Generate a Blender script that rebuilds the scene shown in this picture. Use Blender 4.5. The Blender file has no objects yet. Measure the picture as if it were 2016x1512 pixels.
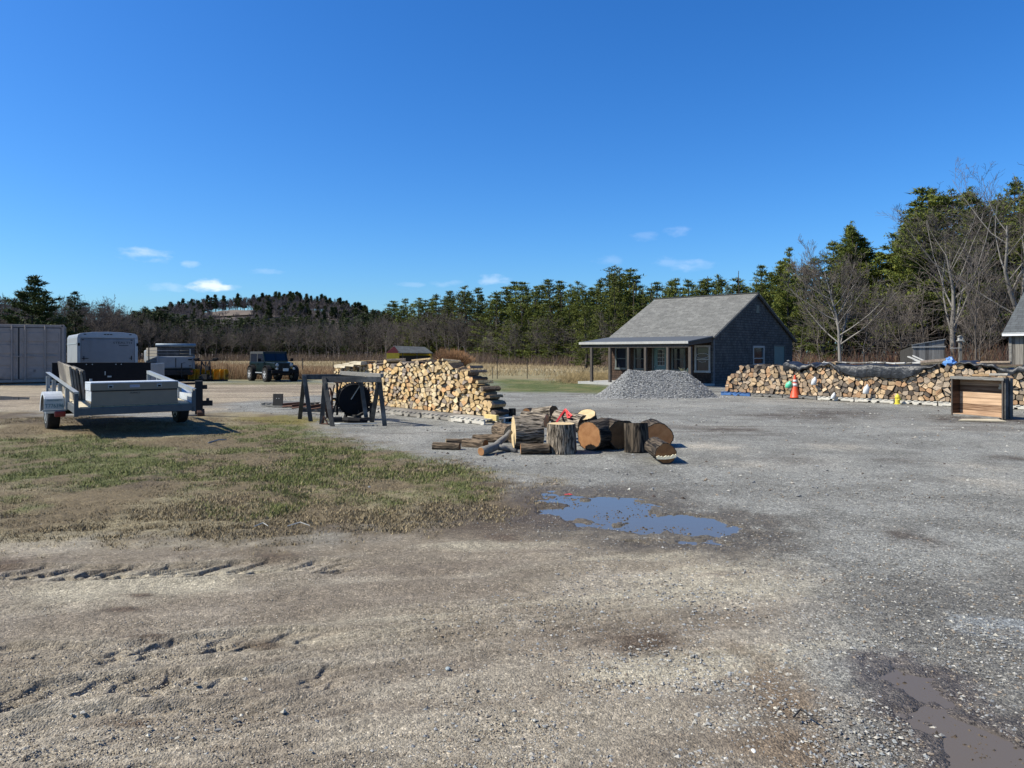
import bpy, math, random
import numpy as np
from mathutils import Vector, Matrix
R = math.radians
ALB = .74          # all surface colours below were measured as they look; this brings them to real albedo
C = bpy.context.scene.collection
S = bpy.context.scene
RNG = np.random.default_rng(7)
random.seed(11)

# ------------------------------------------------------------ camera, sky, sun, exposure
EYE, FPX, HZ = 1.6, 1450.0, 694.0
cam = bpy.data.objects.new('camera', bpy.data.cameras.new('camera'))
C.objects.link(cam)
cam.location = (0, 0, EYE)
cam.rotation_euler = (R(90), 0, 0)
cam.data.sensor_width = 36
cam.data.lens = FPX / 2016 * 36
cam.data.shift_y = -(756 - HZ) / 2016
cam.data.clip_start = 0.05
cam.data.clip_end = 5000
S.camera = cam
SUN_EL, SUN_AZ = 46.0, -98.0            # azimuth from +Y towards +X
sd = Vector((math.sin(R(SUN_AZ)) * math.cos(R(SUN_EL)), math.cos(R(SUN_AZ)) * math.cos(R(SUN_EL)), math.sin(R(SUN_EL))))
sun = bpy.data.objects.new('sun', bpy.data.lights.new('sun', 'SUN'))
C.objects.link(sun)
sun.data.energy = 5.0
sun.data.angle = R(0.53)
sun.data.color = (1.0, 0.945, 0.81)
sun.rotation_euler = sd.to_track_quat('Z', 'Y').to_euler()
W = bpy.data.worlds.new('World')
S.world = W
W.use_nodes = True
S.view_settings.view_transform = 'Standard'
S.view_settings.look = 'None'
S.view_settings.exposure = 0.72
S.view_settings.gamma = 1.0


def build_sky():
    nt = W.node_tree
    N, L = nt.nodes, nt.links
    N.clear()
    out = N.new('ShaderNodeOutputWorld')
    bg = N.new('ShaderNodeBackground')
    sky = N.new('ShaderNodeTexSky')
    sky.sky_type = 'NISHITA'
    sky.sun_disc = False
    sky.sun_elevation = R(SUN_EL)
    sky.sun_rotation = R(SUN_AZ)
    sky.air_density = 1.0
    sky.dust_density = 0.9
    sky.ozone_density = 3.0
    sky.altitude = 100
    bg.inputs[1].default_value = 0.082
    hs = N.new('ShaderNodeHueSaturation')
    hs.inputs['Saturation'].default_value = 1.3
    hs.inputs['Value'].default_value = 1.0
    L.new(sky.outputs[0], hs.inputs['Color'])
    tc = N.new('ShaderNodeTexCoord')
    noi = N.new('ShaderNodeTexNoise')
    noi.inputs['Scale'].default_value = 38
    noi.inputs['Detail'].default_value = 6
    mp = N.new('ShaderNodeMapping')
    mp.inputs['Scale'].default_value = (1, 1, 2.4)
    L.new(tc.outputs['Generated'], mp.inputs[0])
    L.new(mp.outputs[0], noi.inputs['Vector'])
    gn = N.new('ShaderNodeVectorMath'); gn.operation = 'MULTIPLY'; gn.inputs[1].default_value = (.58, .93, 1.28)
    L.new(hs.outputs[0], gn.inputs[0])
    cur = gn.outputs[0]
    # small cumulus scraps low over the trees: direction, half widths, strength
    for px, py, wx, wy, st in [(281, 501, 36, 9, .30), (305, 513, 22, 6, .16), (372, 521, 14, 6, .22), (410, 562, 27, 9, .62), (420, 566, 34, 6, .25), (325, 565, 26, 6, .16),
                               (515, 535, 26, 5, .12), (1333, 457, 20, 8, .15), (1272, 465, 24, 7, .08), (1330, 518, 34, 11, .11), (1372, 522, 26, 9, .08),
                               (972, 551, 24, 9, .24), (882, 558, 22, 6, .12), (805, 560, 20, 4, .1), (1195, 513, 28, 7, .09)]:
        d = Vector(((px - 1008) / FPX, 1, -(py - HZ) / FPX)).normalized()
        side = Vector((d.y, -d.x, 0)).normalized()
        up = side.cross(d).normalized()
        acc = None
        for ax, w in ((side, wx / FPX * 1.25), (up, wy / FPX * 1.25)):
            dt = N.new('ShaderNodeVectorMath'); dt.operation = 'DOT_PRODUCT'
            L.new(tc.outputs['Generated'], dt.inputs[0])
            dt.inputs[1].default_value = tuple(ax)
            a = N.new('ShaderNodeMath'); a.operation = 'SUBTRACT'
            L.new(dt.outputs['Value'], a.inputs[0]); a.inputs[1].default_value = d.dot(ax)
            b = N.new('ShaderNodeMath'); b.operation = 'DIVIDE'
            L.new(a.outputs[0], b.inputs[0]); b.inputs[1].default_value = w
            c2 = N.new('ShaderNodeMath'); c2.operation = 'MULTIPLY'
            L.new(b.outputs[0], c2.inputs[0]); L.new(b.outputs[0], c2.inputs[1])
            if acc is None: acc = c2
            else:
                s2 = N.new('ShaderNodeMath'); s2.operation = 'ADD'
                L.new(acc.outputs[0], s2.inputs[0]); L.new(c2.outputs[0], s2.inputs[1]); acc = s2
        nm = N.new('ShaderNodeMath'); nm.operation = 'MULTIPLY_ADD'
        L.new(noi.outputs[0], nm.inputs[0]); nm.inputs[1].default_value = 5.; nm.inputs[2].default_value = -2.5
        s3 = N.new('ShaderNodeMath'); s3.operation = 'SUBTRACT'
        L.new(acc.outputs[0], s3.inputs[0]); L.new(nm.outputs[0], s3.inputs[1])
        mr = N.new('ShaderNodeMapRange'); mr.interpolation_type = 'SMOOTHSTEP'
        L.new(s3.outputs[0], mr.inputs[0])
        mr.inputs[1].default_value = 1.3; mr.inputs[2].default_value = -.5; mr.inputs[3].default_value = 0; mr.inputs[4].default_value = st
        mx = N.new('ShaderNodeMix'); mx.data_type = 'RGBA'
        L.new(mr.outputs[0], mx.inputs[0]); L.new(cur, mx.inputs[6]); mx.inputs[7].default_value = (9.0, 9.2, 10.2, 1)
        cur = mx.outputs[2]
    L.new(cur, bg.inputs[0])
    L.new(bg.outputs[0], out.inputs[0])


build_sky()


# ------------------------------------------------------------ helpers
def XY(px, Y): return (px - 1008) / FPX * Y
def ZZ(py, Y): return EYE - (py - HZ) / FPX * Y
def G(px, py, z=0.0):
    Y = (EYE - z) * FPX / (py - HZ)
    return Vector((XY(px, Y), Y, z))
def PT(px, py, Y): return Vector((XY(px, Y), Y, ZZ(py, Y)))


def node_mat(name):
    m = bpy.data.materials.new(name)
    m.use_nodes = True
    return m, m.node_tree.nodes, m.node_tree.links, m.node_tree.nodes['Principled BSDF']


def pm(name, col, rough=.75, metal=0., var=.25, scale=6., bump=.15, bscale=60., col2=None, attr=False, stretch=(1, 1, 1),
       detail=5, objrand=0., spec=.5, pos=False, bstretch=None, c2lo=.5, c2hi=.68):
    """noise varied procedural material"""
    m, N, L, B = node_mat(name)
    B.inputs['Roughness'].default_value = rough
    B.inputs['Metallic'].default_value = metal
    B.inputs['Specular IOR Level'].default_value = spec
    tc = N.new('ShaderNodeTexCoord')
    mp = N.new('ShaderNodeMapping'); mp.inputs['Scale'].default_value = stretch
    if pos:
        ge = N.new('ShaderNodeNewGeometry'); L.new(ge.outputs['Position'], mp.inputs[0])
    else: L.new(tc.outputs['Object'], mp.inputs[0])
    n = N.new('ShaderNodeTexNoise'); n.inputs['Scale'].default_value = scale; n.inputs['Detail'].default_value = detail
    n.inputs['Roughness'].default_value = .65
    L.new(mp.outputs[0], n.inputs['Vector'])
    if attr:
        a = N.new('ShaderNodeAttribute'); a.attribute_name = 'Col'; base = a.outputs['Color']
    else:
        rg = N.new('ShaderNodeRGB'); rg.outputs[0].default_value = (*col, 1); base = rg.outputs[0]
    if col2:
        mr0 = N.new('ShaderNodeMapRange'); mr0.inputs[1].default_value = c2lo; mr0.inputs[2].default_value = c2hi
        n3 = N.new('ShaderNodeTexNoise'); n3.inputs['Scale'].default_value = scale * .37; n3.inputs['Detail'].default_value = 6
        L.new(mp.outputs[0], n3.inputs['Vector'])
        L.new(n3.outputs[0], mr0.inputs[0])
        mx = N.new('ShaderNodeMix'); mx.data_type = 'RGBA'
        L.new(mr0.outputs[0], mx.inputs[0]); L.new(base, mx.inputs[6]); mx.inputs[7].default_value = (*col2, 1)
        base = mx.outputs[2]
    mr = N.new('ShaderNodeMapRange'); mr.inputs[1].default_value = .28; mr.inputs[2].default_value = .72
    mr.inputs[3].default_value = (1 - var) * ALB; mr.inputs[4].default_value = (1 + var) * ALB
    L.new(n.outputs[0], mr.inputs[0])
    f = mr.outputs[0]
    if objrand:
        oi = N.new('ShaderNodeObjectInfo')
        mo = N.new('ShaderNodeMapRange'); mo.inputs[3].default_value = 1 - objrand; mo.inputs[4].default_value = 1 + objrand
        L.new(oi.outputs['Random'], mo.inputs[0])
        mm = N.new('ShaderNodeMath'); mm.operation = 'MULTIPLY'
        L.new(f, mm.inputs[0]); L.new(mo.outputs[0], mm.inputs[1]); f = mm.outputs[0]
    vm = N.new('ShaderNodeVectorMath'); vm.operation = 'SCALE'
    L.new(base, vm.inputs[0]); L.new(f, vm.inputs['Scale'])
    L.new(vm.outputs[0], B.inputs['Base Color'])
    if bump:
        n2 = N.new('ShaderNodeTexNoise'); n2.inputs['Scale'].default_value = bscale; n2.inputs['Detail'].default_value = 4
        if bstretch:
            mp2 = N.new('ShaderNodeMapping'); mp2.inputs['Scale'].default_value = bstretch
            L.new(tc.outputs['Object'], mp2.inputs[0]); L.new(mp2.outputs[0], n2.inputs['Vector'])
        else: L.new(mp.outputs[0], n2.inputs['Vector'])
        bp = N.new('ShaderNodeBump'); bp.inputs['Strength'].default_value = bump; bp.inputs['Distance'].default_value = .05
        L.new(n2.outputs[0], bp.inputs['Height']); L.new(bp.outputs[0], B.inputs['Normal'])
    return m


def tag(o, label=None, cat=None, group=None, kind=None):
    if label: o['label'] = label
    if cat: o['category'] = cat
    if group: o['group'] = group
    if kind: o['kind'] = kind
    return o


def thing(name, label, cat, loc=(0, 0, 0), rotz=0, group=None):
    o = bpy.data.objects.new(name, None)
    C.objects.link(o)
    o.empty_display_size = .3
    o.location = loc
    o.rotation_euler = (0, 0, rotz)
    return tag(o, label, cat, group)


def link(name, me, parent=None):
    o = bpy.data.objects.new(name, me)
    C.objects.link(o)
    if parent is not None: o.parent = parent
    return o


def dup(root):
    r = root.copy(); C.objects.link(r)
    for ch in list(root.children):
        c = ch.copy(); C.objects.link(c); c.parent = r
        for g in list(ch.children):
            d = g.copy(); C.objects.link(d); d.parent = c
    return r


class MB:
    """collects shapes into one mesh"""
    def __init__(s): s.v = []; s.f = []; s.m = []; s.c = []
    def add(s, vs, fs, mi=0, col=None):
        b = len(s.v)
        s.v += [tuple(x) for x in vs]
        s.f += [tuple(b + i for i in f) for f in fs]
        s.m += [mi] * len(fs); s.c += [col or (1, 1, 1)] * len(fs)
        return s
    def box(s, x0, x1, y0, y1, z0, z1, mi=0, M=None, col=None):
        vs = [Vector(p) for p in ((x0, y0, z0), (x1, y0, z0), (x1, y1, z0), (x0, y1, z0), (x0, y0, z1), (x1, y0, z1), (x1, y1, z1), (x0, y1, z1))]
        if M: vs = [M @ v for v in vs]
        return s.add(vs, [(0, 3, 2, 1), (4, 5, 6, 7), (0, 1, 5, 4), (1, 2, 6, 5), (2, 3, 7, 6), (3, 0, 4, 7)], mi, col)
    def bar(s, a, b, w, h, mi=0, up=(0, 0, 1), col=None):
        """rectangular bar from a to b, w across, h along up"""
        a, b = Vector(a), Vector(b)
        d = (b - a).normalized(); u = Vector(up)
        sx = d.cross(u)
        if sx.length < 1e-4: sx = d.cross(Vector((0, 1, 0)))
        sx.normalize(); uz = sx.cross(d).normalized()
        sx *= w / 2; uz *= h / 2
        vs = [a - sx - uz, a + sx - uz, a + sx + uz, a - sx + uz, b - sx - uz, b + sx - uz, b + sx + uz, b - sx + uz]
        return s.add(vs, [(0, 1, 2, 3), (7, 6, 5, 4), (0, 4, 5, 1), (1, 5, 6, 2), (2, 6, 7, 3), (3, 7, 4, 0)], mi, col)
    def tube(s, pts, rad, n=8, mi=0, caps=True, capmi=None, wob=0., col=None):
        pts = [Vector(p) for p in pts]
        if not hasattr(rad, '__len__'): rad = [rad] * len(pts)
        d0 = (pts[1] - pts[0]).normalized()
        ref = Vector((0, 0, 1)) if abs(d0.z) < .9 else Vector((0, 1, 0))
        vs = []
        wb = [1 + random.uniform(-wob, wob) for _ in range(n)]
        for i, p in enumerate(pts):
            d = (pts[min(i + 1, len(pts) - 1)] - pts[max(i - 1, 0)]).normalized()
            sx = d.cross(ref).normalized(); sy = sx.cross(d)
            for k in range(n):
                a = 2 * math.pi * k / n
                r = rad[i] * wb[k]
                vs.append(p + sx * math.cos(a) * r + sy * math.sin(a) * r)
        fs = []
        for i in range(len(pts) - 1):
            for k in range(n):
                k2 = (k + 1) % n
                fs.append((i * n + k, i * n + k2, (i + 1) * n + k2, (i + 1) * n + k))
        s.add(vs, fs, mi, col)
        if caps:
            b = len(s.v) - len(vs)
            s.f += [tuple(b + k for k in range(n))[::-1], tuple(b + (len(pts) - 1) * n + k for k in range(n))]
            s.m += [mi if capmi is None else capmi] * 2; s.c += [col or (1, 1, 1)] * 2
        return s
    def lathe(s, prof, n=16, c=(0, 0, 0), mi=0, axis='z', col=None):
        vs = []
        for r, z in prof:
            for k in range(n):
                a = 2 * math.pi * k / n
                p = (r * math.cos(a), r * math.sin(a), z)
                if axis == 'x': p = (p[2], p[0], p[1])
                if axis == 'y': p = (p[0], p[2], p[1])
                vs.append((p[0] + c[0], p[1] + c[1], p[2] + c[2]))
        fs = [(i * n + k, i * n + (k + 1) % n, (i + 1) * n + (k + 1) % n, (i + 1) * n + k) for i in range(len(prof) - 1) for k in range(n)]
        fs += [tuple(range(n))[::-1], tuple((len(prof) - 1) * n + k for k in range(n))]
        return s.add(vs, fs, mi, col)
    def prism(s, poly, y0, y1, mi=0, plane='xz', col=None):
        n = len(poly)
        def mk(p, t):
            return (p[0], t, p[1]) if plane == 'xz' else ((t, p[0], p[1]) if plane == 'yz' else (p[0], p[1], t))
        vs = [mk(p, y0) for p in poly] + [mk(p, y1) for p in poly]
        fs = [tuple(range(n)), tuple(range(2 * n - 1, n - 1, -1))] + [(i, i + n, (i + 1) % n + n, (i + 1) % n) for i in range(n)]
        return s.add(vs, fs, mi, col)
    def build(s, name, mats, parent=None, smooth=False, bevel=0., cols=False, origin=None):
        me = bpy.data.meshes.new(name)
        v = s.v
        if origin is not None:
            o0 = Vector(origin); v = [tuple(Vector(p) - o0) for p in v]
        me.from_pydata(v, [], s.f)
        if not isinstance(mats, (list, tuple)): mats = [mats]
        for m in mats: me.materials.append(m)
        me.polygons.foreach_set('material_index', s.m)
        if smooth: me.polygons.foreach_set('use_smooth', [True] * len(s.f))
        if cols:
            ca = me.color_attributes.new('Col', 'FLOAT_COLOR', 'CORNER')
            arr = []
            for f, c in zip(s.f, s.c): arr += [c[0], c[1], c[2], 1.0] * len(f)
            ca.data.foreach_set('color', arr)
        me.validate()
        me.update()
        import bmesh
        bm = bmesh.new(); bm.from_mesh(me); bmesh.ops.recalc_face_normals(bm, faces=bm.faces); bm.to_mesh(me); bm.free()
        o = link(name, me, parent)
        if origin is not None: o.location = origin
        if bevel:
            b = o.modifiers.new('bevel', 'BEVEL'); b.width = bevel; b.segments = 2; b.limit_method = 'ANGLE'; b.angle_limit = R(40)
        return o


def npmesh(name, V, F, mats, parent=None, fcol=None, mi=None, smooth=False):
    """V (n,3), F (m,k) numpy arrays, fcol (m,3)"""
    me = bpy.data.meshes.new(name)
    k = F.shape[1]
    me.vertices.add(len(V)); me.vertices.foreach_set('co', np.ascontiguousarray(V, dtype=np.float32).ravel())
    me.loops.add(F.size); me.loops.foreach_set('vertex_index', np.ascontiguousarray(F, dtype=np.int32).ravel())
    me.polygons.add(len(F))
    me.polygons.foreach_set('loop_start', np.arange(0, F.size, k, dtype=np.int32))
    me.polygons.foreach_set('loop_total', np.full(len(F), k, dtype=np.int32))
    if not isinstance(mats, (list, tuple)): mats = [mats]
    for m in mats: me.materials.append(m)
    if mi is not None: me.polygons.foreach_set('material_index', np.asarray(mi, dtype=np.int32))
    me.polygons.foreach_set('use_smooth', np.full(len(F), smooth, dtype=bool))
    me.update(calc_edges=True)
    if fcol is not None:
        ca = me.color_attributes.new('Col', 'FLOAT_COLOR', 'CORNER')
        a = np.ones((len(F), k, 4), dtype=np.float32); a[:, :, :3] = fcol[:, None, :]
        ca.data.foreach_set('color', a.ravel())
    return link(name, me, parent)


def segs_arrays(P0, P1, R0, R1, n=4):
    P0, P1 = np.asarray(P0, float), np.asarray(P1, float)
    R0, R1 = np.asarray(R0, float)[:, None, None], np.asarray(R1, float)[:, None, None]
    D = P1 - P0
    D /= (np.linalg.norm(D, axis=1, keepdims=True) + 1e-9)
    ref = np.where(np.abs(D[:, 2:3]) < .85, np.array([[0, 0, 1.]]), np.array([[0, 1., 0]]))
    X = np.cross(D, ref); X /= (np.linalg.norm(X, axis=1, keepdims=True) + 1e-9)
    Y = np.cross(X, D)
    a = np.arange(n) * 2 * math.pi / n
    ring = X[:, None, :] * np.cos(a)[None, :, None] + Y[:, None, :] * np.sin(a)[None, :, None]
    V = np.concatenate([P0[:, None, :] + ring * R0, P1[:, None, :] + ring * R1], axis=1).reshape(-1, 3)
    k = np.arange(n); k2 = (k + 1) % n
    f = np.stack([k, k2, k2 + n, k + n], axis=1)
    F = (f[None] + (np.arange(len(P0)) * 2 * n)[:, None, None]).reshape(-1, 4)
    return V, F


def hash2(ix, iy, seed):
    h = (ix.astype(np.int64) * 374761393 + iy.astype(np.int64) * 668265263 + seed * 974634777) & 0xffffffff
    h = ((h ^ (h >> 13)) * 1274126177) & 0xffffffff
    h = h ^ (h >> 16)
    return (h & 0xffff) / 65535.0


def vnoise(x, y, seed=0):
    ix, iy = np.floor(x), np.floor(y)
    fx, fy = x - ix, y - iy
    fx = fx * fx * (3 - 2 * fx); fy = fy * fy * (3 - 2 * fy)
    a = hash2(ix, iy, seed); b = hash2(ix + 1, iy, seed); c = hash2(ix, iy + 1, seed); d = hash2(ix + 1, iy + 1, seed)
    return (a * (1 - fx) + b * fx) * (1 - fy) + (c * (1 - fx) + d * fx) * fy


def fbm(x, y, seed=0, o=4):
    t = 0; amp = .5; s = 0
    for i in range(o):
        t = t + amp * vnoise(x, y, seed + i * 17); s += amp
        x = x * 2.03 + 13.7; y = y * 2.03 - 7.1; amp *= .5
    return t / s


def sst(a, b, x):
    t = np.clip((x - a) / (b - a), 0, 1)
    return t * t * (3 - 2 * t)


def sdist(x, y, poly):
    """signed distance, positive inside"""
    d = np.full(x.shape, 1e18); ins = np.zeros(x.shape, bool)
    n = len(poly)
    for i in range(n):
        ax, ay = poly[i]; bx, by = poly[(i + 1) % n]
        ex, ey = bx - ax, by - ay
        wx, wy = x - ax, y - ay
        t = np.clip((wx * ex + wy * ey) / (ex * ex + ey * ey + 1e-12), 0, 1)
        dx, dy = wx - ex * t, wy - ey * t
        d = np.minimum(d, dx * dx + dy * dy)
        c = (ay > y) != (by > y)
        with np.errstate(divide='ignore', invalid='ignore'):
            xi = (bx - ax) * (y - ay) / (by - ay + 1e-18) + ax
        ins ^= c & (x < xi)
    d = np.sqrt(d)
    return np.where(ins, d, -d)


def gp(pts): return [tuple(G(*p)[:2]) for p in pts]


def text(name, s, size, mat, parent, loc, rot, ext=.002, align='CENTER', sx=1.):
    cu = bpy.data.curves.new(name, 'FONT')
    cu.body = s; cu.size = size; cu.extrude = ext; cu.align_x = align; cu.align_y = 'CENTER'
    tmp = bpy.data.objects.new('t', cu); C.objects.link(tmp)
    dg = bpy.context.evaluated_depsgraph_get()
    me = bpy.data.meshes.new_from_object(tmp.evaluated_get(dg))
    bpy.data.objects.remove(tmp)
    me.materials.clear(); me.materials.append(mat)
    o = link(name, me, parent)
    o.location = loc; o.rotation_euler = rot; o.scale = (sx, 1, 1)
    return o


def hump(x, y):
    """ground rises a little under the utility trailer and the container"""
    return .17 * np.exp(-(((x + 9.3) / 3.2) ** 2 + ((y - 15.2) / 3.4) ** 2)) + .27 * np.exp(-(((x + 22.5) / 4.) ** 2 + ((y - 35.3) / 3.6) ** 2))


def hz(x, y): return float(hump(np.float64(x), np.float64(y)))
# ------------------------------------------------------------ materials
def bark_mat(name, dark, light, sc=1., bump=.9):
    m, N, L, B = node_mat(name)
    B.inputs['Roughness'].default_value = .9
    B.inputs['Specular IOR Level'].default_value = .2
    tc = N.new('ShaderNodeTexCoord'); mp = N.new('ShaderNodeMapping'); mp.inputs['Scale'].default_value = (26 * sc, 26 * sc, 3.6 * sc)
    L.new(tc.outputs['Object'], mp.inputs[0])
    n = N.new('ShaderNodeTexNoise'); n.inputs['Scale'].default_value = 1.; n.inputs['Detail'].default_value = 5; n.inputs['Distortion'].default_value = .8
    L.new(mp.outputs[0], n.inputs['Vector'])
    cr = N.new('ShaderNodeValToRGB'); cr.color_ramp.elements[0].position = .42; cr.color_ramp.elements[1].position = .60
    cr.color_ramp.elements[0].color = (*dark, 1); cr.color_ramp.elements[1].color = (*light, 1)
    L.new(n.outputs[0], cr.inputs[0])
    n2 = N.new('ShaderNodeTexNoise'); n2.inputs['Scale'].default_value = 5
    L.new(tc.outputs['Object'], n2.inputs['Vector'])
    mr = N.new('ShaderNodeMapRange'); mr.inputs[3].default_value = .55 * ALB; mr.inputs[4].default_value = 1.4 * ALB; L.new(n2.outputs[0], mr.inputs[0])
    vm = N.new('ShaderNodeVectorMath'); vm.operation = 'SCALE'; L.new(cr.outputs[0], vm.inputs[0]); L.new(mr.outputs[0], vm.inputs['Scale'])
    L.new(vm.outputs[0], B.inputs['Base Color'])
    bp = N.new('ShaderNodeBump'); bp.inputs['Strength'].default_value = bump; bp.inputs['Distance'].default_value = .03
    L.new(n.outputs[0], bp.inputs['Height']); L.new(bp.outputs[0], B.inputs['Normal'])
    return m


def ring_mat(name, c1, c2):
    """cut end of a log, growth rings round the object's z axis"""
    m, N, L, B = node_mat(name)
    B.inputs['Roughness'].default_value = .85
    B.inputs['Specular IOR Level'].default_value = .2
    tc = N.new('ShaderNodeTexCoord')
    mp = N.new('ShaderNodeMapping'); mp.inputs['Scale'].default_value = (1, 1, .03); mp.inputs['Location'].default_value = (.03, -.02, 0)
    L.new(tc.outputs['Object'], mp.inputs[0])
    w = N.new('ShaderNodeTexWave'); w.wave_type = 'RINGS'; w.rings_direction = 'Z'; w.inputs['Scale'].default_value = 22
    w.inputs['Distortion'].default_value = 1.6; w.inputs['Detail'].default_value = 3; w.inputs['Detail Scale'].default_value = 1.2
    L.new(mp.outputs[0], w.inputs['Vector'])
    n = N.new('ShaderNodeTexNoise'); n.inputs['Scale'].default_value = 9; n.inputs['Detail'].default_value = 6
    L.new(tc.outputs['Object'], n.inputs['Vector'])
    a = N.new('ShaderNodeMath'); a.operation = 'MULTIPLY_ADD'; L.new(w.outputs[0], a.inputs[0]); a.inputs[1].default_value = .35
    L.new(n.outputs[0], a.inputs[2])
    cr = N.new('ShaderNodeValToRGB'); cr.color_ramp.elements[0].position = .4; cr.color_ramp.elements[1].position = .85
    cr.color_ramp.elements[0].color = (*[q * ALB for q in c1], 1); cr.color_ramp.elements[1].color = (*[q * ALB for q in c2], 1)
    L.new(a.outputs[0], cr.inputs[0])
    L.new(cr.outputs[0], B.inputs['Base Color'])
    bp = N.new('ShaderNodeBump'); bp.inputs['Strength'].default_value = .25; bp.inputs['Distance'].default_value = .01
    L.new(a.outputs[0], bp.inputs['Height']); L.new(bp.outputs[0], B.inputs['Normal'])
    return m


def shingle_mat(name, c1, c2, mortar, plane='xz', bw=.14, rh=.13, rot=None, bump=.8, stain=.25):
    m, N, L, B = node_mat(name)
    B.inputs['Roughness'].default_value = .9
    B.inputs['Specular IOR Level'].default_value = .25
    tc = N.new('ShaderNodeTexCoord')
    sp = N.new('ShaderNodeSeparateXYZ'); L.new(tc.outputs['Object'], sp.inputs[0])
    cb = N.new('ShaderNodeCombineXYZ')
    L.new(sp.outputs['XYZ'.index(plane[0].upper())], cb.inputs[0]); L.new(sp.outputs['XYZ'.index(plane[1].upper())], cb.inputs[1])
    # courses waver a little
    nz = N.new('ShaderNodeTexNoise'); nz.inputs['Scale'].default_value = 2.5; L.new(cb.outputs[0], nz.inputs['Vector'])
    sc = N.new('ShaderNodeVectorMath'); sc.operation = 'MULTIPLY_ADD'; L.new(nz.outputs['Color'], sc.inputs[0]); sc.inputs[1].default_value = (.03, .02, 0)
    L.new(cb.outputs[0], sc.inputs[2])
    b = N.new('ShaderNodeTexBrick'); b.inputs['Scale'].default_value = 1
    b.inputs['Brick Width'].default_value = bw; b.inputs['Row Height'].default_value = rh
    b.inputs['Mortar Size'].default_value = .008; b.inputs['Mortar Smooth'].default_value = .3
    b.inputs['Color1'].default_value = (*c1, 1); b.inputs['Color2'].default_value = (*c2, 1); b.inputs['Mortar'].default_value = (*mortar, 1)
    b.offset = .43; b.squash = .7; b.squash_frequency = 3
    L.new(sc.outputs[0], b.inputs['Vector'])
    n = N.new('ShaderNodeTexNoise'); n.inputs['Scale'].default_value = 1.3; n.inputs['Detail'].default_value = 8; n.inputs['Roughness'].default_value = .7
    L.new(cb.outputs[0], n.inputs['Vector'])
    mr = N.new('ShaderNodeMapRange'); mr.inputs[1].default_value = .3; mr.inputs[2].default_value = .7; mr.inputs[3].default_value = 1 - stain; mr.inputs[4].default_value = 1 + stain
    L.new(n.outputs[0], mr.inputs[0])
    n5 = N.new('ShaderNodeTexNoise'); n5.inputs['Scale'].default_value = 30; n5.inputs['Detail'].default_value = 3
    L.new(cb.outputs[0], n5.inputs['Vector'])
    mr5 = N.new('ShaderNodeMapRange'); mr5.inputs[3].default_value = .7 * ALB; mr5.inputs[4].default_value = 1.3 * ALB; L.new(n5.outputs[0], mr5.inputs[0])
    mu = N.new('ShaderNodeMath'); mu.operation = 'MULTIPLY'; L.new(mr.outputs[0], mu.inputs[0]); L.new(mr5.outputs[0], mu.inputs[1])
    vm = N.new('ShaderNodeVectorMath'); vm.operation = 'SCALE'; L.new(b.outputs['Color'], vm.inputs[0]); L.new(mu.outputs[0], vm.inputs['Scale'])
    L.new(vm.outputs[0], B.inputs['Base Color'])
    # every course steps out towards its butt edge
    mo = N.new('ShaderNodeMath'); mo.operation = 'FRACT'
    dv = N.new('ShaderNodeMath'); dv.operation = 'DIVIDE'; s2 = N.new('ShaderNodeSeparateXYZ'); L.new(sc.outputs[0], s2.inputs[0])
    L.new(s2.outputs[1], dv.inputs[0]); dv.inputs[1].default_value = rh; L.new(dv.outputs[0], mo.inputs[0])
    h = N.new('ShaderNodeMath'); h.operation = 'SUBTRACT'; h.inputs[0].default_value = 1; L.new(mo.outputs[0], h.inputs[1])
    h2 = N.new('ShaderNodeMath'); h2.operation = 'MULTIPLY'; h3 = N.new('ShaderNodeMath'); h3.operation = 'SUBTRACT'; h3.inputs[0].default_value = 1
    L.new(b.outputs['Fac'], h3.inputs[1]); L.new(h.outputs[0], h2.inputs[0]); L.new(h3.outputs[0], h2.inputs[1])
    bp = N.new('ShaderNodeBump'); bp.inputs['Strength'].default_value = bump; bp.inputs['Distance'].default_value = .02
    L.new(h2.outputs[0], bp.inputs['Height']); L.new(bp.outputs[0], B.inputs['Normal'])
    return m


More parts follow.
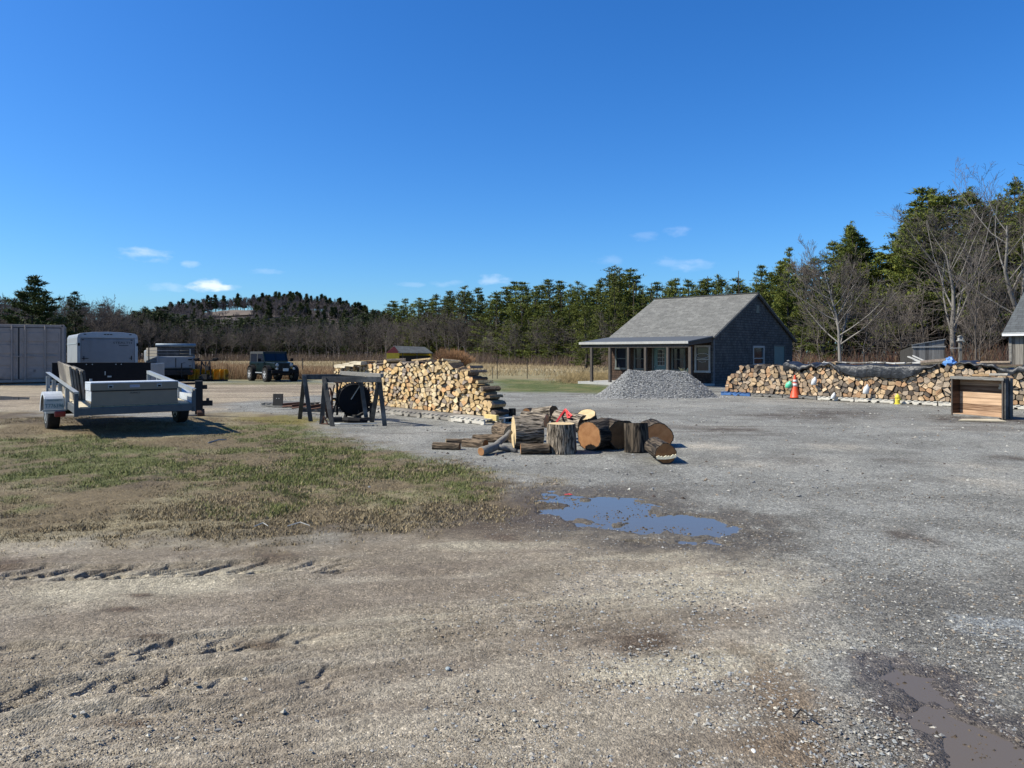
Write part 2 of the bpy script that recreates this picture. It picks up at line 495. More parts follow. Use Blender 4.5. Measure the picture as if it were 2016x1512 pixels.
def plank_mat(name, c1, c2, axis='x', width=.14, grain='z', bump=.6):
    """boards side by side along axis, grain running along the other one"""
    m, N, L, B = node_mat(name)
    B.inputs['Roughness'].default_value = .88
    B.inputs['Specular IOR Level'].default_value = .2
    tc = N.new('ShaderNodeTexCoord')
    sp = N.new('ShaderNodeSeparateXYZ'); L.new(tc.outputs['Object'], sp.inputs[0])
    ai = 'xyz'.index(axis)
    dv = N.new('ShaderNodeMath'); dv.operation = 'DIVIDE'; L.new(sp.outputs[ai], dv.inputs[0]); dv.inputs[1].default_value = width
    fl = N.new('ShaderNodeMath'); fl.operation = 'FLOOR'; L.new(dv.outputs[0], fl.inputs[0])
    fr = N.new('ShaderNodeMath'); fr.operation = 'FRACT'; L.new(dv.outputs[0], fr.inputs[0])
    wn = N.new('ShaderNodeTexWhiteNoise'); wn.noise_dimensions = '1D'; L.new(fl.outputs[0], wn.inputs['W'])
    st = [30, 30, 30]; st['xyz'.index(grain)] = 1.6
    mp = N.new('ShaderNodeMapping'); mp.inputs['Scale'].default_value = st; L.new(tc.outputs['Object'], mp.inputs[0])
    n = N.new('ShaderNodeTexNoise'); n.inputs['Scale'].default_value = 1.; n.inputs['Detail'].default_value = 6; n.noise_dimensions = '4D'
    L.new(mp.outputs[0], n.inputs['Vector']); wm = N.new('ShaderNodeMath'); wm.operation = 'MULTIPLY'; wm.inputs[1].default_value = 20
    L.new(wn.outputs['Value'], wm.inputs[0]); L.new(wm.outputs[0], n.inputs['W'])
    a = N.new('ShaderNodeMath'); a.operation = 'MULTIPLY_ADD'; L.new(wn.outputs['Value'], a.inputs[0]); a.inputs[1].default_value = .45; 
    L.new(n.outputs[0], a.inputs[2])
    cr = N.new('ShaderNodeValToRGB'); cr.color_ramp.elements[0].position = .45; cr.color_ramp.elements[1].position = .95
    cr.color_ramp.elements[0].color = (*[q * ALB for q in c1], 1); cr.color_ramp.elements[1].color = (*[q * ALB for q in c2], 1); L.new(a.outputs[0], cr.inputs[0])
    g = N.new('ShaderNodeMath'); g.operation = 'PINGPONG'; L.new(fr.outputs[0], g.inputs[0]); g.inputs[1].default_value = .5
    gm = N.new('ShaderNodeMapRange'); gm.inputs[1].default_value = .0; gm.inputs[2].default_value = .05; L.new(g.outputs[0], gm.inputs[0])
    gm2 = N.new('ShaderNodeMapRange'); gm2.inputs[3].default_value = .25; L.new(gm.outputs[0], gm2.inputs[0])
    vm = N.new('ShaderNodeVectorMath'); vm.operation = 'SCALE'; L.new(cr.outputs[0], vm.inputs[0]); L.new(gm2.outputs[0], vm.inputs['Scale'])
    L.new(vm.outputs[0], B.inputs['Base Color'])
    hh = N.new('ShaderNodeMath'); hh.operation = 'MULTIPLY_ADD'; L.new(n.outputs[0], hh.inputs[0]); hh.inputs[1].default_value = .3; L.new(gm.outputs[0], hh.inputs[2])
    bp = N.new('ShaderNodeBump'); bp.inputs['Strength'].default_value = bump; bp.inputs['Distance'].default_value = .01
    L.new(hh.outputs[0], bp.inputs['Height']); L.new(bp.outputs[0], B.inputs['Normal'])
    return m


def tread_mat(name, col):
    m = pm(name, col, rough=.5, metal=.25, var=.12, scale=14, bump=0)
    N, L = m.node_tree.nodes, m.node_tree.links
    B = N['Principled BSDF']
    tc = N.new('ShaderNodeTexCoord')
    hs = []
    for a in (45, -45):
        mp = N.new('ShaderNodeMapping'); mp.inputs['Rotation'].default_value = (R(a), R(a), R(a)); mp.inputs['Scale'].default_value = (28, 28, 28)
        L.new(tc.outputs['Object'], mp.inputs[0])
        w = N.new('ShaderNodeTexWave'); w.inputs['Scale'].default_value = .5; L.new(mp.outputs[0], w.inputs['Vector']); hs.append(w)
    mx = N.new('ShaderNodeMath'); mx.operation = 'MAXIMUM'; L.new(hs[0].outputs[0], mx.inputs[0]); L.new(hs[1].outputs[0], mx.inputs[1])
    bp = N.new('ShaderNodeBump'); bp.inputs['Strength'].default_value = .5; bp.inputs['Distance'].default_value = .006
    L.new(mx.outputs[0], bp.inputs['Height']); L.new(bp.outputs[0], B.inputs['Normal'])
    return m


def ground_mat():
    m, N, L, B = node_mat('ground')
    a = N.new('ShaderNodeAttribute'); a.attribute_name = 'Col'
    z = N.new('ShaderNodeAttribute'); z.attribute_name = 'Zone'       # r grass, g wet, b stones
    sz = N.new('ShaderNodeSeparateColor'); L.new(z.outputs['Color'], sz.inputs[0])
    ge = N.new('ShaderNodeNewGeometry')
    def noise(s, d=4, r=.6, st=None):
        n = N.new('ShaderNodeTexNoise'); n.inputs['Scale'].default_value = s; n.inputs['Detail'].default_value = d; n.inputs['Roughness'].default_value = r
        if st:
            mp = N.new('ShaderNodeMapping'); mp.inputs['Scale'].default_value = st; L.new(ge.outputs['Position'], mp.inputs[0]); L.new(mp.outputs[0], n.inputs['Vector'])
        else: L.new(ge.outputs['Position'], n.inputs['Vector'])
        return n
    def mrange(src, a0, a1, b0, b1):
        r = N.new('ShaderNodeMapRange')
        for i, v in zip((1, 2, 3, 4), (a0, a1, b0, b1)): r.inputs[i].default_value = v
        L.new(src, r.inputs[0]); return r.outputs[0]
    def mul(p, q):
        r = N.new('ShaderNodeMath'); r.operation = 'MULTIPLY'
        for i, v in enumerate((p, q)):
            if isinstance(v, (int, float)): r.inputs[i].default_value = v
            else: L.new(v, r.inputs[i])
        return r.outputs[0]
    v1 = N.new('ShaderNodeTexVoronoi'); v1.inputs['Scale'].default_value = 85; L.new(ge.outputs['Position'], v1.inputs['Vector'])
    v2 = N.new('ShaderNodeTexVoronoi'); v2.inputs['Scale'].default_value = 34; L.new(ge.outputs['Position'], v2.inputs['Vector'])
    s1 = N.new('ShaderNodeSeparateColor'); L.new(v1.outputs['Color'], s1.inputs[0])
    s2 = N.new('ShaderNodeSeparateColor'); L.new(v2.outputs['Color'], s2.inputs[0])
    n1, n2, n3 = noise(5, 8, .72), noise(150, 2), noise(.8, 8, .7)
    f = mul(mrange(n1.outputs[0], .3, .7, .80 * ALB, 1.2 * ALB), mrange(n2.outputs[0], .3, .7, .72, 1.28))
    n4 = noise(42, 6, .75)
    th = mrange(n4.outputs[0], .36, .64, .45, 1.55)
    mt = N.new('ShaderNodeMix'); mt.data_type = 'FLOAT'; L.new(sz.outputs[0], mt.inputs[0]); mt.inputs[2].default_value = 1; L.new(th, mt.inputs[3])
    f = mul(f, mt.outputs[0])
    f = mul(f, mrange(n3.outputs[0], .3, .7, .85, 1.15))
    # stone to stone variation
    st = mrange(s1.outputs[0], 0, 1, .55, 1.45)
    mixs = N.new('ShaderNodeMix'); mixs.data_type = 'FLOAT'; L.new(sz.outputs[2], mixs.inputs[0]); mixs.inputs[2].default_value = 1; L.new(st, mixs.inputs[3])
    f = mul(f, mixs.outputs[0])
    st2 = mrange(s2.outputs[1], 0, 1, .75, 1.25)
    mixs2 = N.new('ShaderNodeMix'); mixs2.data_type = 'FLOAT'; L.new(sz.outputs[2], mixs2.inputs[0]); mixs2.inputs[2].default_value = 1; L.new(st2, mixs2.inputs[3])
    f = mul(f, mixs2.outputs[0])
    # pale flecks
    fl = mul(mrange(s1.outputs[1], .93, .97, 0, 1), sz.outputs[2])
    fa = N.new('ShaderNodeMath'); fa.operation = 'MULTIPLY_ADD'; L.new(fl, fa.inputs[0]); fa.inputs[1].default_value = .8; L.new(f, fa.inputs[2])
    vm = N.new('ShaderNodeVectorMath'); vm.operation = 'SCALE'; L.new(a.outputs['Color'], vm.inputs[0]); L.new(fa.outputs[0], vm.inputs['Scale'])
    L.new(vm.outputs[0], B.inputs['Base Color'])
    L.new(mrange(sz.outputs[1], 0, 1, .95, .45), B.inputs['Roughness'])
    B.inputs['Specular IOR Level'].default_value = .25
    bh = N.new('ShaderNodeMath'); bh.operation = 'MULTIPLY_ADD'
    L.new(mul(mrange(v1.outputs['Distance'], 0, .6, 1, 0), sz.outputs[2]), bh.inputs[0]); bh.inputs[1].default_value = .7; L.new(n2.outputs[0], bh.inputs[2])
    bh2 = N.new('ShaderNodeMath'); bh2.operation = 'MULTIPLY_ADD'; L.new(n1.outputs[0], bh2.inputs[0]); bh2.inputs[1].default_value = 1.1; L.new(bh.outputs[0], bh2.inputs[2])
    bp = N.new('ShaderNodeBump'); bp.inputs['Strength'].default_value = .75; bp.inputs['Distance'].default_value = .012
    L.new(bh2.outputs[0], bp.inputs['Height']); L.new(bp.outputs[0], B.inputs['Normal'])
    return m


def water_mat(name, col, rough=.04):
    m, N, L, B = node_mat(name)
    B.inputs['Base Color'].default_value = (*col, 1)
    B.inputs['Roughness'].default_value = rough
    B.inputs['IOR'].default_value = 1.38
    B.inputs['Specular IOR Level'].default_value = .6
    ge = N.new('ShaderNodeNewGeometry')
    n = N.new('ShaderNodeTexNoise'); n.inputs['Scale'].default_value = 9; n.inputs['Detail'].default_value = 3; L.new(ge.outputs['Position'], n.inputs['Vector'])
    bp = N.new('ShaderNodeBump'); bp.inputs['Strength'].default_value = .06; bp.inputs['Distance'].default_value = .01
    L.new(n.outputs[0], bp.inputs['Height']); L.new(bp.outputs[0], B.inputs['Normal'])
    return m


M_galv_shade = pm('shaded_galvanised_steel', (.095, .105, .112), rough=.65, metal=.1, var=.2, scale=9, bump=.05)  # same steel as the rails, shade of the trailer's rear put into the colour
M_galv = pm('galvanised_steel', (.34, .37, .385), rough=.5, metal=.35, var=.14, scale=9, bump=.05)
M_tread = tread_mat('aluminium_tread_plate', (.62, .66, .70))
M_alu = pm('painted_aluminium', (.27, .225, .165), rough=.8, metal=0., var=.08, scale=5, bump=.03)
M_white = pm('white_paint', (.25, .26, .27), rough=.5, var=.07, scale=3, bump=.02, col2=(.16, .165, .17), c2lo=.55, c2hi=.8)
M_black = pm('black_steel', (.006, .006, .008), rough=.75, var=.4, scale=6, bump=.05, spec=.2)
M_rubber = pm('rubber', (.028, .027, .026), rough=.85, var=.3, scale=12, bump=.2, spec=.2)
M_chassis = pm('dark_underbody', (.02, .018, .017), rough=.8, var=.4, scale=9)
M_rust = pm('rusty_steel', (.11, .05, .03), rough=.9, var=.5, scale=9, bump=.3, col2=(.05, .03, .025))
M_wood_grey = pm('weathered_wood', (.22, .21, .19), rough=.9, var=.35, scale=7, stretch=(1, 1, 6), bump=.35, bscale=20, col2=(.13, .12, .11))
M_wood_long = pm('weathered_timber', (.24, .225, .20), rough=.9, var=.4, scale=5, stretch=(.6, 12, 12), bump=.35, bscale=10)
M_wood_dark = pm('sawhorse_timber', (.075, .072, .068), rough=.9, var=.35, scale=7, bump=.3, col2=(.17, .165, .15))
M_wood_new = pm('pale_timber', (.55, .47, .33), rough=.8, var=.2, scale=6, bump=.15)
M_pallet = pm('pallet_timber', (.40, .37, .32), rough=.9, var=.3, scale=5, bump=.3, objrand=.15, col2=(.24, .22, .2))
M_pallet_blue = pm('blue_pallet_paint', (.05, .15, .38), rough=.7, var=.25, scale=6, bump=.15)
M_log_end = pm('split_wood', (1, 1, 1), rough=.85, var=.28, scale=26, bump=.3, bscale=55, attr=True, spec=.2)
M_log_side = pm('log_flank', (1, 1, 1), rough=.92, var=.4, scale=16, bump=.6, bscale=30, attr=True, spec=.15)
M_bark_g = bark_mat('grey_brown_bark', (.03, .024, .017), (.42, .345, .26), 1.5)
M_bark_d = bark_mat('dark_bark', (.012, .010, .008), (.115, .088, .062), 1.)
M_bark_s = bark_mat('small_log_bark', (.05, .036, .024), (.24, .175, .115), 1.6, .6)
M_bark_l = pm('smooth_grey_branch_bark', (.21, .195, .17), rough=.85, var=.3, scale=14, bump=.3)
M_ring_y = ring_mat('pale_cut_wood', (.52, .36, .17), (.74, .57, .33))
M_ring_o = ring_mat('orange_cut_wood', (.27, .115, .045), (.47, .24, .105))
M_ring_b = ring_mat('brown_cut_wood', (.14, .065, .028), (.29, .145, .06))
M_shing_side = shingle_mat('weathered_cedar_shingles_gable', (.13, .128, .12), (.075, .075, .073), (.028, .028, .028), 'yz')
M_shing_front = shingle_mat('weathered_cedar_shingles_front', (.085, .052, .036), (.045, .028, .02), (.02, .015, .012), 'xz')  # brown shingles, darkened in colour for the shade under the porch
M_roof = shingle_mat('asphalt_roof_shingles', (.215, .212, .195), (.145, .143, .132), (.085, .08, .07), 'xy', bw=.36, rh=.15, bump=.7, stain=.14)
M_roof_dk = shingle_mat('dark_roof_shingles', (.10, .11, .115), (.075, .08, .085), (.05, .05, .05), 'xy', bw=.3, rh=.15, bump=.4)
M_metal_roof = pm('grey_porch_roofing', (.085, .092, .10), rough=.7, var=.08, scale=3, bump=.05)
M_trim = pm('weathered_white_trim', (.44, .43, .40), rough=.7, var=.15, scale=9, bump=.1)
M_trim_g = pm('grey_green_trim', (.11, .125, .115), rough=.7, var=.1, scale=9, bump=.08)
M_teal = pm('teal_door_paint', (.115, .21, .21), rough=.55, var=.08, scale=5, bump=.04)
M_post = pm('porch_post_timber', (.085, .07, .058), rough=.9, var=.4, scale=6, stretch=(4, 4, 1), bump=.3)
M_decal = pm('pale_vinyl', (.6, .6, .6), rough=.6, var=.05, bump=0)
def glass_mat(name, col=(.012, .015, .022)):
    m, N, L, B = node_mat(name)
    B.inputs['Base Color'].default_value = (*col, 1); B.inputs['Roughness'].default_value = .06
    n = N.new('ShaderNodeTexNoise'); n.inputs['Scale'].default_value = 2.; bp = N.new('ShaderNodeBump'); bp.inputs['Strength'].default_value = .05
    L.new(n.outputs[0], bp.inputs['Height']); L.new(bp.outputs[0], B.inputs['Normal'])
    return m
M_glass = glass_mat('dark_window_glass')
M_planks_v = plank_mat('grey_vertical_boards', (.10, .095, .09), (.36, .345, .32), 'x', .16, 'z')
M_planks_dk = plank_mat('old_barn_boards', (.05, .045, .04), (.22, .20, .18), 'y', .15, 'z')
M_crate_in = plank_mat('warm_crate_boards', (.15, .08, .045), (.66, .45, .29), 'z', .155, 'x')
M_crate_out = plank_mat('dark_crate_boards', (.05, .03, .02), (.17, .10, .06), 'z', .155, 'y')
M_tarp = pm('black_tarpaulin', (.022, .024, .028), rough=.48, var=.3, scale=5, bump=.7, bscale=9, spec=.5)
M_blue = pm('blue_tarpaulin', (.12, .28, .62), rough=.4, var=.1, scale=5, bump=.2)
M_plastic_w = pm('white_plastic', (.72, .73, .73), rough=.45, var=.08, scale=9, bump=.1)
M_green_p = pm('green_plastic', (.12, .62, .36), rough=.45, var=.1, scale=9, bump=.1)
M_orange = pm('cone_orange', (.85, .10, .03), rough=.45, var=.08, scale=9, bump=.05)
M_cone_w = pm('reflective_white', (.72, .68, .66), rough=.5, var=.06, scale=9, bump=0)
M_yellow = pm('yellow_paint', (.72, .60, .05), rough=.5, var=.12, scale=9, bump=.05)
M_plow = pm('plow_yellow_paint', (.68, .33, .02), rough=.5, var=.25, scale=5, bump=.1, col2=(.2, .09, .02), c2lo=.55, c2hi=.7)
M_cont = pm('beige_container_paint', (.335, .295, .265), rough=.85, var=.1, scale=4, bump=.08, col2=(.22, .19, .17), c2lo=.6, c2hi=.78)
M_cont_dk = pm('container_gasket', (.03, .03, .03), rough=.8, var=.2)
M_jeep = pm('dark_green_car_paint', (.003, .011, .011), rough=.35, metal=0., var=.15, scale=4, bump=.02, spec=.4)
M_softtop = pm('black_canvas_top', (.03, .034, .036), rough=.8, var=.2, scale=14, bump=.15)
M_chrome = pm('bright_alloy', (.75, .76, .78), rough=.35, metal=.25, var=.06, bump=0)
M_lens = pm('headlight_lens', (.35, .38, .40), rough=.12, var=.1, bump=0, spec=.8)
M_red = pm('red_lens', (.28, .012, .018), rough=.3, var=.1, bump=0)
M_ribbon = pm('pink_red_ribbon', (.85, .07, .06), rough=.5, var=.1, bump=.05)
M_shed_y = pm('yellow_shed_paint', (.70, .52, .04), rough=.7, var=.12, scale=3, bump=.05)
M_shed_r = pm('red_shed_paint', (.36, .07, .06), rough=.7, var=.15, scale=3, bump=.05)
M_plate = pm('number_plate', (.55, .60, .60), rough=.45, var=.04, bump=0)
M_plate_ink = pm('teal_lettering', (.03, .16, .20), rough=.6, var=.02, bump=0)
M_ink = pm('black_lettering', (.02, .02, .03), rough=.6, var=.02, bump=0)
M_ink_b = pm('blue_lettering', (.03, .05, .35), rough=.6, var=.02, bump=0)
M_sticker = pm('pale_sticker', (.45, .47, .55), rough=.5, var=.02, bump=0)
M_stone = pm('crushed_stone', (1, 1, 1), rough=.9, var=.2, scale=60, bump=.2, attr=True, spec=.25)
M_grass = pm('grass_blades', (1, 1, 1), rough=.8, var=.15, scale=3, bump=0, attr=True, pos=True, spec=.15)
M_needle = pm('pine_needles', (1, 1, 1), rough=.75, var=.35, scale=.5, bump=0, attr=True, objrand=.22, spec=.2)
M_pbark = pm('pine_bark', (.075, .062, .052), rough=.95, var=.3, scale=4, bump=0)
M_tw = pm('bare_grey_twigs', (.150, .128, .112), rough=.95, var=.3, scale=2, bump=0, objrand=.28, spec=.1)
M_tw_pale = pm('pale_grey_bark', (.27, .25, .225), rough=.9, var=.3, scale=3, bump=0, spec=.15)
M_brush = pm('dry_brush', (1, 1, 1), rough=.95, var=.25, scale=.7, bump=0, attr=True, pos=True, spec=.1)

# ------------------------------------------------------------ the ground
PUD = gp([(1068, 975), (1085, 968), (1110, 971), (1160, 972), (1185, 980), (1225, 977), (1262, 982), (1285, 995), (1290, 1008), (1330, 1012), (1365, 1008), (1400, 1020),
          (1420, 1040), (1450, 1050), (1452, 1054), (1400, 1062), (1345, 1064), (1300, 1056), (1250, 1060), (1225, 1048), (1205, 1036), (1150, 1028), (1110, 1018), (1078, 1008),
          (1082, 1003), (1100, 998), (1070, 990), (1060, 986)])
PUD2 = gp([(1725, 1295), (1760, 1300), (1850, 1335), (1885, 1390), (1950, 1430), (2040, 1480), (2120, 1540), (1960, 1580), (1870, 1530), (1820, 1460), (1770, 1400), (1745, 1350)])
PUD3 = gp([(-60, 777), (5, 779), (60, 782), (64, 786), (0, 788), (-60, 788)])
GRASS = gp([(-400, 800), (60, 812), (130, 826), (300, 832), (430, 812), (560, 818), (625, 842), (700, 868), (800, 890), (900, 914), (985, 934), (1055, 952), (1065, 975), (1040, 1000), (940, 1022),
            (780, 1052), (560, 1078), (300, 1075), (0, 1080), (-400, 1100)])
GREEN = [gp(p) for p in (
    [(420, 850), (560, 835), (680, 870), (900, 912), (960, 935), (1000, 960), (950, 985), (800, 960), (640, 935), (480, 900)],
    [(0, 880), (150, 868), (330, 880), (420, 910), (400, 950), (200, 965), (60, 950), (-50, 920)],
    [(380, 905), (520, 900), (620, 940), (700, 985), (560, 1000), (420, 960)],
    [(-50, 985), (50, 985), (60, 1000), (-50, 1005)])]
STRIP = gp([(925, 748), (1000, 746), (1220, 752), (1260, 770), (1175, 776), (1050, 775), (945, 768)])
STRIP2 = gp([(380, 745), (640, 745), (660, 757), (400, 757)])
DIRTB = gp([(-600, 752), (120, 752), (390, 753), (700, 755), (720, 770), (560, 785), (420, 796), (380, 812), (-600, 806)])


def ground_height(x, y, fine=True):
    h = hump(x, y)
    pn = fbm(x * 3.1, y * 3.1, 5, 4) - .5
    pf = fbm(x * 11, y * 11, 15, 4) - .5
    d1 = sdist(x, y, PUD) + .10 + pn * .5 + pf * .34
    d1 = d1 - .30 * sst(.60, .72, fbm(x * 2.7 + 4, y * 3.6, 18, 4))
    d2 = sdist(x, y, PUD2) + pn * .3 + pf * .22
    d3 = sdist(x, y, PUD3)
    h = h - .045 * sst(-.06, .28, d1) - .04 * sst(-.05, .18, d2) - .05 * sst(-.1, .3, d3)
    return h, d1, d2


def tracks(x, y):
    """tyre lug prints pressed into the mud"""
    h = np.zeros_like(x)
    for (a, b, wd, per, dep, sl, seed, bow) in (((-60, 1128), (720, 1120), .19, .135, .055, 1.15, 1, .06), ((-40, 1290), (700, 1262), .15, .17, .030, .9, 2, .05),
                                               ((-60, 1388), (700, 1322), .15, .15, .034, .8, 3, -.05), ((-60, 1455), (520, 1420), .2, .19, .012, .8, 5, .0)):
        A, Bp = G(*a), G(*b)
        dx, dy = Bp.x - A.x, Bp.y - A.y
        Ln = math.hypot(dx, dy); dx /= Ln; dy /= Ln
        u = (x - A.x) * dx + (y - A.y) * dy
        v = -(x - A.x) * dy + (y - A.y) * dx + bow * np.sin(u / Ln * 6.0) + .05 * (fbm(u * 1.2, v0 := y * .0, seed, 2) - .5)
        wob = (fbm(x * 7, y * 7, seed + 40, 3) - .5)
        inb = sst(wd * 1.15, wd * .85, np.abs(v)) * sst(-.02 * Ln, .05 * Ln, u) * sst(Ln * 1.02, Ln * .86, u)
        ph = (u - sl * v + wob * .12 + np.where(v > 0, per * .5, 0)) / per
        fr = ph - np.floor(ph)
        lug = sst(.0, .13, fr) * (1 - fr) ** 1.4                       # steep face one side
        patch = sst(.24, .42, fbm(x * 1.9, y * 2.6, seed + 9, 3)) * (.5 + fbm(x * 9, y * 9, seed + 3, 2))
        rand = .1 + 1.5 * hash2(np.floor(ph), np.where(v > 0, 1., 2.), seed) ** 1.6
        h -= .8 * dep * lug * inb * patch * rand
        h -= .016 * inb
        h -= .010 * np.exp(-((np.abs(v) - wd * .95 + .03 * wob) / .012) ** 2) * sst(.4, .6, fbm(u * 1.3, u * 0 + 7, seed + 6, 3)) * sst(0, .1 * Ln, u) * sst(Ln, Ln * .7, u)
        h += .014 * np.exp(-((np.abs(v) - wd * 1.2) / .04) ** 2) * sst(0, .1 * Ln, u) * sst(Ln, Ln * .8, u)
    # long shallow drag lines curving to the right
    u = x * .34 + y * .94
    q = np.sin((y * 1.0 - x * .36 + .05 * x * x) * 62 + 5 * fbm(x * 1.5, y * 1.5, 77, 2))
    msk = sst(.45, .6, fbm(x * .9 + 3, y * .9, 91, 2)) * sst(5.6, 4.2, y) * sst(1.8, .4, x)
    h += .006 * q * msk
    q2 = np.sin((y - x * .12) * 17 + 6 * fbm(x * .8, y * .8, 33, 2))
    h += .006 * q2 * sst(9, 5, y) * sst(2.2, .5, x)
    return h


def build_ground():
    ys = [-300, -150, -60, -25, -10, -4, -1.5, -.3, .6, 1.3, 1.9]
    yv = 2.3
    while yv < 7: ys.append(yv); yv *= (1.0019 if 3.2 < yv < 5.7 else 1.0034)
    while yv < 42: ys.append(yv); yv *= 1.0075
    while yv < 1500: ys.append(yv); yv *= 1.035
    ys = np.array(ys)
    sl = np.linspace(-.8, .8, 980)
    ext = np.array([.84, .9, 1., 1.2, 1.5, 2, 3, 5, 9, 20, 60])
    sl = np.concatenate([-ext[::-1], sl, ext])
    nr, nc = len(ys), len(sl)
    X = sl[None, :] * np.sqrt(ys[:, None] ** 2 + 1.)
    Y = np.repeat(ys[:, None], nc, axis=1) + np.zeros_like(X)
    x, y = X.ravel(), Y.ravel()
    h, d1, d2 = ground_height(x, y)
    near = (y > 1.5) & (y < 12)
    hh = np.zeros_like(h)
    xn, yn = x[near], y[near]
    fade = sst(12, 7, yn)
    flat = sst(.1, -.15, d1[near]) * sst(.1, -.15, d2[near])
    hh[near] = (tracks(xn, yn) * sst(.05, -.35, d1[near]) + .016 * (fbm(xn * 2.2, yn * 2.2, 4, 4) - .5) * flat + .010 * (fbm(xn * 14, yn * 14, 8, 3) - .5)) * fade
    mid = (y >= 5) & (y < 60)
    hh[mid] += .03 * (fbm(x[mid] * .7, y[mid] * .7, 19, 3) - .5) * sst(5, 8, y[mid]) * sst(.0, -.5, d1[mid])
    g_s = sdist(x, y, GRASS)
    f3g = fbm(x * 6, y * 6, 27, 4)
    gm = g_s + .9 * (fbm(x * 1.3, y * 1.3, 3, 4) - .5)
    grass = sst(-.55, .55, gm + .8 * (f3g - .5))
    hh += .03 * grass * (fbm(x * 5, y * 5, 12, 4) - .4) * sst(30, 16, y)
    z = h + hh
    # ---- colours
    def c(*a): return np.array(a)[None, :]
    def mix(a, b, t): return a * (1 - t[:, None]) + b * t[:, None]
    f1, f2, f3 = fbm(x * .45, y * .45, 21, 4), fbm(x * 1.6, y * 1.6, 22, 5), fbm(x * 5, y * 5, 23, 4)
    col = mix(c(.255, .250, .224), c(.200, .194, .172), sst(.4, .65, f2)) + np.zeros((len(x), 1))
    col = mix(col, c(.32, .305, .265), sst(.55, .75, f1) * .6)
    streak = fbm(x * .35 + y * .1, y * 1.7, 61, 4)
    col = mix(col, c(.10, .085, .07), sst(.60, .72, streak) * .55 * sst(10, 16, y))
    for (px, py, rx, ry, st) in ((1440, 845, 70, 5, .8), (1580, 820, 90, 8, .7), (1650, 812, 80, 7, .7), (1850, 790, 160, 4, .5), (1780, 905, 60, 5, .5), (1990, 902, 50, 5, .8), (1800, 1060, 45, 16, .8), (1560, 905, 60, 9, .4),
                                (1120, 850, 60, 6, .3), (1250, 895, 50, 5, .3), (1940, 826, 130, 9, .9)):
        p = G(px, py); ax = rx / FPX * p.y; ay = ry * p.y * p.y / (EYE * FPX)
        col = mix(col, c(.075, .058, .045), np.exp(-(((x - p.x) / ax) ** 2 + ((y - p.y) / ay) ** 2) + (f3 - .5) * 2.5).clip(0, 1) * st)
    for (px, py, rx, ry, st) in ((1400, 880, 60, 8, .8), (1480, 915, 60, 9, .5), (1650, 880, 70, 6, .5), (1930, 920, 60, 9, .45), (1950, 950, 60, 12, .5), (1700, 790, 200, 5, .3)):
        p = G(px, py); ax = rx / FPX * p.y; ay = ry * p.y * p.y / (EYE * FPX)
        col = mix(col, c(.42, .38, .31), np.exp(-(((x - p.x) / ax) ** 2 + ((y - p.y) / ay) ** 2) + (f3 - .5) * 3).clip(0, 1) * st)
    tan = mix(c(.255, .215, .159), c(.332, .287, .220), sst(.40, .62, f2)) + np.zeros((len(x), 1))
    tan = mix(tan, c(.185, .148, .105), sst(.52, .70, f1) * .7)
    streakn = fbm(x * .5 - y * .12, y * 2.2 - x * .45, 65, 4)
    tan = mix(tan, c(.43, .385, .285), sst(.56, .72, streakn) * .6)
    tan = mix(tan, c(.17, .135, .10), sst(.46, .34, streakn) * .55)
    # tan dirt in front and to the left, grey gravel to the right and behind
    A = gp([(-900, 1040), (300, 1050), (650, 1062), (900, 1020), (1050, 985), (1200, 1050), (1500, 1070), (1620, 1130), (1600, 1300), (1560, 1700), (1560, 2600), (-900, 4000)])
    t = sst(-.5, .6, sdist(x, y, A) + (f1 - .5) * 1.5 + (f3 - .5) * .5)
    col = mix(col, tan, t)
    t0 = t
    t = sst(-1.2, .8, sdist(x, y, DIRTB) + (f1 - .5) * 4)
    col = mix(col, mix(c(.22, .175, .125), c(.34, .28, .20), sst(.4, .6, fbm(x * .3, y * 1.2, 44, 4))), t)
    # brown and dark wet bands lower right
    WB = gp([(1440, 1270), (1520, 1290), (1640, 1400), (1700, 1600), (1500, 1600), (1450, 1420)])
    col = mix(col, c(.155, .105, .062), sst(-.12, .22, sdist(x, y, WB) + (f3 - .5) * .35) * .75)
    WD = gp([(1650, 1180), (1800, 1130), (2100, 1130), (2300, 1250), (2300, 1500), (2100, 1700), (1650, 1600), (1600, 1450), (1680, 1330)])
    wet = sst(-.2, .35, sdist(x, y, WD) + (f2 - .5) * .9)
    col = mix(col, c(.125, .112, .09), wet * .6)
    WE = gp([(1905, 1215), (1990, 1225), (1995, 1260), (1900, 1250)])
    col = mix(col, c(.33, .35, .35), sst(-.1, .1, sdist(x, y, WE) + (f3 - .5) * .5) * .7)
    pw = sst(-.85, -.05, d1 + (f2 - .5) * .7)
    col = mix(col, c(.105, .085, .058), pw * .85)
    pw2 = sst(-.22, -.02, d2)
    col = mix(col, c(.075, .058, .048), pw2 * .8)
    DM = gp([(900, 995), (1060, 965), (1110, 1000), (1100, 1030), (960, 1045), (840, 1055)])
    col = mix(col, c(.09, .065, .045), sst(-.3, .3, sdist(x, y, DM) + (f2 - .5) * .8) * .8)
    for (px, py, rx, ry) in ((265, 1172, 45, 6), (240, 1198, 40, 5), (290, 1255, 60, 9), (540, 1095, 60, 10), (1005, 1060, 70, 9), (250, 1415, 60, 8), (1270, 1265, 110, 20), (520, 1262, 50, 9), (40, 1110, 120, 14)):
        p = G(px, py); ax = rx / FPX * p.y; ay = ry * p.y * p.y / (EYE * FPX)
        col = mix(col, c(.105, .075, .052), np.exp(-(((x - p.x) / ax) ** 2 + ((y - p.y) / ay) ** 2) + (f3 - .5) * 2).clip(0, 1) * .9)
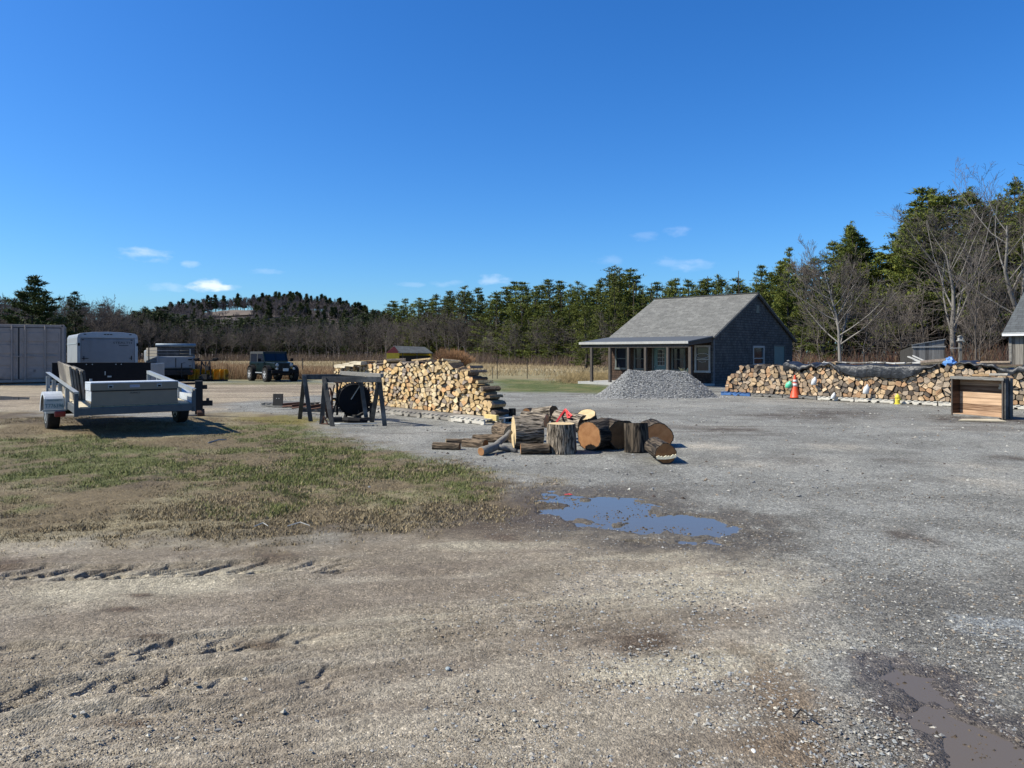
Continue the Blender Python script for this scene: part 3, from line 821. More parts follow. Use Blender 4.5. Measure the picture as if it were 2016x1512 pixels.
    # turf: brown thatch, dry straw, green
    tf = mix(c(.165, .125, .070), c(.27, .225, .135), sst(.42, .62, f2)) + np.zeros((len(x), 1))
    tf = mix(tf, c(.085, .062, .042), sst(.52, .66, f1) * .75)
    gr = np.zeros(len(x))
    for P_ in GREEN: gr = np.maximum(gr, sst(-.5, .6, sdist(x, y, P_) + (f2 - .5) * 2.2 + (f3 - .5) * .8))
    gr = gr * sst(.36, .55, f3 * .5 + f2 * .5)
    tf = mix(tf, c(.118, .130, .040), gr * .9)
    col = mix(col, tf, grass)
    # beyond the lot: dry field, grass strip
    yedge = 43 + 3 * (f1 - .5) * 2 + np.where(x > 0, -2.0 * sst(0, 6, x), 0)
    far = sst(-2, 2, y - yedge)
    fieldc = mix(c(.30, .225, .125), c(.36, .30, .19), sst(.4, .6, fbm(x * .05, y * .15, 55, 4))) + np.zeros((len(x), 1))
    fieldc = mix(fieldc, c(.17, .15, .06), sst(.55, .7, fbm(x * .08, y * .3, 56, 4)) * .6)
    col = mix(col, fieldc, far)
    gs = np.maximum(sst(-1, 1.5, sdist(x, y, STRIP) + (f1 - .5) * 3), sst(-1, 1, sdist(x, y, STRIP2) + (f1 - .5) * 3) * .5)
    col = mix(col, mix(c(.085, .105, .028), c(.15, .145, .055), sst(.4, .6, f2)), gs)
    # forest floor and house surrounds on the right
    rt = sst(0, 4, y - (34 + np.maximum(0, 9 - x) * 2.0)) * sst(4, 9, x)
    col = mix(col, c(.12, .10, .055), rt * .9)
    moss = gp([(470, 826), (560, 818), (640, 826), (600, 840), (500, 836)])
    col = mix(col, c(.16, .13, .02), sst(-.3, .4, sdist(x, y, moss) + (f2 - .5) * 1.) * .8)
    stones = np.clip(1 - grass - far - t0 * .32, 0, 1)
    wetz = np.clip(np.maximum(np.maximum(pw * .8, pw2), wet * .5), 0, 1)
    V = np.stack([x, y, z], axis=1)
    r = np.arange(nr - 1)[:, None] * nc + np.arange(nc - 1)[None, :]
    F = np.stack([r, r + 1, r + 1 + nc, r + nc], axis=-1).reshape(-1, 4)
    o = npmesh('ground', V, F, ground_mat(), smooth=True)
    me = o.data
    for nm, arr in (('Col', col), ('Zone', np.stack([grass, wetz, stones], axis=1))):
        ca = me.color_attributes.new(nm, 'FLOAT_COLOR', 'POINT')
        a = np.ones((len(x), 4), dtype=np.float32); a[:, :3] = np.clip(arr, 0, 1)
        ca.data.foreach_set('color', a.ravel())
    tag(o, kind='structure')
    # water lies in the dips
    for nm, poly, lev, cm in (('puddle', PUD, -.016, water_mat('puddle_water', (.09, .085, .075), .05)), ('puddle', PUD2, -.012, water_mat('muddy_water', (.10, .08, .058), .3)),
                              ('puddle', PUD3, -.012, bpy.data.materials['puddle_water'])):
        xs = [p[0] for p in poly]; yy = [p[1] for p in poly]
        b = MB(); b.add([(min(xs) - .3, min(yy) - .3, lev), (max(xs) + .3, min(yy) - .3, lev), (max(xs) + .3, max(yy) + .3, lev), (min(xs) - .3, max(yy) + .3, lev)], [(0, 1, 2, 3)])
        tag(b.build(nm, cm), kind='structure')


build_ground()


def rocks(n, xyfun, smin, smax, pal, seed, zfun=None, power=3.):
    """n small crushed stones as arrays"""
    g = np.random.default_rng(seed)
    x, y = xyfun(g, n)
    n = len(x)
    s = smin + (smax - smin) * g.random(n) ** power
    base = np.array([[1, 0, 0], [0, 1, 0], [-1, 0, 0], [0, -1, 0], [0, 0, 1], [0, 0, -1]], float)
    V = base[None] * (1 + (g.random((n, 6, 1)) - .5) * .9)
    V = V + (g.random((n, 6, 3)) - .5) * .5
    a = g.random(n) * 6.283
    ca, sa = np.cos(a)[:, None], np.sin(a)[:, None]
    V = np.stack([V[:, :, 0] * ca - V[:, :, 1] * sa, V[:, :, 0] * sa + V[:, :, 1] * ca, V[:, :, 2] * .6], axis=2) * s[:, None, None]
    z = zfun(x, y)
    V += np.stack([x, y, z + s * .12], axis=1)[:, None, :]
    f = np.array([[0, 1, 4], [1, 2, 4], [2, 3, 4], [3, 0, 4], [1, 0, 5], [2, 1, 5], [3, 2, 5], [0, 3, 5]])
    F = (f[None] + (np.arange(n) * 6)[:, None, None]).reshape(-1, 3)
    pal = np.array(pal)
    c = pal[g.integers(0, len(pal), n)] * (.75 + .5 * g.random((n, 1)))
    return V.reshape(-1, 3), F, np.repeat(c, 8, axis=0)


def ground_z(x, y):
    h, d1, d2 = ground_height(x, y)
    return h


PAL = [(.30, .29, .27), (.24, .245, .25), (.36, .33, .28), (.19, .18, .17), (.27, .28, .28), (.42, .40, .36), (.28, .22, .16), (.22, .18, .14)]


def scatter():
    def near(g, n):
        d = 2.6 * (9.5 / 2.6) ** (g.random(n) ** 1.15)
        x = (g.random(n) * 1.5 - .75) * d
        k = (sdist(x, d, GRASS) < 0) & (sdist(x, d, PUD) < .05) & (sdist(x, d, PUD2) < .0)
        k &= fbm(x * 1.1, d * 1.1, 31, 3) + .25 * sst(-1.5, 2, x) > .36 + .3 * g.random(n)
        return x[k], d[k]
    zf = lambda x, y: ground_z(x, y) + tracks(x, y) * .8
    def near_r(g, n):
        x, y = near(g, n); k = x + g.normal(0, .5, len(x)) > .1
        return x[k], y[k]
    def near_l(g, n):
        x, y = near(g, n); k = x + g.normal(0, .5, len(x)) < .3
        return x[k], y[k]
    V, F, c = rocks(62000, near_r, .003, .012, PAL, 3, zf, 3.2)
    V2, F2, c2 = rocks(110000, near_l, .0022, .0062, [(.36, .30, .22), (.28, .235, .17), (.42, .36, .28), (.22, .18, .13), (.31, .29, .25), (.5, .45, .36)], 6, zf, 2.)
    V, F, c = np.concatenate([V, V2]), np.concatenate([F, F2 + len(V)]), np.concatenate([c, c2])
    o = npmesh('gravel', V, F, M_stone, fcol=c); tag(o, kind='stuff')
    def far(g, n):
        x = g.random(n) * 26 - 8; y = 8 + g.random(n) * 20
        k = (sdist(x, y, GRASS) < 0) & (sdist(x, y, PUD) < 0)
        return x[k], y[k]
    V, F, c = rocks(9000, far, .01, .03, PAL + [(.5, .48, .42), (.08, .06, .05)], 4, ground_z, 4)
    tag(npmesh('loose_stones', V, F, M_stone, fcol=c), kind='stuff')
    # clusters of larger pale stones where the photograph shows them
    def clus(g, n):
        cs = [(1430, 1400, .25), (1400, 1370, .2), (1500, 1380, .3), (1915, 1240, .16), (1440, 1440, .25), (380, 1430, .3), (1560, 1250, .5)]
        i = g.integers(0, len(cs), n); x = np.zeros(n); y = np.zeros(n)
        for k, (px, py, s) in enumerate(cs):
            p = G(px, py); m = i == k
            x[m] = p.x + g.normal(0, s, m.sum()); y[m] = p.y + g.normal(0, s, m.sum())
        return x, y
    V, F, c = rocks(900, clus, .004, .015, [(.42, .40, .35), (.34, .33, .30), (.5, .46, .38), (.27, .265, .25)], 9, ground_z, 3)
    tag(npmesh('pebbles', V, F, M_stone, fcol=c), kind='stuff')
    # bits floating in the puddles
    def bits(poly, cx, cy, rx, ry):
        def f(g, n):
            x = cx + (g.random(n) - .5) * rx; y = cy + (g.random(n) - .5) * ry
            k = (sdist(x, y, poly) > 0) & (fbm(x * 3, y * 3, 9, 3) > .52)
            return x[k], y[k]
        return f
    for P_, nm, k in ((PUD, 'puddle_debris', 2600), (PUD2, 'puddle_debris', 1500)):
        xs = [q[0] for q in P_]; yy = [q[1] for q in P_]
        V, F, c = rocks(k, bits(P_, (min(xs) + max(xs)) / 2, (min(yy) + max(yy)) / 2, max(xs) - min(xs), max(yy) - min(yy)), .004, .016, [(.09, .065, .045), (.13, .10, .07), (.05, .04, .03)], k, lambda x, y: x * 0 - .019, 2)
        tag(npmesh(nm, V, F, M_stone, fcol=c), kind='stuff')
    # single stones
    for px, py, s, cc, lb in ((965, 955 + 500, 0, 0, 0),):
        pass
    for px, py, s, cl, lb in ((1484, 1482, .028, (.72, .72, .68), 'white flat stone lying on the gravel near the bottom edge'),
                              (289, 1478, .022, (.62, .62, .58), 'small white stone on the tan dirt at the lower left'),
                              (879, 1318, .026, (.30, .34, .35), 'blue grey flat stone pressed into the tan dirt below the tyre prints'),
                              (80, 1035, .05, (.40, .39, .37), 'grey stone in the dry grass at the left edge'),
                              (727, 960, .035, (.5, .5, .47), 'pale stone in the middle of the green turf')):
        p = G(px, py)
        V, F, c = rocks(1, lambda g, n: (np.zeros(1), np.zeros(1)), s, s, [cl], int(px), lambda x, y: x * 0)
        c[:] = cl
        o = npmesh('stone', V, F, M_stone, fcol=c)
        o.location = (p.x, p.y, float(ground_z(np.array([p.x]), np.array([p.y]))[0]))
        sub = o.modifiers.new('s', 'SUBSURF'); sub.levels = 1; sub.render_levels = 1
        tag(o, lb, 'stone')
    # turf blades
    g = np.random.default_rng(5)
    n = 460000
    y = 5.3 * (17 / 5.3) ** g.random(n); x = (g.random(n) * 1.1 - .76) * y
    f2, f3, f1 = fbm(x * 1.6, y * 1.6, 22, 5), fbm(x * 5, y * 5, 23, 4), fbm(x * .45, y * .45, 21, 4)
    gs = sdist(x, y, GRASS) + .9 * (fbm(x * 1.3, y * 1.3, 3, 4) - .5)
    gr = np.zeros(n)
    for P_ in GREEN: gr = np.maximum(gr, sst(-.5, .6, sdist(x, y, P_) + (f2 - .5) * 2.2 + (f3 - .5) * .8))
    gr = gr * sst(.36, .55, f3 * .5 + f2 * .5)
    k = (g.random(n) < sst(-.35, .6, gs + .8 * (fbm(x * 6, y * 6, 27, 4) - .5))) & (g.random(n) < np.clip(.7 + gr + (f2 - .45) * 1.5, .3, 1))
    x, y, gr = x[k], y[k], gr[k]; n = len(x)
    hgt = (.012 + .028 * g.random(n) ** 1.7) * (.7 + .6 * gr)
    wd = .0035 + .003 * g.random(n)
    a = g.random(n) * 6.283; lean = g.random(n) * 1.1 + .2
    bx, by = np.cos(a), np.sin(a)
    z = ground_z(x, y)
    p0 = np.stack([x - by * wd, y + bx * wd, z - .004], axis=1); p1 = np.stack([x + by * wd, y - bx * wd, z - .004], axis=1)
    p2 = np.stack([x + bx * hgt * lean, y + by * hgt * lean, z + hgt], axis=1)
    V = np.stack([p0, p1, p2], axis=1).reshape(-1, 3); F = np.arange(3 * n).reshape(-1, 3)
    isg = g.random(n) < gr * .85
    c = np.where(isg[:, None], np.array([[.17, .185, .06]]), np.array([[.31, .245, .145]])) * (.6 + .8 * g.random((n, 1)))
    dk = (~isg) & (g.random(n) < .2); c[dk] *= .6
    o = npmesh('grass', V, F, M_grass, fcol=c); tag(o, kind='stuff')


scatter()
# ------------------------------------------------------------ trees
def pine_arrays(seed, H=14., Rm=3.2, base=.22, full=1., needles=7, ln=.42):
    g = np.random.default_rng(seed)
    P0, P1, r0, r1 = [], [], [], []
    lean = g.normal(0, .012, 2)
    def tp(z): return np.array([lean[0] * z + .12 * math.sin(z * .5 + seed), lean[1] * z + .1 * math.cos(z * .4 + seed), z])
    zs = np.linspace(0, H, 15)
    tr = lambda z: .02 + .19 * (H / 14) * (1 - z / H) ** .9
    for a, b in zip(zs[:-1], zs[1:]):
        P0.append(tp(a)); P1.append(tp(b)); r0.append(tr(a)); r1.append(tr(b))
    nt = len(P0)
    tc, td, tsz = [], [], []
    z = base * H
    lop = g.random() * 6.28
    while z < H * .985:
        t = (z - base * H) / (H * (1 - base))
        prof = (1 - t) ** .82 * (.55 + .45 * min(1, t * 5 + .3))
        nb = g.integers(4, 7)
        a0 = g.random() * 6.28
        for k in range(nb):
            if g.random() < .14: continue
            a = a0 + k * 6.28 / nb + g.normal(0, .25)
            L = Rm * prof * (.42 + .80 * g.random()) * (1 + .18 * math.cos(a - lop)) + .22
            el = .05 + .75 * t + g.normal(0, .10)
            d = np.array([math.cos(a) * math.cos(el), math.sin(a) * math.cos(el), math.sin(el)])
            p = tp(z); n = 4; pts = [p]
            for i in range(n):
                d = d + np.array([0, 0, .05 + .05 * i * (1 - t)]) + g.normal(0, .05, 3); d /= np.linalg.norm(d)
                pts.append(pts[-1] + d * L / n)
            rr = .012 + .022 * L / Rm
            for i in range(n):
                P0.append(pts[i]); P1.append(pts[i + 1]); r0.append(rr * (1 - i / n * .8)); r1.append(rr * (1 - (i + 1) / n * .8))
            m = max(4, int(L * 7.5 * full))
            side = np.array([-math.sin(a), math.cos(a), 0])
            for q in range(m):
                s = .30 + .72 * g.random() ** .8
                i = min(n - 1, int(s * n)); fr = s * n - i
                c = pts[i] + (pts[i + 1] - pts[i]) * min(fr, 1.1)
                lat = g.normal(0, .30) * L * .5 * (1.15 - .5 * s)
                c = c + side * lat + np.array([0, 0, g.normal(.04, .045)]) - d * abs(lat) * .2
                tc.append(c); dd = d * .9 + side * np.sign(lat) * .55 + np.array([0, 0, .55]); td.append(dd / np.linalg.norm(dd)); tsz.append(.7 + .5 * g.random())
        z += (.50 + .42 * g.random()) * (H / 14) ** .5
    for q in range(6):
        tc.append(tp(H * (.97 + .03 * g.random()))); td.append(np.array([0, 0, 1.])); tsz.append(.8)
    tc, td, tsz = np.array(tc), np.array(td), np.array(tsz)
    n = len(tc) * needles
    c = np.repeat(tc, needles, axis=0) + g.normal(0, 1, (n, 3)) * np.array([[.17, .17, .07]]); d = np.repeat(td, needles, axis=0); s = np.repeat(tsz, needles)
    r = g.normal(0, 1, (n, 3)); r /= np.linalg.norm(r, axis=1, keepdims=True)
    d = d * .75 + r * .85; d /= np.linalg.norm(d, axis=1, keepdims=True)
    w = np.cross(d, g.normal(0, 1, (n, 3))); w /= np.linalg.norm(w, axis=1, keepdims=True)
    le = (ln * s * (.6 + .7 * g.random(n)))[:, None]; wd = le * .16
    V = np.stack([c - w * wd, c + w * wd, c + d * le], axis=1).reshape(-1, 3)
    F = np.arange(3 * n).reshape(-1, 3)
    cl = np.repeat(g.random(len(tc)), needles)
    col = np.stack([.076 + .088 * cl, .108 + .066 * cl, .022 + .006 * cl], axis=1) * (.75 + .5 * g.random((n, 1)))
    SV, SF = segs_arrays(P0[:nt], P1[:nt], r0[:nt], r1[:nt], 6)
    BV, BF = segs_arrays(P0[nt:], P1[nt:], r0[nt:], r1[nt:], 3)
    return SV, SF, BV, BF, V, F, col


CL0 = 0
def grow(g, p, d, L, r, lev, maxlev, out, kids, spread, up=.12, curl=.12):
    nseg = (7, 5, 4, 3, 2)[min(lev, 4)]
    pts = [p]; dirs = []
    for i in range(nseg):
        d = d + g.normal(0, curl, 3) + np.array([0, 0, up * (.4 if lev == 0 else 1)]); d = d / np.linalg.norm(d)
        pts.append(pts[-1] + d * L / nseg); dirs.append(d)
        a, b = r * (1 - .75 * i / nseg), r * (1 - .75 * (i + 1) / nseg)
        out.append((pts[-2], pts[-1], a, b, lev))
    if lev >= maxlev: return
    n = kids[lev]
    for k in range(n):
        s = (.25 if lev == 0 else .18) + (.75 if lev == 0 else .8) * (k + g.random()) / n
        i = min(nseg - 1, int(s * nseg)); f = s * nseg - i
        q = pts[i] + (pts[i + 1] - pts[i]) * min(f, 1)
        dd = dirs[i]
        rnd = g.normal(0, 1, 3); rnd -= dd * rnd.dot(dd); rnd /= np.linalg.norm(rnd)
        an = spread[lev] * (.75 + .5 * g.random())
        nd = dd * math.cos(an) + rnd * math.sin(an)
        if nd[2] < -.15: nd[2] = abs(nd[2]) * .2
        cl = L * ((CL0 if CL0 else .62) if lev == 0 else .58) * (1.1 - .65 * s) * (.75 + .5 * g.random())
        grow(g, q, nd / np.linalg.norm(nd), cl, max(.004, r * (1 - .75 * s) * (.5 if lev == 0 else .6)), lev + 1, maxlev, out, kids, spread, up, curl)


def bare_arrays(seed, H=11., r=.13, kids=(15, 7, 5, 3), maxlev=4, spread=(.85, .7, .7, .7), minr=.014, up=.12, lean=0., curl=.12, tsides=6):
    g = np.random.default_rng(seed); out = []
    d = np.array([g.normal(0, .05) + lean, g.normal(0, .05), 1.]); d /= np.linalg.norm(d)
    grow(g, np.zeros(3), d, H * .93, r, 0, maxlev, out, kids, spread, up, curl)
    A = [o for o in out if o[4] == 0]; B = [o for o in out if o[4] > 0]
    SV, SF = segs_arrays([o[0] for o in A], [o[1] for o in A], [o[2] for o in A], [max(o[3], .02) for o in A], tsides)
    b1 = [o for o in B if o[4] <= 1]; b2 = [o for o in B if o[4] > 1]
    V1, F1 = segs_arrays([o[0] for o in b1], [o[1] for o in b1], [max(o[2], minr) for o in b1], [max(o[3], minr) for o in b1], 4)
    V2, F2 = segs_arrays([o[0] for o in b2], [o[1] for o in b2], [max(o[2], minr) for o in b2], [max(o[3] * .8, minr * .6) for o in b2], 3)
    # level 2+ has triangular section: pad to quads by reusing ring ordering
    return SV, SF, V1, F1, V2, F2, max(o[1][2] for o in out)


def norm_top(*Vs):
    return max(float(v[:, 2].max()) for v in Vs if len(v))


PROTO = {}
def mk_pine(key, seed, label_name='pine_tree', dark=1., **kw):
    SV, SF, BV, BF, V, F, col = pine_arrays(seed, **kw)
    top = norm_top(SV, V)
    t = npmesh('trunk', np.concatenate([SV, BV]) / top, np.concatenate([SF, BF + len(SV)]), M_pbark, smooth=True)
    c = npmesh('crown', V / top, F, M_needle, fcol=col * dark)
    PROTO[key] = (label_name, [('trunk', t.data), ('crown', c.data)])
    for o in (t, c): bpy.data.objects.remove(o)


def mk_bare(key, seed, mat=None, name='bare_tree', mat2=None, **kw):
    SV, SF, V1, F1, V2, F2, top = bare_arrays(seed, **kw)
    mat = mat or M_tw
    t = npmesh('trunk', np.concatenate([SV, V1]) / top, np.concatenate([SF, F1 + len(SV)]), mat, smooth=True)
    c = npmesh('twigs', V2 / top, F2, mat2 or mat)
    PROTO[key] = (name, [('trunk', t.data), ('crown', c.data)])
    for o in (t, c): bpy.data.objects.remove(o)


def plant(key, x, y, H, label, cat, group=None, wide=1., z=0., rot=None):
    name, parts = PROTO[key]
    o = thing(name, label, cat, (x, y, z), random.uniform(0, 6.28) if rot is None else rot, group)
    o.scale = (H * wide, H * wide, H)
    for nm, me in parts: link(nm, me, o)
    return o


def at_px(key, px, ytop, D, label, cat, group=None, wide=1., rot=None):
    return plant(key, XY(px, D), D, (HZ - ytop) / FPX * D + EYE, label, cat, group, wide, 0, rot)


for i in range(4): mk_pine('p%d' % i, 100 + i, H=14 + i, Rm=3.3 + .25 * i, base=.05 + .05 * (i % 3), full=1.15, needles=7, ln=.33)
for i in range(3): mk_pine('q%d' % i, 140 + i, H=20., Rm=4.2, base=.16 + .05 * i, full=1.3, needles=9, ln=.32)
for i in range(3): mk_pine('f%d' % i, 160 + i, H=12., Rm=2.8, base=.25, full=.6, needles=6, ln=.7)
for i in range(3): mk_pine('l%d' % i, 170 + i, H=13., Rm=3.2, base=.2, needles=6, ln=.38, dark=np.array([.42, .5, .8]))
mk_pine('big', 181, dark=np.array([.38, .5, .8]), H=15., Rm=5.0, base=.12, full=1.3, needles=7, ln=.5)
for i in range(5): mk_bare('b%d' % i, 200 + i, H=11., r=.15, kids=(15, 6, 4, 2), minr=.017)
for i in range(3): mk_bare('s%d' % i, 220 + i, H=9., r=.07, kids=(12, 4, 3), maxlev=3, spread=(.5, .6, .6), minr=.014, up=.2)
for i in range(3): mk_bare('d%d' % i, 230 + i, H=11., r=.11, kids=(26, 5, 2), maxlev=3, spread=(1.35, .6, .6), minr=.014, up=-.02, curl=.06)


def interp(tab, px):
    xs = [t[0] for t in tab]; ys = [t[1] for t in tab]
    return float(np.interp(px, xs, ys))


BARE_TOP = [(-60, 578), (0, 580), (100, 580), (200, 588), (235, 606), (330, 632), (420, 640), (560, 630), (700, 628), (760, 622), (840, 606), (900, 602), (1000, 630), (1200, 620)]
EDGE_D = [(-80, 118), (200, 125), (450, 140), (700, 135), (900, 112), (1000, 100), (1200, 84), (1330, 72), (1450, 66), (1560, 58), (1800, 52), (2100, 46)]
PINE_TOP = [(-60, 575), (0, 560), (30, 575), (100, 590), (145, 573), (180, 590), (210, 590), (230, 606), (250, 598), (285, 596), (330, 606), (350, 612), (420, 620), (520, 618), (620, 622), (700, 618),
            (720, 606), (735, 600), (748, 616), (765, 592), (790, 592), (812, 582), (832, 580), (862, 580), (885, 567), (905, 562), (925, 562), (940, 558), (985, 566), (1010, 553), (1040, 552),
            (1080, 549), (1110, 546), (1142, 541), (1172, 543), (1195, 528), (1215, 521), (1235, 530), (1262, 546), (1290, 545), (1320, 540), (1350, 545), (1385, 545), (1410, 532), (1440, 545),
            (1475, 545), (1510, 538), (1530, 500), (1550, 486), (1575, 500), (1590, 520), (1620, 480), (1650, 450), (1672, 436), (1700, 440), (1720, 470), (1738, 505), (1765, 460), (1790, 400),
            (1830, 372), (1860, 368), (1890, 380), (1915, 372), (1950, 395), (1975, 360), (2000, 350), (2100, 340)]

# the hill beyond the left woods
def build_hill():
    D = 420.
    tab = [(-400, 692), (-100, 685), (150, 668), (300, 638), (345, 625), (400, 616), (470, 612), (560, 609), (620, 612), (660, 618), (710, 632), (760, 648), (850, 676), (1000, 694)]
    nx, ny = 120, 24
    V = []
    for j in range(ny):
        yy = 260 + j * 14.
        for i in range(nx):
            px = -450 + i * 1500 / nx
            top = ZZ(interp(tab, px), D)
            t = min(1, max(0, (yy - 260) / (D - 260)))
            s = t * t * (3 - 2 * t)
            back = max(0, (yy - D) / 180)
            z = -1 + (top + 1) * s * (1 - .35 * back * back)
            V.append((XY(px, yy), yy, z))
    V = np.array(V)
    F = np.array([(j * nx + i, j * nx + i + 1, (j + 1) * nx + i + 1, (j + 1) * nx + i) for j in range(ny - 1) for i in range(nx - 1)])
    m = pm('hill_ground', (.10, .078, .062), var=.4, scale=.05, bump=0, pos=True)
    tag(npmesh('hill', V, F, m, smooth=True), kind='structure')
    # the mown clearing near the top
    m2 = pm('hill_clearing', (.135, .10, .065), var=.35, scale=.1, bump=0, pos=True)
    g = np.random.default_rng(3)
    def hzf(px, yy):
        top = ZZ(interp(tab, px), D); t = min(1, max(0, (yy - 260) / (D - 260))); s = t * t * (3 - 2 * t)
        back = max(0, (yy - D) / 180)
        return -1 + (top + 1) * s * (1 - .35 * back * back)
    nx2, ny2 = 24, 6
    V = []
    for j in range(ny2):
        for i in range(nx2):
            px = 405 + i * 92 / (nx2 - 1); t = i / (nx2 - 1)
            yy = 372 + j * 5.2 * (math.sin(math.pi * min(1, max(.02, t))) ** .5)
            V.append((XY(px, yy), yy, hzf(px, yy) + .8))
    F = np.array([(j * nx2 + i, j * nx2 + i + 1, (j + 1) * nx2 + i + 1, (j + 1) * nx2 + i) for j in range(ny2 - 1) for i in range(nx2 - 1)])
    tag(npmesh('clearing', np.array(V), F, m2, smooth=True), kind='structure')
    # woods on it: one far mass made of whole trees
    tv, tf, tcn, cv, cf, cc = [], [], 0, [], [], []
    pv = [pine_arrays(300 + i, H=10, Rm=2.6, base=.3, full=.45, needles=6, ln=.95) for i in range(3)]
    bv = [bare_arrays(310 + i, H=9., r=.12, kids=(11, 5, 3), maxlev=3, minr=.05) for i in range(3)]
    nt = nc = 0
    for k in range(2600):
        px = g.uniform(-100, 830); yy = 285 + 150 * g.random() ** .6
        if 400 < px < 503 and 352 < yy < 412: continue
        xx = XY(px, yy); z = hzf(px, yy)
        crest = yy > 400
        pine = g.random() < (.12 if px < 560 else .38) * (1 if crest else .9)
        s = g.uniform(.5, .85) * (1.15 if (pine and crest) else 1)
        a = g.random() * 6.28; ca, sa = math.cos(a) * s, math.sin(a) * s
        def tf_(v): return np.stack([v[:, 0] * ca - v[:, 1] * sa + xx, v[:, 0] * sa + v[:, 1] * ca + yy, v[:, 2] * s + z - .3], axis=1)
        if pine:
            q = pv[k % 3]; tv.append(tf_(q[0])); tf.append(q[1] + nt); nt += len(q[0])
            cv.append(tf_(q[4])); cf.append(q[5] + nc); nc += len(q[4]); cc.append(q[6] * (.45 + .3 * g.random()) * np.array([[.8, .85, 1.3]]))  # needle colours shifted to blue: distance haze put into the colour
        else:
            q = bv[k % 3]
            for a_, b_ in ((0, 1), (2, 3), (4, 5)):
                tv.append(tf_(q[a_])); tf.append(q[b_] + nt); nt += len(q[a_])
    mt = pm('far_bare_twigs', (.155, .130, .125), rough=.95, var=.3, scale=.05, bump=0, pos=True, spec=.1)
    F4 = [f if f.shape[1] == 4 else np.concatenate([f, f[:, -1:]], axis=1) for f in tf]
    tag(npmesh('bare_woods', np.concatenate(tv), np.concatenate(F4), mt), kind='stuff')
    tag(npmesh('pine_woods', np.concatenate(cv), np.concatenate(cf), M_needle, fcol=np.concatenate(cc)), kind='stuff')


build_hill()


def zone_name(px):
    if px < 160: return 'behind the beige shipping container'
    if px < 400: return 'behind the parked trailers'
    if px < 640: return 'behind the dark green jeep and the plow'
    if px < 900: return 'behind the long split log stack'
    if px < 1180: return 'beyond the dry field, left of the shingled house'
    if px < 1480: return 'behind the shingled house roof'
    if px < 1760: return 'between the shingled house and the tall bare tree'
    return 'behind the tarped log stack at the right'


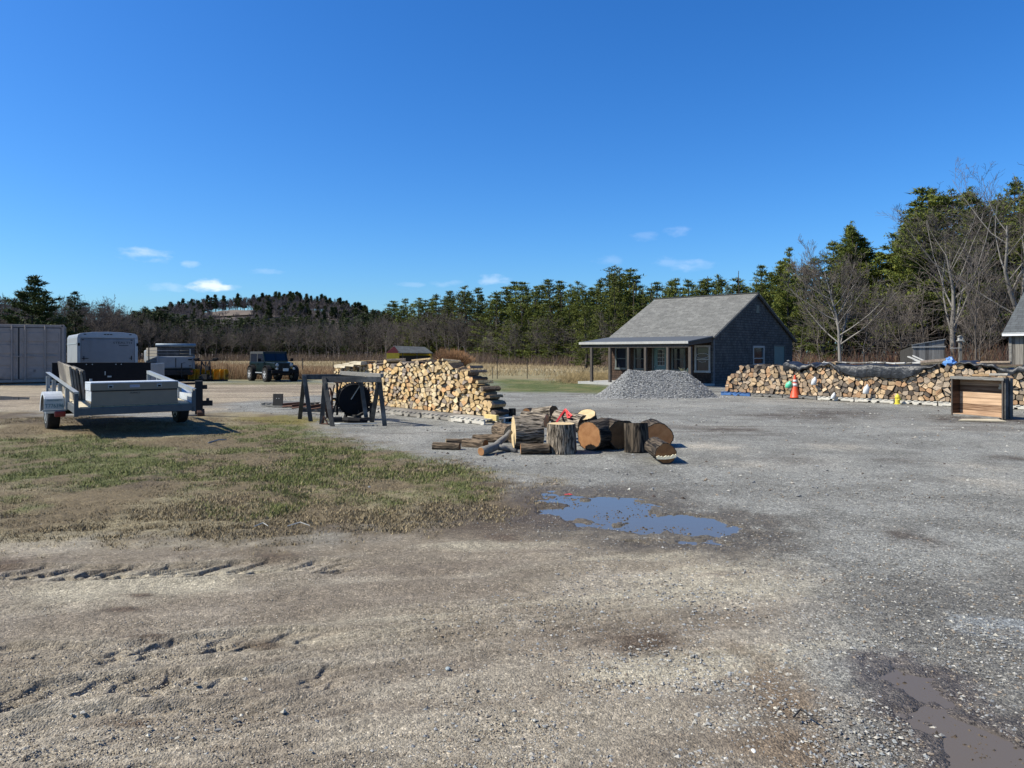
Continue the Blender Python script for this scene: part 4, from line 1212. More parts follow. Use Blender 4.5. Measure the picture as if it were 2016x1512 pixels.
def woods():
    g = random.Random(5)
    # back wall of further trees, read as one mass
    gn = np.random.default_rng(8)
    P0, P1, r0, r1 = [], [], [], []
    n = 17000
    px = gn.uniform(-420, 2260, n)
    D = np.interp(px, [t[0] for t in EDGE_D], [t[1] for t in EDGE_D]) + gn.uniform(4, 26, n)
    H = ((HZ - np.interp(px, [t[0] for t in BARE_TOP], [t[1] for t in BARE_TOP])) / FPX * D + EYE) * .98
    H = np.where(px > 1000, np.minimum(H, 9), H)
    zb = gn.uniform(0, 1, n) ** 1.3 * H * .86
    ln = gn.uniform(.8, 2.6, n)
    x = (px - 1008) / FPX * D
    d = np.stack([gn.normal(0, .28, n), gn.normal(0, .28, n), np.ones(n)], axis=1)
    d[: n // 3] = np.stack([gn.normal(0, .8, n // 3), gn.normal(0, .8, n // 3), np.abs(gn.normal(.5, .5, n // 3))], axis=1)
    d /= np.linalg.norm(d, axis=1, keepdims=True)
    p0 = np.stack([x, D, zb], axis=1); p1 = p0 + d * ln[:, None]
    rr = gn.uniform(.012, .035, n)
    m = pm('woods_interior', (.085, .07, .062), rough=.95, var=.4, scale=.3, bump=0, pos=True, spec=.1)
    V, F = segs_arrays(p0, p1, rr, rr * .5, 3)
    # trunks deeper in
    nt = 1500
    px = gn.uniform(-420, 2260, nt); D = np.interp(px, [t[0] for t in EDGE_D], [t[1] for t in EDGE_D]) + gn.uniform(6, 30, nt)
    x = (px - 1008) / FPX * D; hh = np.where(px > 1000, gn.uniform(5, 10, nt), ((HZ - np.interp(px, [t[0] for t in BARE_TOP], [t[1] for t in BARE_TOP])) / FPX * D) * gn.uniform(.5, .9, nt))
    a = np.stack([x, D, np.zeros(nt)], axis=1); b = a + np.stack([gn.normal(0, .4, nt), gn.normal(0, .4, nt), hh], axis=1)
    V2, F2 = segs_arrays(a, b, gn.uniform(.06, .14, nt), np.full(nt, .03), 4)
    F3 = np.concatenate([F, F2 + len(V)])
    tag(npmesh('woodland_understory', np.concatenate([V, V2]), F3, m), kind='stuff')
    # low brush along the foot of the woods
    n = 26000
    px = gn.uniform(-420, 2260, n); D = np.interp(px, [t[0] for t in EDGE_D], [t[1] for t in EDGE_D]) + gn.uniform(-7, 4, n)
    x = (px - 1008) / FPX * D
    hb = gn.uniform(.4, 1., n) * np.where(px < 1500, 2.0, 2.4) * (.35 + .9 * fbm(x * .15, D * .15, 3, 3))
    a = np.stack([x, D, np.zeros(n)], axis=1); b = a + np.stack([gn.normal(0, .5, n), gn.normal(0, .5, n), hb], axis=1)
    V, F = segs_arrays(a, b, gn.uniform(.012, .022, n), np.full(n, .006), 3)
    c0 = np.array([[.115, .085, .07]]) * (.6 + .9 * gn.random((n, 1)))
    red = (px > 1500) & (gn.random(n) < .35); c0[red] = np.array([.17, .075, .05])
    tan = (gn.random(n) < .2); c0[tan] = np.array([.24, .175, .11])
    tag(npmesh('underbrush', V, F, M_brush, fcol=np.repeat(c0, 3, axis=0)), kind='stuff')

    # individual bare trees on the wood's edge, left and middle
    LB = 'bare grey tree in the wood edge '
    px = -70.
    row = 0
    for row, (dd, fr, st) in enumerate(((0, .86, 17), (9, 1.0, 17))):
        px = -190. + row * 8
        while px < 960:
            D = interp(EDGE_D, px) + dd + g.uniform(-3, 5)
            top = HZ - (HZ - interp(BARE_TOP, px)) * fr * g.uniform(.86, 1.1)
            z = zone_name(px)
            at_px('b%d' % g.randrange(5), px, top, D, LB + z, 'bare tree', 'bare trees ' + z, g.uniform(.8, 1.1))
            px += st * g.uniform(.7, 1.3)
    px = 940.
    while px < 1215:
        D = interp(EDGE_D, px) - g.uniform(0, 4)
        z = zone_name(px)
        at_px(g.choice(['d0', 'd1', 'd2', 'b1', 's0']), px, g.uniform(606, 650), D, 'bare tree before dark pines ' + z, 'bare tree', 'bare trees before the pines ' + z, g.uniform(.6, .9))
        px += g.uniform(9, 20)
    # pines: front row tops follow the skyline, further rows fill behind
    for row, (dd, fr, st) in enumerate(((1, .72, 17), (9, 1., 13), (18, .93, 22))):
        px = -50. + row * 7
        while px < 2110:
            D = interp(EDGE_D, px) + dd * (1.8 if px < 800 else 1) + g.uniform(-2, 3)
            if px < 700:
                if (row == 0 and px < 230) or (row == 2 and g.random() < .5): px += st; continue
                D += 12 if row else 6
            elif px < 1000 and row == 0: px += st; continue
            elif px > 1560 and row == 0: px += st * .6; continue
            f = fr if row == 1 else fr * g.uniform(.85, 1.0)
            top = HZ - (HZ - interp(PINE_TOP, px)) * f * g.uniform(.86, 1.03)
            z = zone_name(px)
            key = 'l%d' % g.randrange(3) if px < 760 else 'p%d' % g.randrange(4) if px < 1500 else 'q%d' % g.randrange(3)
            stp = st * g.uniform(.75, 1.25) * (1.9 if px > 1500 else (1.25 if px > 880 else 1))
            if px < 240: stp *= 2.4
            w = g.choice([1.15, 1.35, 1.6, 1.85])
            at_px(key, px, top, D, 'dark green white pine ' + z, 'pine tree', 'pines ' + z, w)
            px += stp


woods()
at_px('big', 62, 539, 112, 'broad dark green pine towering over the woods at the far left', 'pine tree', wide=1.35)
at_px('l1', 147, 571, 118, 'small dark pine top rising above the reddish bare woods behind the white trailer', 'pine tree', wide=1.15)
at_px('p2', 1215, 519, 86, 'tallest dark pine of the middle row, left of the shingled roof', 'pine tree', wide=1.2)
at_px('p3', 1155, 600, 70, 'low spreading bright green pine beside the shingled house porch', 'pine tree', wide=1.7)
at_px('q0', 1550, 485, 60, 'olive green pine with a narrow top right of the house gable', 'pine tree', wide=1.0)
at_px('q1', 1675, 434, 64, 'round topped green pine left of the tall bare tree', 'pine tree', wide=1.0)
at_px('p0', 1495, 520, 66, 'pine with its tip just above the ridge of the shingled house', 'pine tree', wide=1.2)
at_px('p2', 1620, 560, 56, 'short bushy pine low behind the house gable', 'pine tree', wide=1.5)
for px, t, w in ((1845, 368, 1.2), (1915, 368, 1.2), (1780, 430, 1.3), (1990, 345, 1.)):
    at_px('q%d' % (px % 3), px, t, 66 + (px % 5), {1845: 'tall dark pine directly behind the pale bare tree', 1915: 'tall dark pine above the leaning grey shed', 1780: 'pine between the round topped pine and the pale bare tree',
          1990: 'tall dark pine above the barn roof at the right edge'}[px], 'pine tree', wide=w)

# bare trees one can tell apart on the right
CL0 = .95
mk_bare('heroA', 401, M_tw_pale, H=13., r=.27, kids=(11, 9, 6, 4, 0), maxlev=4, spread=(.62, .65, .7, .7), minr=.010, up=.10, curl=.10, mat2=M_tw)
CL0 = .66
mk_bare('heroB', 407, M_tw_pale, H=9., r=.17, kids=(24, 9, 5, 3), maxlev=4, spread=(1.0, .6, .6, .6), minr=.010, up=.10, curl=.09, mat2=M_tw)
CL0 = .85
mk_bare('heroC', 411, M_tw_pale, H=14., r=.26, kids=(10, 6, 5, 3), maxlev=4, spread=(.75, .6, .7, .7), minr=.010, up=.09, curl=.10, mat2=M_tw)
CL0 = 0
at_px('heroA', 1872, 362, 47, 'tall pale barked bare tree behind the leaning grey shed', 'bare tree', wide=1.15, rot=.6)
at_px('heroB', 1655, 458, 45, 'pale bare tree with low sweeping limbs right of the house gable', 'bare tree', wide=.9, rot=2.2)
at_px('heroC', 2018, 305, 45, 'tall pale bare tree at the right edge over the barn roof', 'bare tree', wide=1.15, rot=4.1)
at_px('s1', 1918, 470, 41, 'slender pale bare tree beside the birdhouse post', 'bare tree', wide=1.2, rot=1.)
PROTO['s1w'] = PROTO['s1']
for i, (px, t, D, k, w) in enumerate(((1700, 560, 47, 'b0', 1.), (1742, 540, 50, 'd1', 1.), (1780, 560, 48, 'b2', .9), (1612, 590, 50, 's0', 1.2), (1575, 610, 52, 'd0', .9), (1820, 520, 49, 'd2', .9), (1895, 570, 44, 'b3', .8),
                                     (1940, 560, 46, 's2', 1.1), (1960, 520, 50, 'b4', .8), (1985, 540, 44, 's0', 1.3), (1545, 640, 50, 's2', 1.2), (1725, 610, 44, 's1', 1.1), (1930, 560, 42, 'b1', .9), (1798, 600, 45, 's2', 1.2))):
    at_px(k, px, t, D, 'thin bare grey tree in the thicket behind the tarped log stack', 'bare tree', 'thin bare trees in the thicket behind the tarped log stack', w)


def shrub(px, D, hgt, wid, n, col, label, seed):
    g = np.random.default_rng(seed)
    a = g.random(n) * 6.28; r = g.random(n) ** .6
    P0 = np.stack([np.cos(a) * r * wid * .15, np.sin(a) * r * wid * .15, np.zeros(n)], axis=1)
    mid = np.stack([np.cos(a) * r * wid * .32, np.sin(a) * r * wid * .32, hgt * .5 * (1.1 - .3 * r)], axis=1) + g.normal(0, .06, (n, 3))
    P1 = np.stack([np.cos(a) * r * wid * .5, np.sin(a) * r * wid * .5, hgt * (1.05 - .5 * r ** 2)], axis=1) + g.normal(0, .12, (n, 3))
    V, F = segs_arrays(np.concatenate([P0, mid]), np.concatenate([mid, P1]), np.full(2 * n, .012), np.full(2 * n, .008), 3)
    o = npmesh('shrub', V, F, M_brush, fcol=np.tile(np.array([col]), (len(F), 1)) * (.6 + .8 * np.repeat(g.random((2 * n, 1)), 3, axis=0)))
    o.location = (XY(px, D), D, 0)
    tag(o, label, 'shrub')


shrub(893, 60, 1.7, 3.6, 900, (.30, .17, .09), 'rusty orange bare shrub right of the yellow and red shed', 3)
shrub(872, 75, 1.9, 2.4, 500, (.24, .14, .08), 'small brown bare shrub close to the yellow shed roof', 4)


def field_weeds():
    g = np.random.default_rng(12)
    n = 60000
    px = g.uniform(150, 700, n); D = g.uniform(43.5, 62, n)
    k = fbm((px - 1008) / FPX * D * .3, D * .3, 5, 3) > .22
    px, D = px[k], D[k]; n = len(px)
    x = (px - 1008) / FPX * D
    h = g.uniform(.3, 1., n) * (.55 + .75 * fbm(x * .25, D * .25, 9, 3)) * 1.15 * np.interp(px, [380, 470, 600, 700], [.95, .8, .55, .5])
    a = np.stack([x, D, np.zeros(n)], axis=1); b = a + np.stack([g.normal(0, .16, n), g.normal(0, .16, n), h], axis=1)
    V, F = segs_arrays(a, b, np.full(n, .010), np.full(n, .006), 3)
    c = np.array([[.25, .155, .09]]) * (.6 + .8 * g.random((n, 1)))
    lt = g.random(n) < .3; c[lt] = np.array([.40, .30, .18])
    tag(npmesh('dry_weeds', V, F, M_brush, fcol=np.repeat(c, 3, axis=0)), kind='stuff')
    n = 26000
    px = g.uniform(-100, 1500, n); D = 50 + g.random(n) * 75
    x = (px - 1008) / FPX * D
    h = g.uniform(.08, .35, n)
    a = np.stack([x, D, np.zeros(n)], axis=1); b = a + np.stack([g.normal(0, .12, n), g.normal(0, .12, n), h], axis=1)
    V, F = segs_arrays(a, b, np.full(n, .02), np.full(n, .01), 3)
    c = np.array([[.36, .28, .16]]) * (.6 + .7 * g.random((n, 1)))
    tag(npmesh('straw', V, F, M_brush, fcol=np.repeat(c, 3, axis=0)), kind='stuff')
    # tufts round the house and the bases of things
    n = 9000
    px = g.normal(1175, 35, n); D = g.uniform(38, 47, n); x = (px - 1008) / FPX * D
    h = g.uniform(.08, .4, n) * sst(37, 43, D)
    a = np.stack([x, D, np.zeros(n)], axis=1); b = a + np.stack([g.normal(0, .1, n), g.normal(0, .1, n), h + .02], axis=1)
    V, F = segs_arrays(a, b, np.full(n, .008), np.full(n, .004), 3)
    c = np.array([[.33, .25, .13]]) * (.6 + .7 * g.random((n, 1)))
    tag(npmesh('tall_dry_grass', V, F, M_brush, fcol=np.repeat(c, 3, axis=0)), kind='stuff')


field_weeds()
# ------------------------------------------------------------ vehicles and trailers at the left
def zn(x, y): return hz(x, y)


def wheel(parent, c, r, w, rim=.6, rim_mat=None, axis='x', spokes=0, name='wheel', tread=0):
    b = MB()
    prof = [(r * rim, -w / 2), (r * .93, -w / 2), (r, -w * .36), (r, w * .36), (r * .93, w / 2), (r * rim, w / 2), (r * rim * .98, w * .3), (r * rim * .98, -w * .3)]
    b.lathe(prof[:6], 28, (0, 0, 0), axis=axis)
    if tread:
        for k in range(tread):
            a = 2 * math.pi * k / tread
            for s in (-1, 1):
                o = s * w * .25; aa = a + (s > 0) * math.pi / tread
                M = Matrix.Rotation(aa, 4, 'X' if axis == 'x' else 'Y')
                if axis == 'x': b.box(o - w * .2, o + w * .2, -r * .045, r * .045, r * .98, r * 1.035, M=M)
                else: b.box(-r * .045, r * .045, o - w * .2, o + w * .2, r * .98, r * 1.035, M=M)
    root = b.build(name, M_rubber, parent, smooth=False); root.location = c
    q = MB()
    ro = w * .5 + .004
    q.lathe([(.02, -ro), (r * rim * .3, -ro), (r * rim * .34, -ro * .6), (r * rim * .86, -ro * .55), (r * rim * 1.0, -ro), (r * rim * 1.04, -ro), (r * rim * 1.04, ro), (r * rim * 1.0, ro), (r * rim * .86, ro * .55),
             (r * rim * .34, ro * .6), (r * rim * .3, ro), (.02, ro)], 24, axis=axis)
    if spokes:
        for s in (-1, 1):
            for k in range(spokes):
                a = 2 * math.pi * k / spokes
                M = Matrix.Rotation(a, 4, 'X' if axis == 'x' else 'Y')
                o = s * ro
                if axis == 'x': q.box(min(o, o * .8), max(o, o * .8), -r * .07, r * .07, r * .12, r * rim * .97, M=M)
    q.build('rim', rim_mat or M_galv, root, smooth=False)
    return root


def fender_arc(b, cx, y0, z0, r, w, a0=0, a1=180, n=12, t=.012):
    """arched mudguard over a wheel, axis x"""
    for i in range(n):
        A, B2 = R(a0 + (a1 - a0) * i / n), R(a0 + (a1 - a0) * (i + 1) / n)
        for (ra, rb) in ((r, r + t),):
            p = [(y0 + math.cos(A) * ra, z0 + math.sin(A) * ra), (y0 + math.cos(B2) * ra, z0 + math.sin(B2) * ra), (y0 + math.cos(B2) * rb, z0 + math.sin(B2) * rb), (y0 + math.cos(A) * rb, z0 + math.sin(A) * rb)]
            b.prism(p, cx - w / 2, cx + w / 2, plane='yz')


# ---- beige shipping container
cx0, cy0 = -20.66, 34.0
T = thing('shipping_container', 'beige weathered steel shipping container with four vertical lock rods on its doors', 'container', (-23.7, 32.25, .25), 0)
a = math.atan2(34.0 - 32.25, 3.04)
Wc, Hc, Lc = 3.5, 2.62, 3.6
T.rotation_euler = (0, 0, a)
b = MB()
t = .12
for x in (0, Wc - t):
    b.box(x, x + t, 0, t, 0, Hc); b.box(x, x + t, Lc - t, Lc, 0, Hc)
b.box(t, Wc - t, 0, t, Hc - .13, Hc - .003); b.box(t, Wc - t, 0, t, .003, .14); b.box(t, Wc - t, Lc - t, Lc, Hc - .12, Hc - .003); b.box(t, Wc - t, Lc - t, Lc, .003, .14)
for x in (0.002, Wc - .1 - .002):
    b.box(x, x + .1, t, Lc - t, Hc - .1, Hc - .003); b.box(x, x + .1, t, Lc - t, .003, .14)
b.build('frame', M_cont, T, bevel=.012)
b = MB()
n = 22
for x, s in ((.05, -1), (Wc - .05, 1)):
    for i in range(n):
        y0 = t + (Lc - 2 * t) * i / n; y1 = t + (Lc - 2 * t) * (i + 1) / n; ym = (y0 + y1) / 2
        b.box(x - .012 + (.018 * s if i % 2 else -.018 * s), x + .012 + (.018 * s if i % 2 else -.018 * s), y0, y1, .14, Hc - .1)
b.box(.05, Wc - .05, t, Lc - .05, Hc - .06, Hc - .03); b.box(.1, Wc - .1, Lc - .08, Lc - .04, .14, Hc - .12)
b.build('wall', M_cont, T)
for k, (x0, x1) in enumerate(((t + .02, Wc / 2 - .03), (Wc / 2 + .03, Wc - t - .02))):
    b = MB()
    b.box(x0, x1, -.01, .05, .16, Hc - .16)
    for zz in (.42, .98, 1.5, 2.05):
        b.box(x0 + .08, x1 - .08, -.028, -.008, zz - .2, zz + .2)
    d = b.build('door', M_cont, T, bevel=.01)
    for xx in (x0 + .38 * (x1 - x0) + (-.02), x0 + .86 * (x1 - x0)) if k == 0 else (x0 + .14 * (x1 - x0), x0 + .62 * (x1 - x0)):
        q = MB(); q.tube([(xx, -.07, .06), (xx, -.07, Hc - .04)], .03, 8)
        for zz in (.3, .8, 1.35, 1.9, 2.4): q.box(xx - .05, xx + .05, -.05, -.015, zz - .035, zz + .035)
        q.box(xx - .03, xx + .38, -.11, -.085, 1.16, 1.2)
        q.build('lock_rod', M_cont, d)
b = MB(); b.box(Wc / 2 - .028, Wc / 2 + .028, -.004, .02, .16, Hc - .16); b.box(t - .002, t + .018, -.004, .02, .16, Hc - .16); b.box(Wc - t - .018, Wc - t + .002, -.004, .02, .16, Hc - .16)
b.box(t, Wc - t, -.004, .02, Hc - .16, Hc - .133)
b.build('gasket', M_cont_dk, T)
for x in (-.01, Wc - .17):
    for zz in (0, Hc - .12):
        b = MB(); b.box(x, x + .18, -.012, .17, zz - .002, zz + .122)
        c = b.build('corner_casting', M_cont, T, bevel=.01)
        q = MB(); q.lathe([(.032, -.016), (.032, -.008)], 10, (x + .09, 0, zz + .06), axis='y'); q.build('hole', M_cont_dk, c)
# faded marks on the doors
for x, z_, s in ((.55, .95, .14), (.62, 2.05, .1), (2.3, .45, .1)):
    b = MB(); b.box(x, x + s, -.034, -.03, z_, z_ + s * 1.3); b.build('stain', pm('old_sticker', (.2, .17, .15), var=.5, scale=20), T)

# ---- white enclosed trailer
def frame_at(px0, px1, D0, ang):
    """origin at left rear corner on depth D0, width so the right corner lands on px1"""
    x0 = XY(px0, D0); u = (math.cos(ang), math.sin(ang)); k = (px1 - 1008) / FPX
    w = (k * D0 - x0) / (u[0] - k * u[1])
    return (x0, D0), w


(o, w) = frame_at(152, 271, 38, R(36))
T = thing('enclosed_trailer', 'white enclosed cargo trailer with rounded roof edges and rear ramp door', 'trailer', (o[0], o[1], 0), R(36))
H1, H0, Ln = 2.66, .45, 5.2
b = MB()
prof = [(0, H0), (w, H0), (w, H1 - .28), (w - .03, H1 - .17), (w - .1, H1 - .09), (w * .75, H1 - .02), (w * .5, H1 + .01), (w * .25, H1 - .02), (.1, H1 - .09), (.03, H1 - .17), (0, H1 - .28)]
b.prism(prof, .02, Ln)
b.build('body', M_white, T)
b = MB()
fr = .15
b.box(-.01, fr, -.02, .04, H0, H1 - .3); b.box(w - fr, w + .01, -.02, .04, H0, H1 - .3)
inner = [(w - fr, H1 - .3), (fr, H1 - .3)]
b.prism([(-.01, H1 - .3), (w + .01, H1 - .3), (w - .03, H1 - .13), (w - .14, H1 - .06), (w * .75, H1 + .01), (w * .5, H1 + .03), (w * .25, H1 + .01), (.14, H1 - .06), (.03, H1 - .13)], -.02, .05)
b.build('rear_frame', pm('trailer_trim', (.42, .45, .48), rough=.45, metal=.3, var=.06), T, bevel=.02)
b = MB(); b.box(fr + .02, w - fr - .02, -.03, .0, H0 + .02, H1 - .36); dr = b.build('ramp_door', M_white, T, bevel=.015)
for x in (fr + .05, w - fr - .25):
    q = MB(); q.box(x, x + .30 if x < 1 else x + .06, -.06, -.035, 1.28, 1.31); q.box(x + .08, x + .11, -.065, -.03, 1.2, 1.42); q.build('latch', M_black, dr)
for x in [.35, w * .45, w * .5, w * .55, w - .35]:
    q = MB(); q.box(x - .055, x + .055, -.035, -.018, H1 - .13, H1 - .09); q.build('marker_light', M_black, T)
for x in (fr + .1, w - fr - .15):
    q = MB(); q.box(x - .05, x + .05, -.045, -.028, H1 - .42, H1 - .38); q.build('marker_light', M_black, T)
for x in (.02, w - .06):
    q = MB(); q.box(x, x + .1, -.04, -.018, 1.95, 2.1); q.build('tail_light', M_black, T)
text('lettering', 'STEALTH', .15, M_ink, T, (w * .74, -.034, H1 - .55), (R(90), 0, 0), sx=1.5)
b = MB(); b.box(w * .68, w * .84, -.036, -.031, H1 - .70, H1 - .67); b.build('lettering_line', M_ink, T)
b = MB(); b.box(.1, w - .1, .3, Ln - .1, .36, H0); b.build('underframe', M_chassis, T)
for yy in (1.6,):
    for x in (-.0, w): wheel(T, (x, yy, .36), .36, .2)
b = MB(); b.box(-.02, .005, .35, Ln - .1, H1 - .62, H1 - .55); b.build('side_trim', M_galv, T)

# ---- dump truck seen from behind
(o, w) = frame_at(309, 383, 40, R(33))
T = thing('dump_truck', 'white bodied dump truck with grey wooden sideboards and a rolled tarp bar, seen from behind', 'truck', (o[0], o[1], 0), R(33))
Ln = 4.6
b = MB(); b.box(0, w, 0, Ln, .72, 1.36)
for x in (0, w - .08): b.box(x - .01, x + .09, -.05, .06, .68, 1.42)
b.build('dump_body', M_white, T, bevel=.02)
b = MB(); b.box(.1, w - .1, -.05, 0, .76, 1.33)
tg = b.build('tailgate', M_white, T, bevel=.015)
q = MB(); q.box(w * .48, w * .5, -.06, -.045, .78, 1.3); q.box(w * .82, w * .92, -.075, -.045, 1.18, 1.24); q.box(w * .84, w * .9, -.075, -.045, .84, .88); q.build('tailgate_latch', M_black, tg)
for side, (x0, x1, y0, y1) in enumerate(((0, w, -.03, .02), (0, .05, .03, Ln), (w - .05, w, .03, Ln))):
    b = MB()
    for k in range(3):
        z0 = 1.38 + k * .17
        b.box(x0, x1, y0, y1, z0, z0 + .155)
    b.build('sideboard', M_wood_dark if side == 0 else M_wood_long, T, bevel=.006)
b = MB(); b.box(w * .86, w * .89, -.07, -.035, 1.45, 1.8); b.build('stake', M_trim, T)
b = MB(); b.tube([(-.06, .0, 2.0), (w + .06, .0, 2.0)], .09, 12); b.build('tarp_roll', pm('tarp_roll', (.2, .27, .33), rough=.5), T, smooth=True)
b = MB(); b.box(.25, w - .25, .1, Ln + 1.6, .5, .72); b.box(.15, w - .15, -.25, .1, .36, .66); b.box(.2, .4, .1, Ln, .4, .72); b.box(w * .35, w * .95, -.3, -.25, .42, .47)
b.build('chassis', M_chassis, T)
b = MB(); b.tube([(w * .62, -.36, .25), (w * .62, -.36, 1.02)], .03, 8); b.bar((w * .5, -.32, .6), (w * .72, -.32, .55), .08, .08); b.bar((w * .62, -.36, 1.0), (w * .72, -.36, 1.05), .02, .02)
b.build('hitch', M_chassis, T)
b = MB(); b.box(.05, w - .05, Ln + .15, Ln + 1.5, .7, 1.75); b.build('cab', M_white, T, bevel=.08)
for x in (.12, w - .12):
    wheel(T, (x, 1.1, .42), .42, .35); wheel(T, (x, Ln + 1., .42), .42, .25)
for x in (.12, w - .25):
    b = MB(); b.box(x, x + .12, -.27, -.24, .52, .6); b.build('tail_light', M_red, T)
# thin stake of the truck side
b = MB(); b.tube([(-.35, .4, .9), (-.35, .4, 1.95)], .03, 6); b.build('side_post', M_chassis, T)

# ---- yellow snow plow
T = thing('snow_plow', 'yellow snow plow blade with black lift frame and two black plow lights', 'snow plow', (XY(410, 41.0), 41.0, 0), R(-4))
b = MB()
prof = [(0, .05), (-.14, .16), (-.2, .34), (-.17, .52), (-.06, .66), (.04, .68), (.02, .62), (-.09, .5), (-.13, .34), (-.08, .18), (.05, .08)]
prof = [(-p[0] + .0, p[1]) for p in prof]
b.prism(prof, -1.1, 1.1, plane='yz')
bl = b.build('blade', M_plow, T)
for x in (-1.08, -.72, -.36, .36, .72, .98):
    b = MB(); b.prism([(-.02, .08), (-.13, .12), (-.14, .62), (-.02, .66), (.1, .5), (.12, .2)], x - .02, x + .02, plane='yz'); b.build('rib', M_plow, T)
b = MB(); b.box(-1.1, 1.1, -.1, .06, .02, .10); b.build('cutting_edge', M_chassis, T)
b = MB()
b.bar((-.35, -.35, .22), (.35, -.35, .22), .12, .14); b.bar((-.3, -.35, .25), (-.12, -.1, .3), .08, .1); b.bar((.3, -.35, .25), (.12, -.1, .3), .08, .1)
b.box(-.16, .16, -.5, -.25, .12, .40); b.bar((-.3, -.3, .35), (-.22, -.3, 1.12), .07, .06); b.bar((.3, -.3, .35), (.22, -.3, 1.12), .07, .06)
b.bar((-.62, -.3, 1.15), (.62, -.3, 1.15), .06, .07); b.bar((-.22, -.3, 1.1), (.02, -.3, .7), .05, .05); b.bar((.22, -.3, 1.1), (.0, -.3, .7), .05, .05)
b.bar((0, -.3, .35), (0, -.3, 1.1), .06, .06); b.box(.05, .22, -.42, -.25, .62, .85); b.bar((-.5, -.3, .1), (.4, -.3, .14), .06, .06)
b.build('lift_frame', M_chassis, T)
for x in (-.66, .42):
    b = MB(); b.box(x, x + .28, -.4, -.2, 1.17, 1.30); b.build('plow_light', M_black, T, bevel=.03)
for x in (-1.1, 1.1):
    b = MB(); b.tube([(x, 0, .6), (x, 0, .95)], .012, 6); b.build('marker_rod', M_black, T)

# ---- dark green off road vehicle
T = thing('off_road_vehicle', 'dark green boxy off-road vehicle with black top and oversized tyres at the field edge', 'car', (-13.47, 41.43, 0), R(-140.3))
T.scale = (.95, .95, .95)
b = MB()
side = [(-1.78, .62), (-1.8, 1.12), (.52, 1.13), (.62, 1.16), (.62, .60), (.72, .58), (.72, .55), (-.72, .55), (-.75, .85), (-.95, .98), (-1.45, .98), (-1.62, .85), (-1.66, .62)]
b.prism(side, -.72, .72, plane='yz')
b.build('body', M_jeep, T, bevel=.025)
b = MB()
vs = [(-.70, .58, .72), (.70, .58, .72), (.56, 1.66, .78), (-.56, 1.66, .78), (-.70, .58, 1.16), (.70, .58, 1.16), (.55, 1.66, 1.10), (-.55, 1.66, 1.10)]
b.add(vs, [(0, 3, 2, 1), (4, 5, 6, 7), (0, 1, 5, 4), (1, 2, 6, 5), (2, 3, 7, 6), (3, 0, 4, 7)])
b.build('hood', M_jeep, T, bevel=.04)
b = MB(); b.box(-.57, .57, 1.66, 1.72, .70, 1.10); gr = b.build('grille', M_jeep, T, bevel=.03)
for k in range(7):
    x = -.24 + k * .08; q = MB(); q.box(x - .022, x + .022, 1.715, 1.728, .76, 1.04); q.build('slot', M_black, gr)
for x in (-.42, .42):
    q = MB(); q.lathe([(.10, 1.70), (.10, 1.735), (.085, 1.755), (.03, 1.765)], 18, (x, 0, .96), axis='y'); q.build('headlight', M_lens, T, smooth=True)
    q = MB(); q.lathe([(.04, 1.70), (.04, 1.745)], 12, (x * 1.02, 0, .80), axis='y'); q.build('turn_signal', M_plow, T)
b = MB(); b.prism([(.50, 1.13), (.62, 1.13), (.36, 1.70), (.28, 1.70)], -.70, -.62, plane='yz'); b.prism([(.50, 1.13), (.62, 1.13), (.36, 1.70), (.28, 1.70)], .62, .70, plane='yz')
b.bar((-.62, .32, 1.66), (.62, .32, 1.66), .07, .07); b.bar((-.62, .56, 1.17), (.62, .56, 1.17), .08, .07); b.bar((0, .60, 1.17), (0, .345, 1.66), .012, .012)
b.build('windshield_frame', M_jeep, T)
b = MB(); b.add([(-.62, .555, 1.2), (.62, .555, 1.2), (.62, .345, 1.64), (-.62, .345, 1.64)], [(0, 1, 2, 3)]); b.build('windshield', M_glass, T)
b = MB(); b.box(-.70, .70, -1.72, .34, 1.66, 1.74); b.prism([(-1.80, 1.12), (-1.72, 1.66), (-1.66, 1.66), (-1.72, 1.12)], -.70, .70, plane='yz')
for s in (-.70, .65):
    b.box(s, s + .05, -.62, -.50, 1.12, 1.66); b.box(s, s + .05, -1.72, .34, 1.60, 1.67); b.prism([(-1.79, 1.12), (-1.72, 1.62), (-1.60, 1.62), (-1.66, 1.12)], s, s + .05, plane='yz')
b.build('soft_top', M_softtop, T, bevel=.015)
for s in (-.695, .675):
    for (y0, y1) in ((-1.64, -.62), (-.50, .42)):
        b = MB(); b.prism([(y0, 1.13), (y1 + (.06 if y1 > 0 else 0), 1.13), (y1 - (.14 if y1 > 0 else 0), 1.60), (y0 + .03, 1.60)], s, s + .02, plane='yz'); b.build('side_window', M_glass, T)
for s in (-1, 1):
    b = MB(); x = s * .725; b.box(min(x, x + s * .012), max(x, x + s * .012), -.50, .48, .66, 1.12); dd = b.build('door', M_jeep, T, bevel=.006)
    q = MB(); x = s * .745; q.box(min(x, x + s * .03), max(x, x + s * .03), -.42, -.28, .98, 1.02); q.build('handle', M_black, dd)
    q = MB(); q.tube([(s * .72, .45, 1.18), (s * .92, .48, 1.22)], .015, 6); q.box(s * .98 - .09, s * .98 + .09, .46, .52, 1.16, 1.34); q.build('mirror', M_black, T, bevel=.02)
    for yc in (1.19, -1.19):
        b = MB(); fender_arc(b, s * .80, yc, .44, .47 if yc > 0 else .46, .24, 22, 158, 9, .045)
        b.build('fender_flare', M_black, T, smooth=False)
        wheel(T, (s * .80, yc, .41), .41, .31, rim=.52, rim_mat=M_chrome, spokes=5, tread=22)
    b = MB(); b.tube([(s * .76, -.66, .50), (s * .76, .62, .50)], .035, 8); b.build('side_step', M_galv, T)
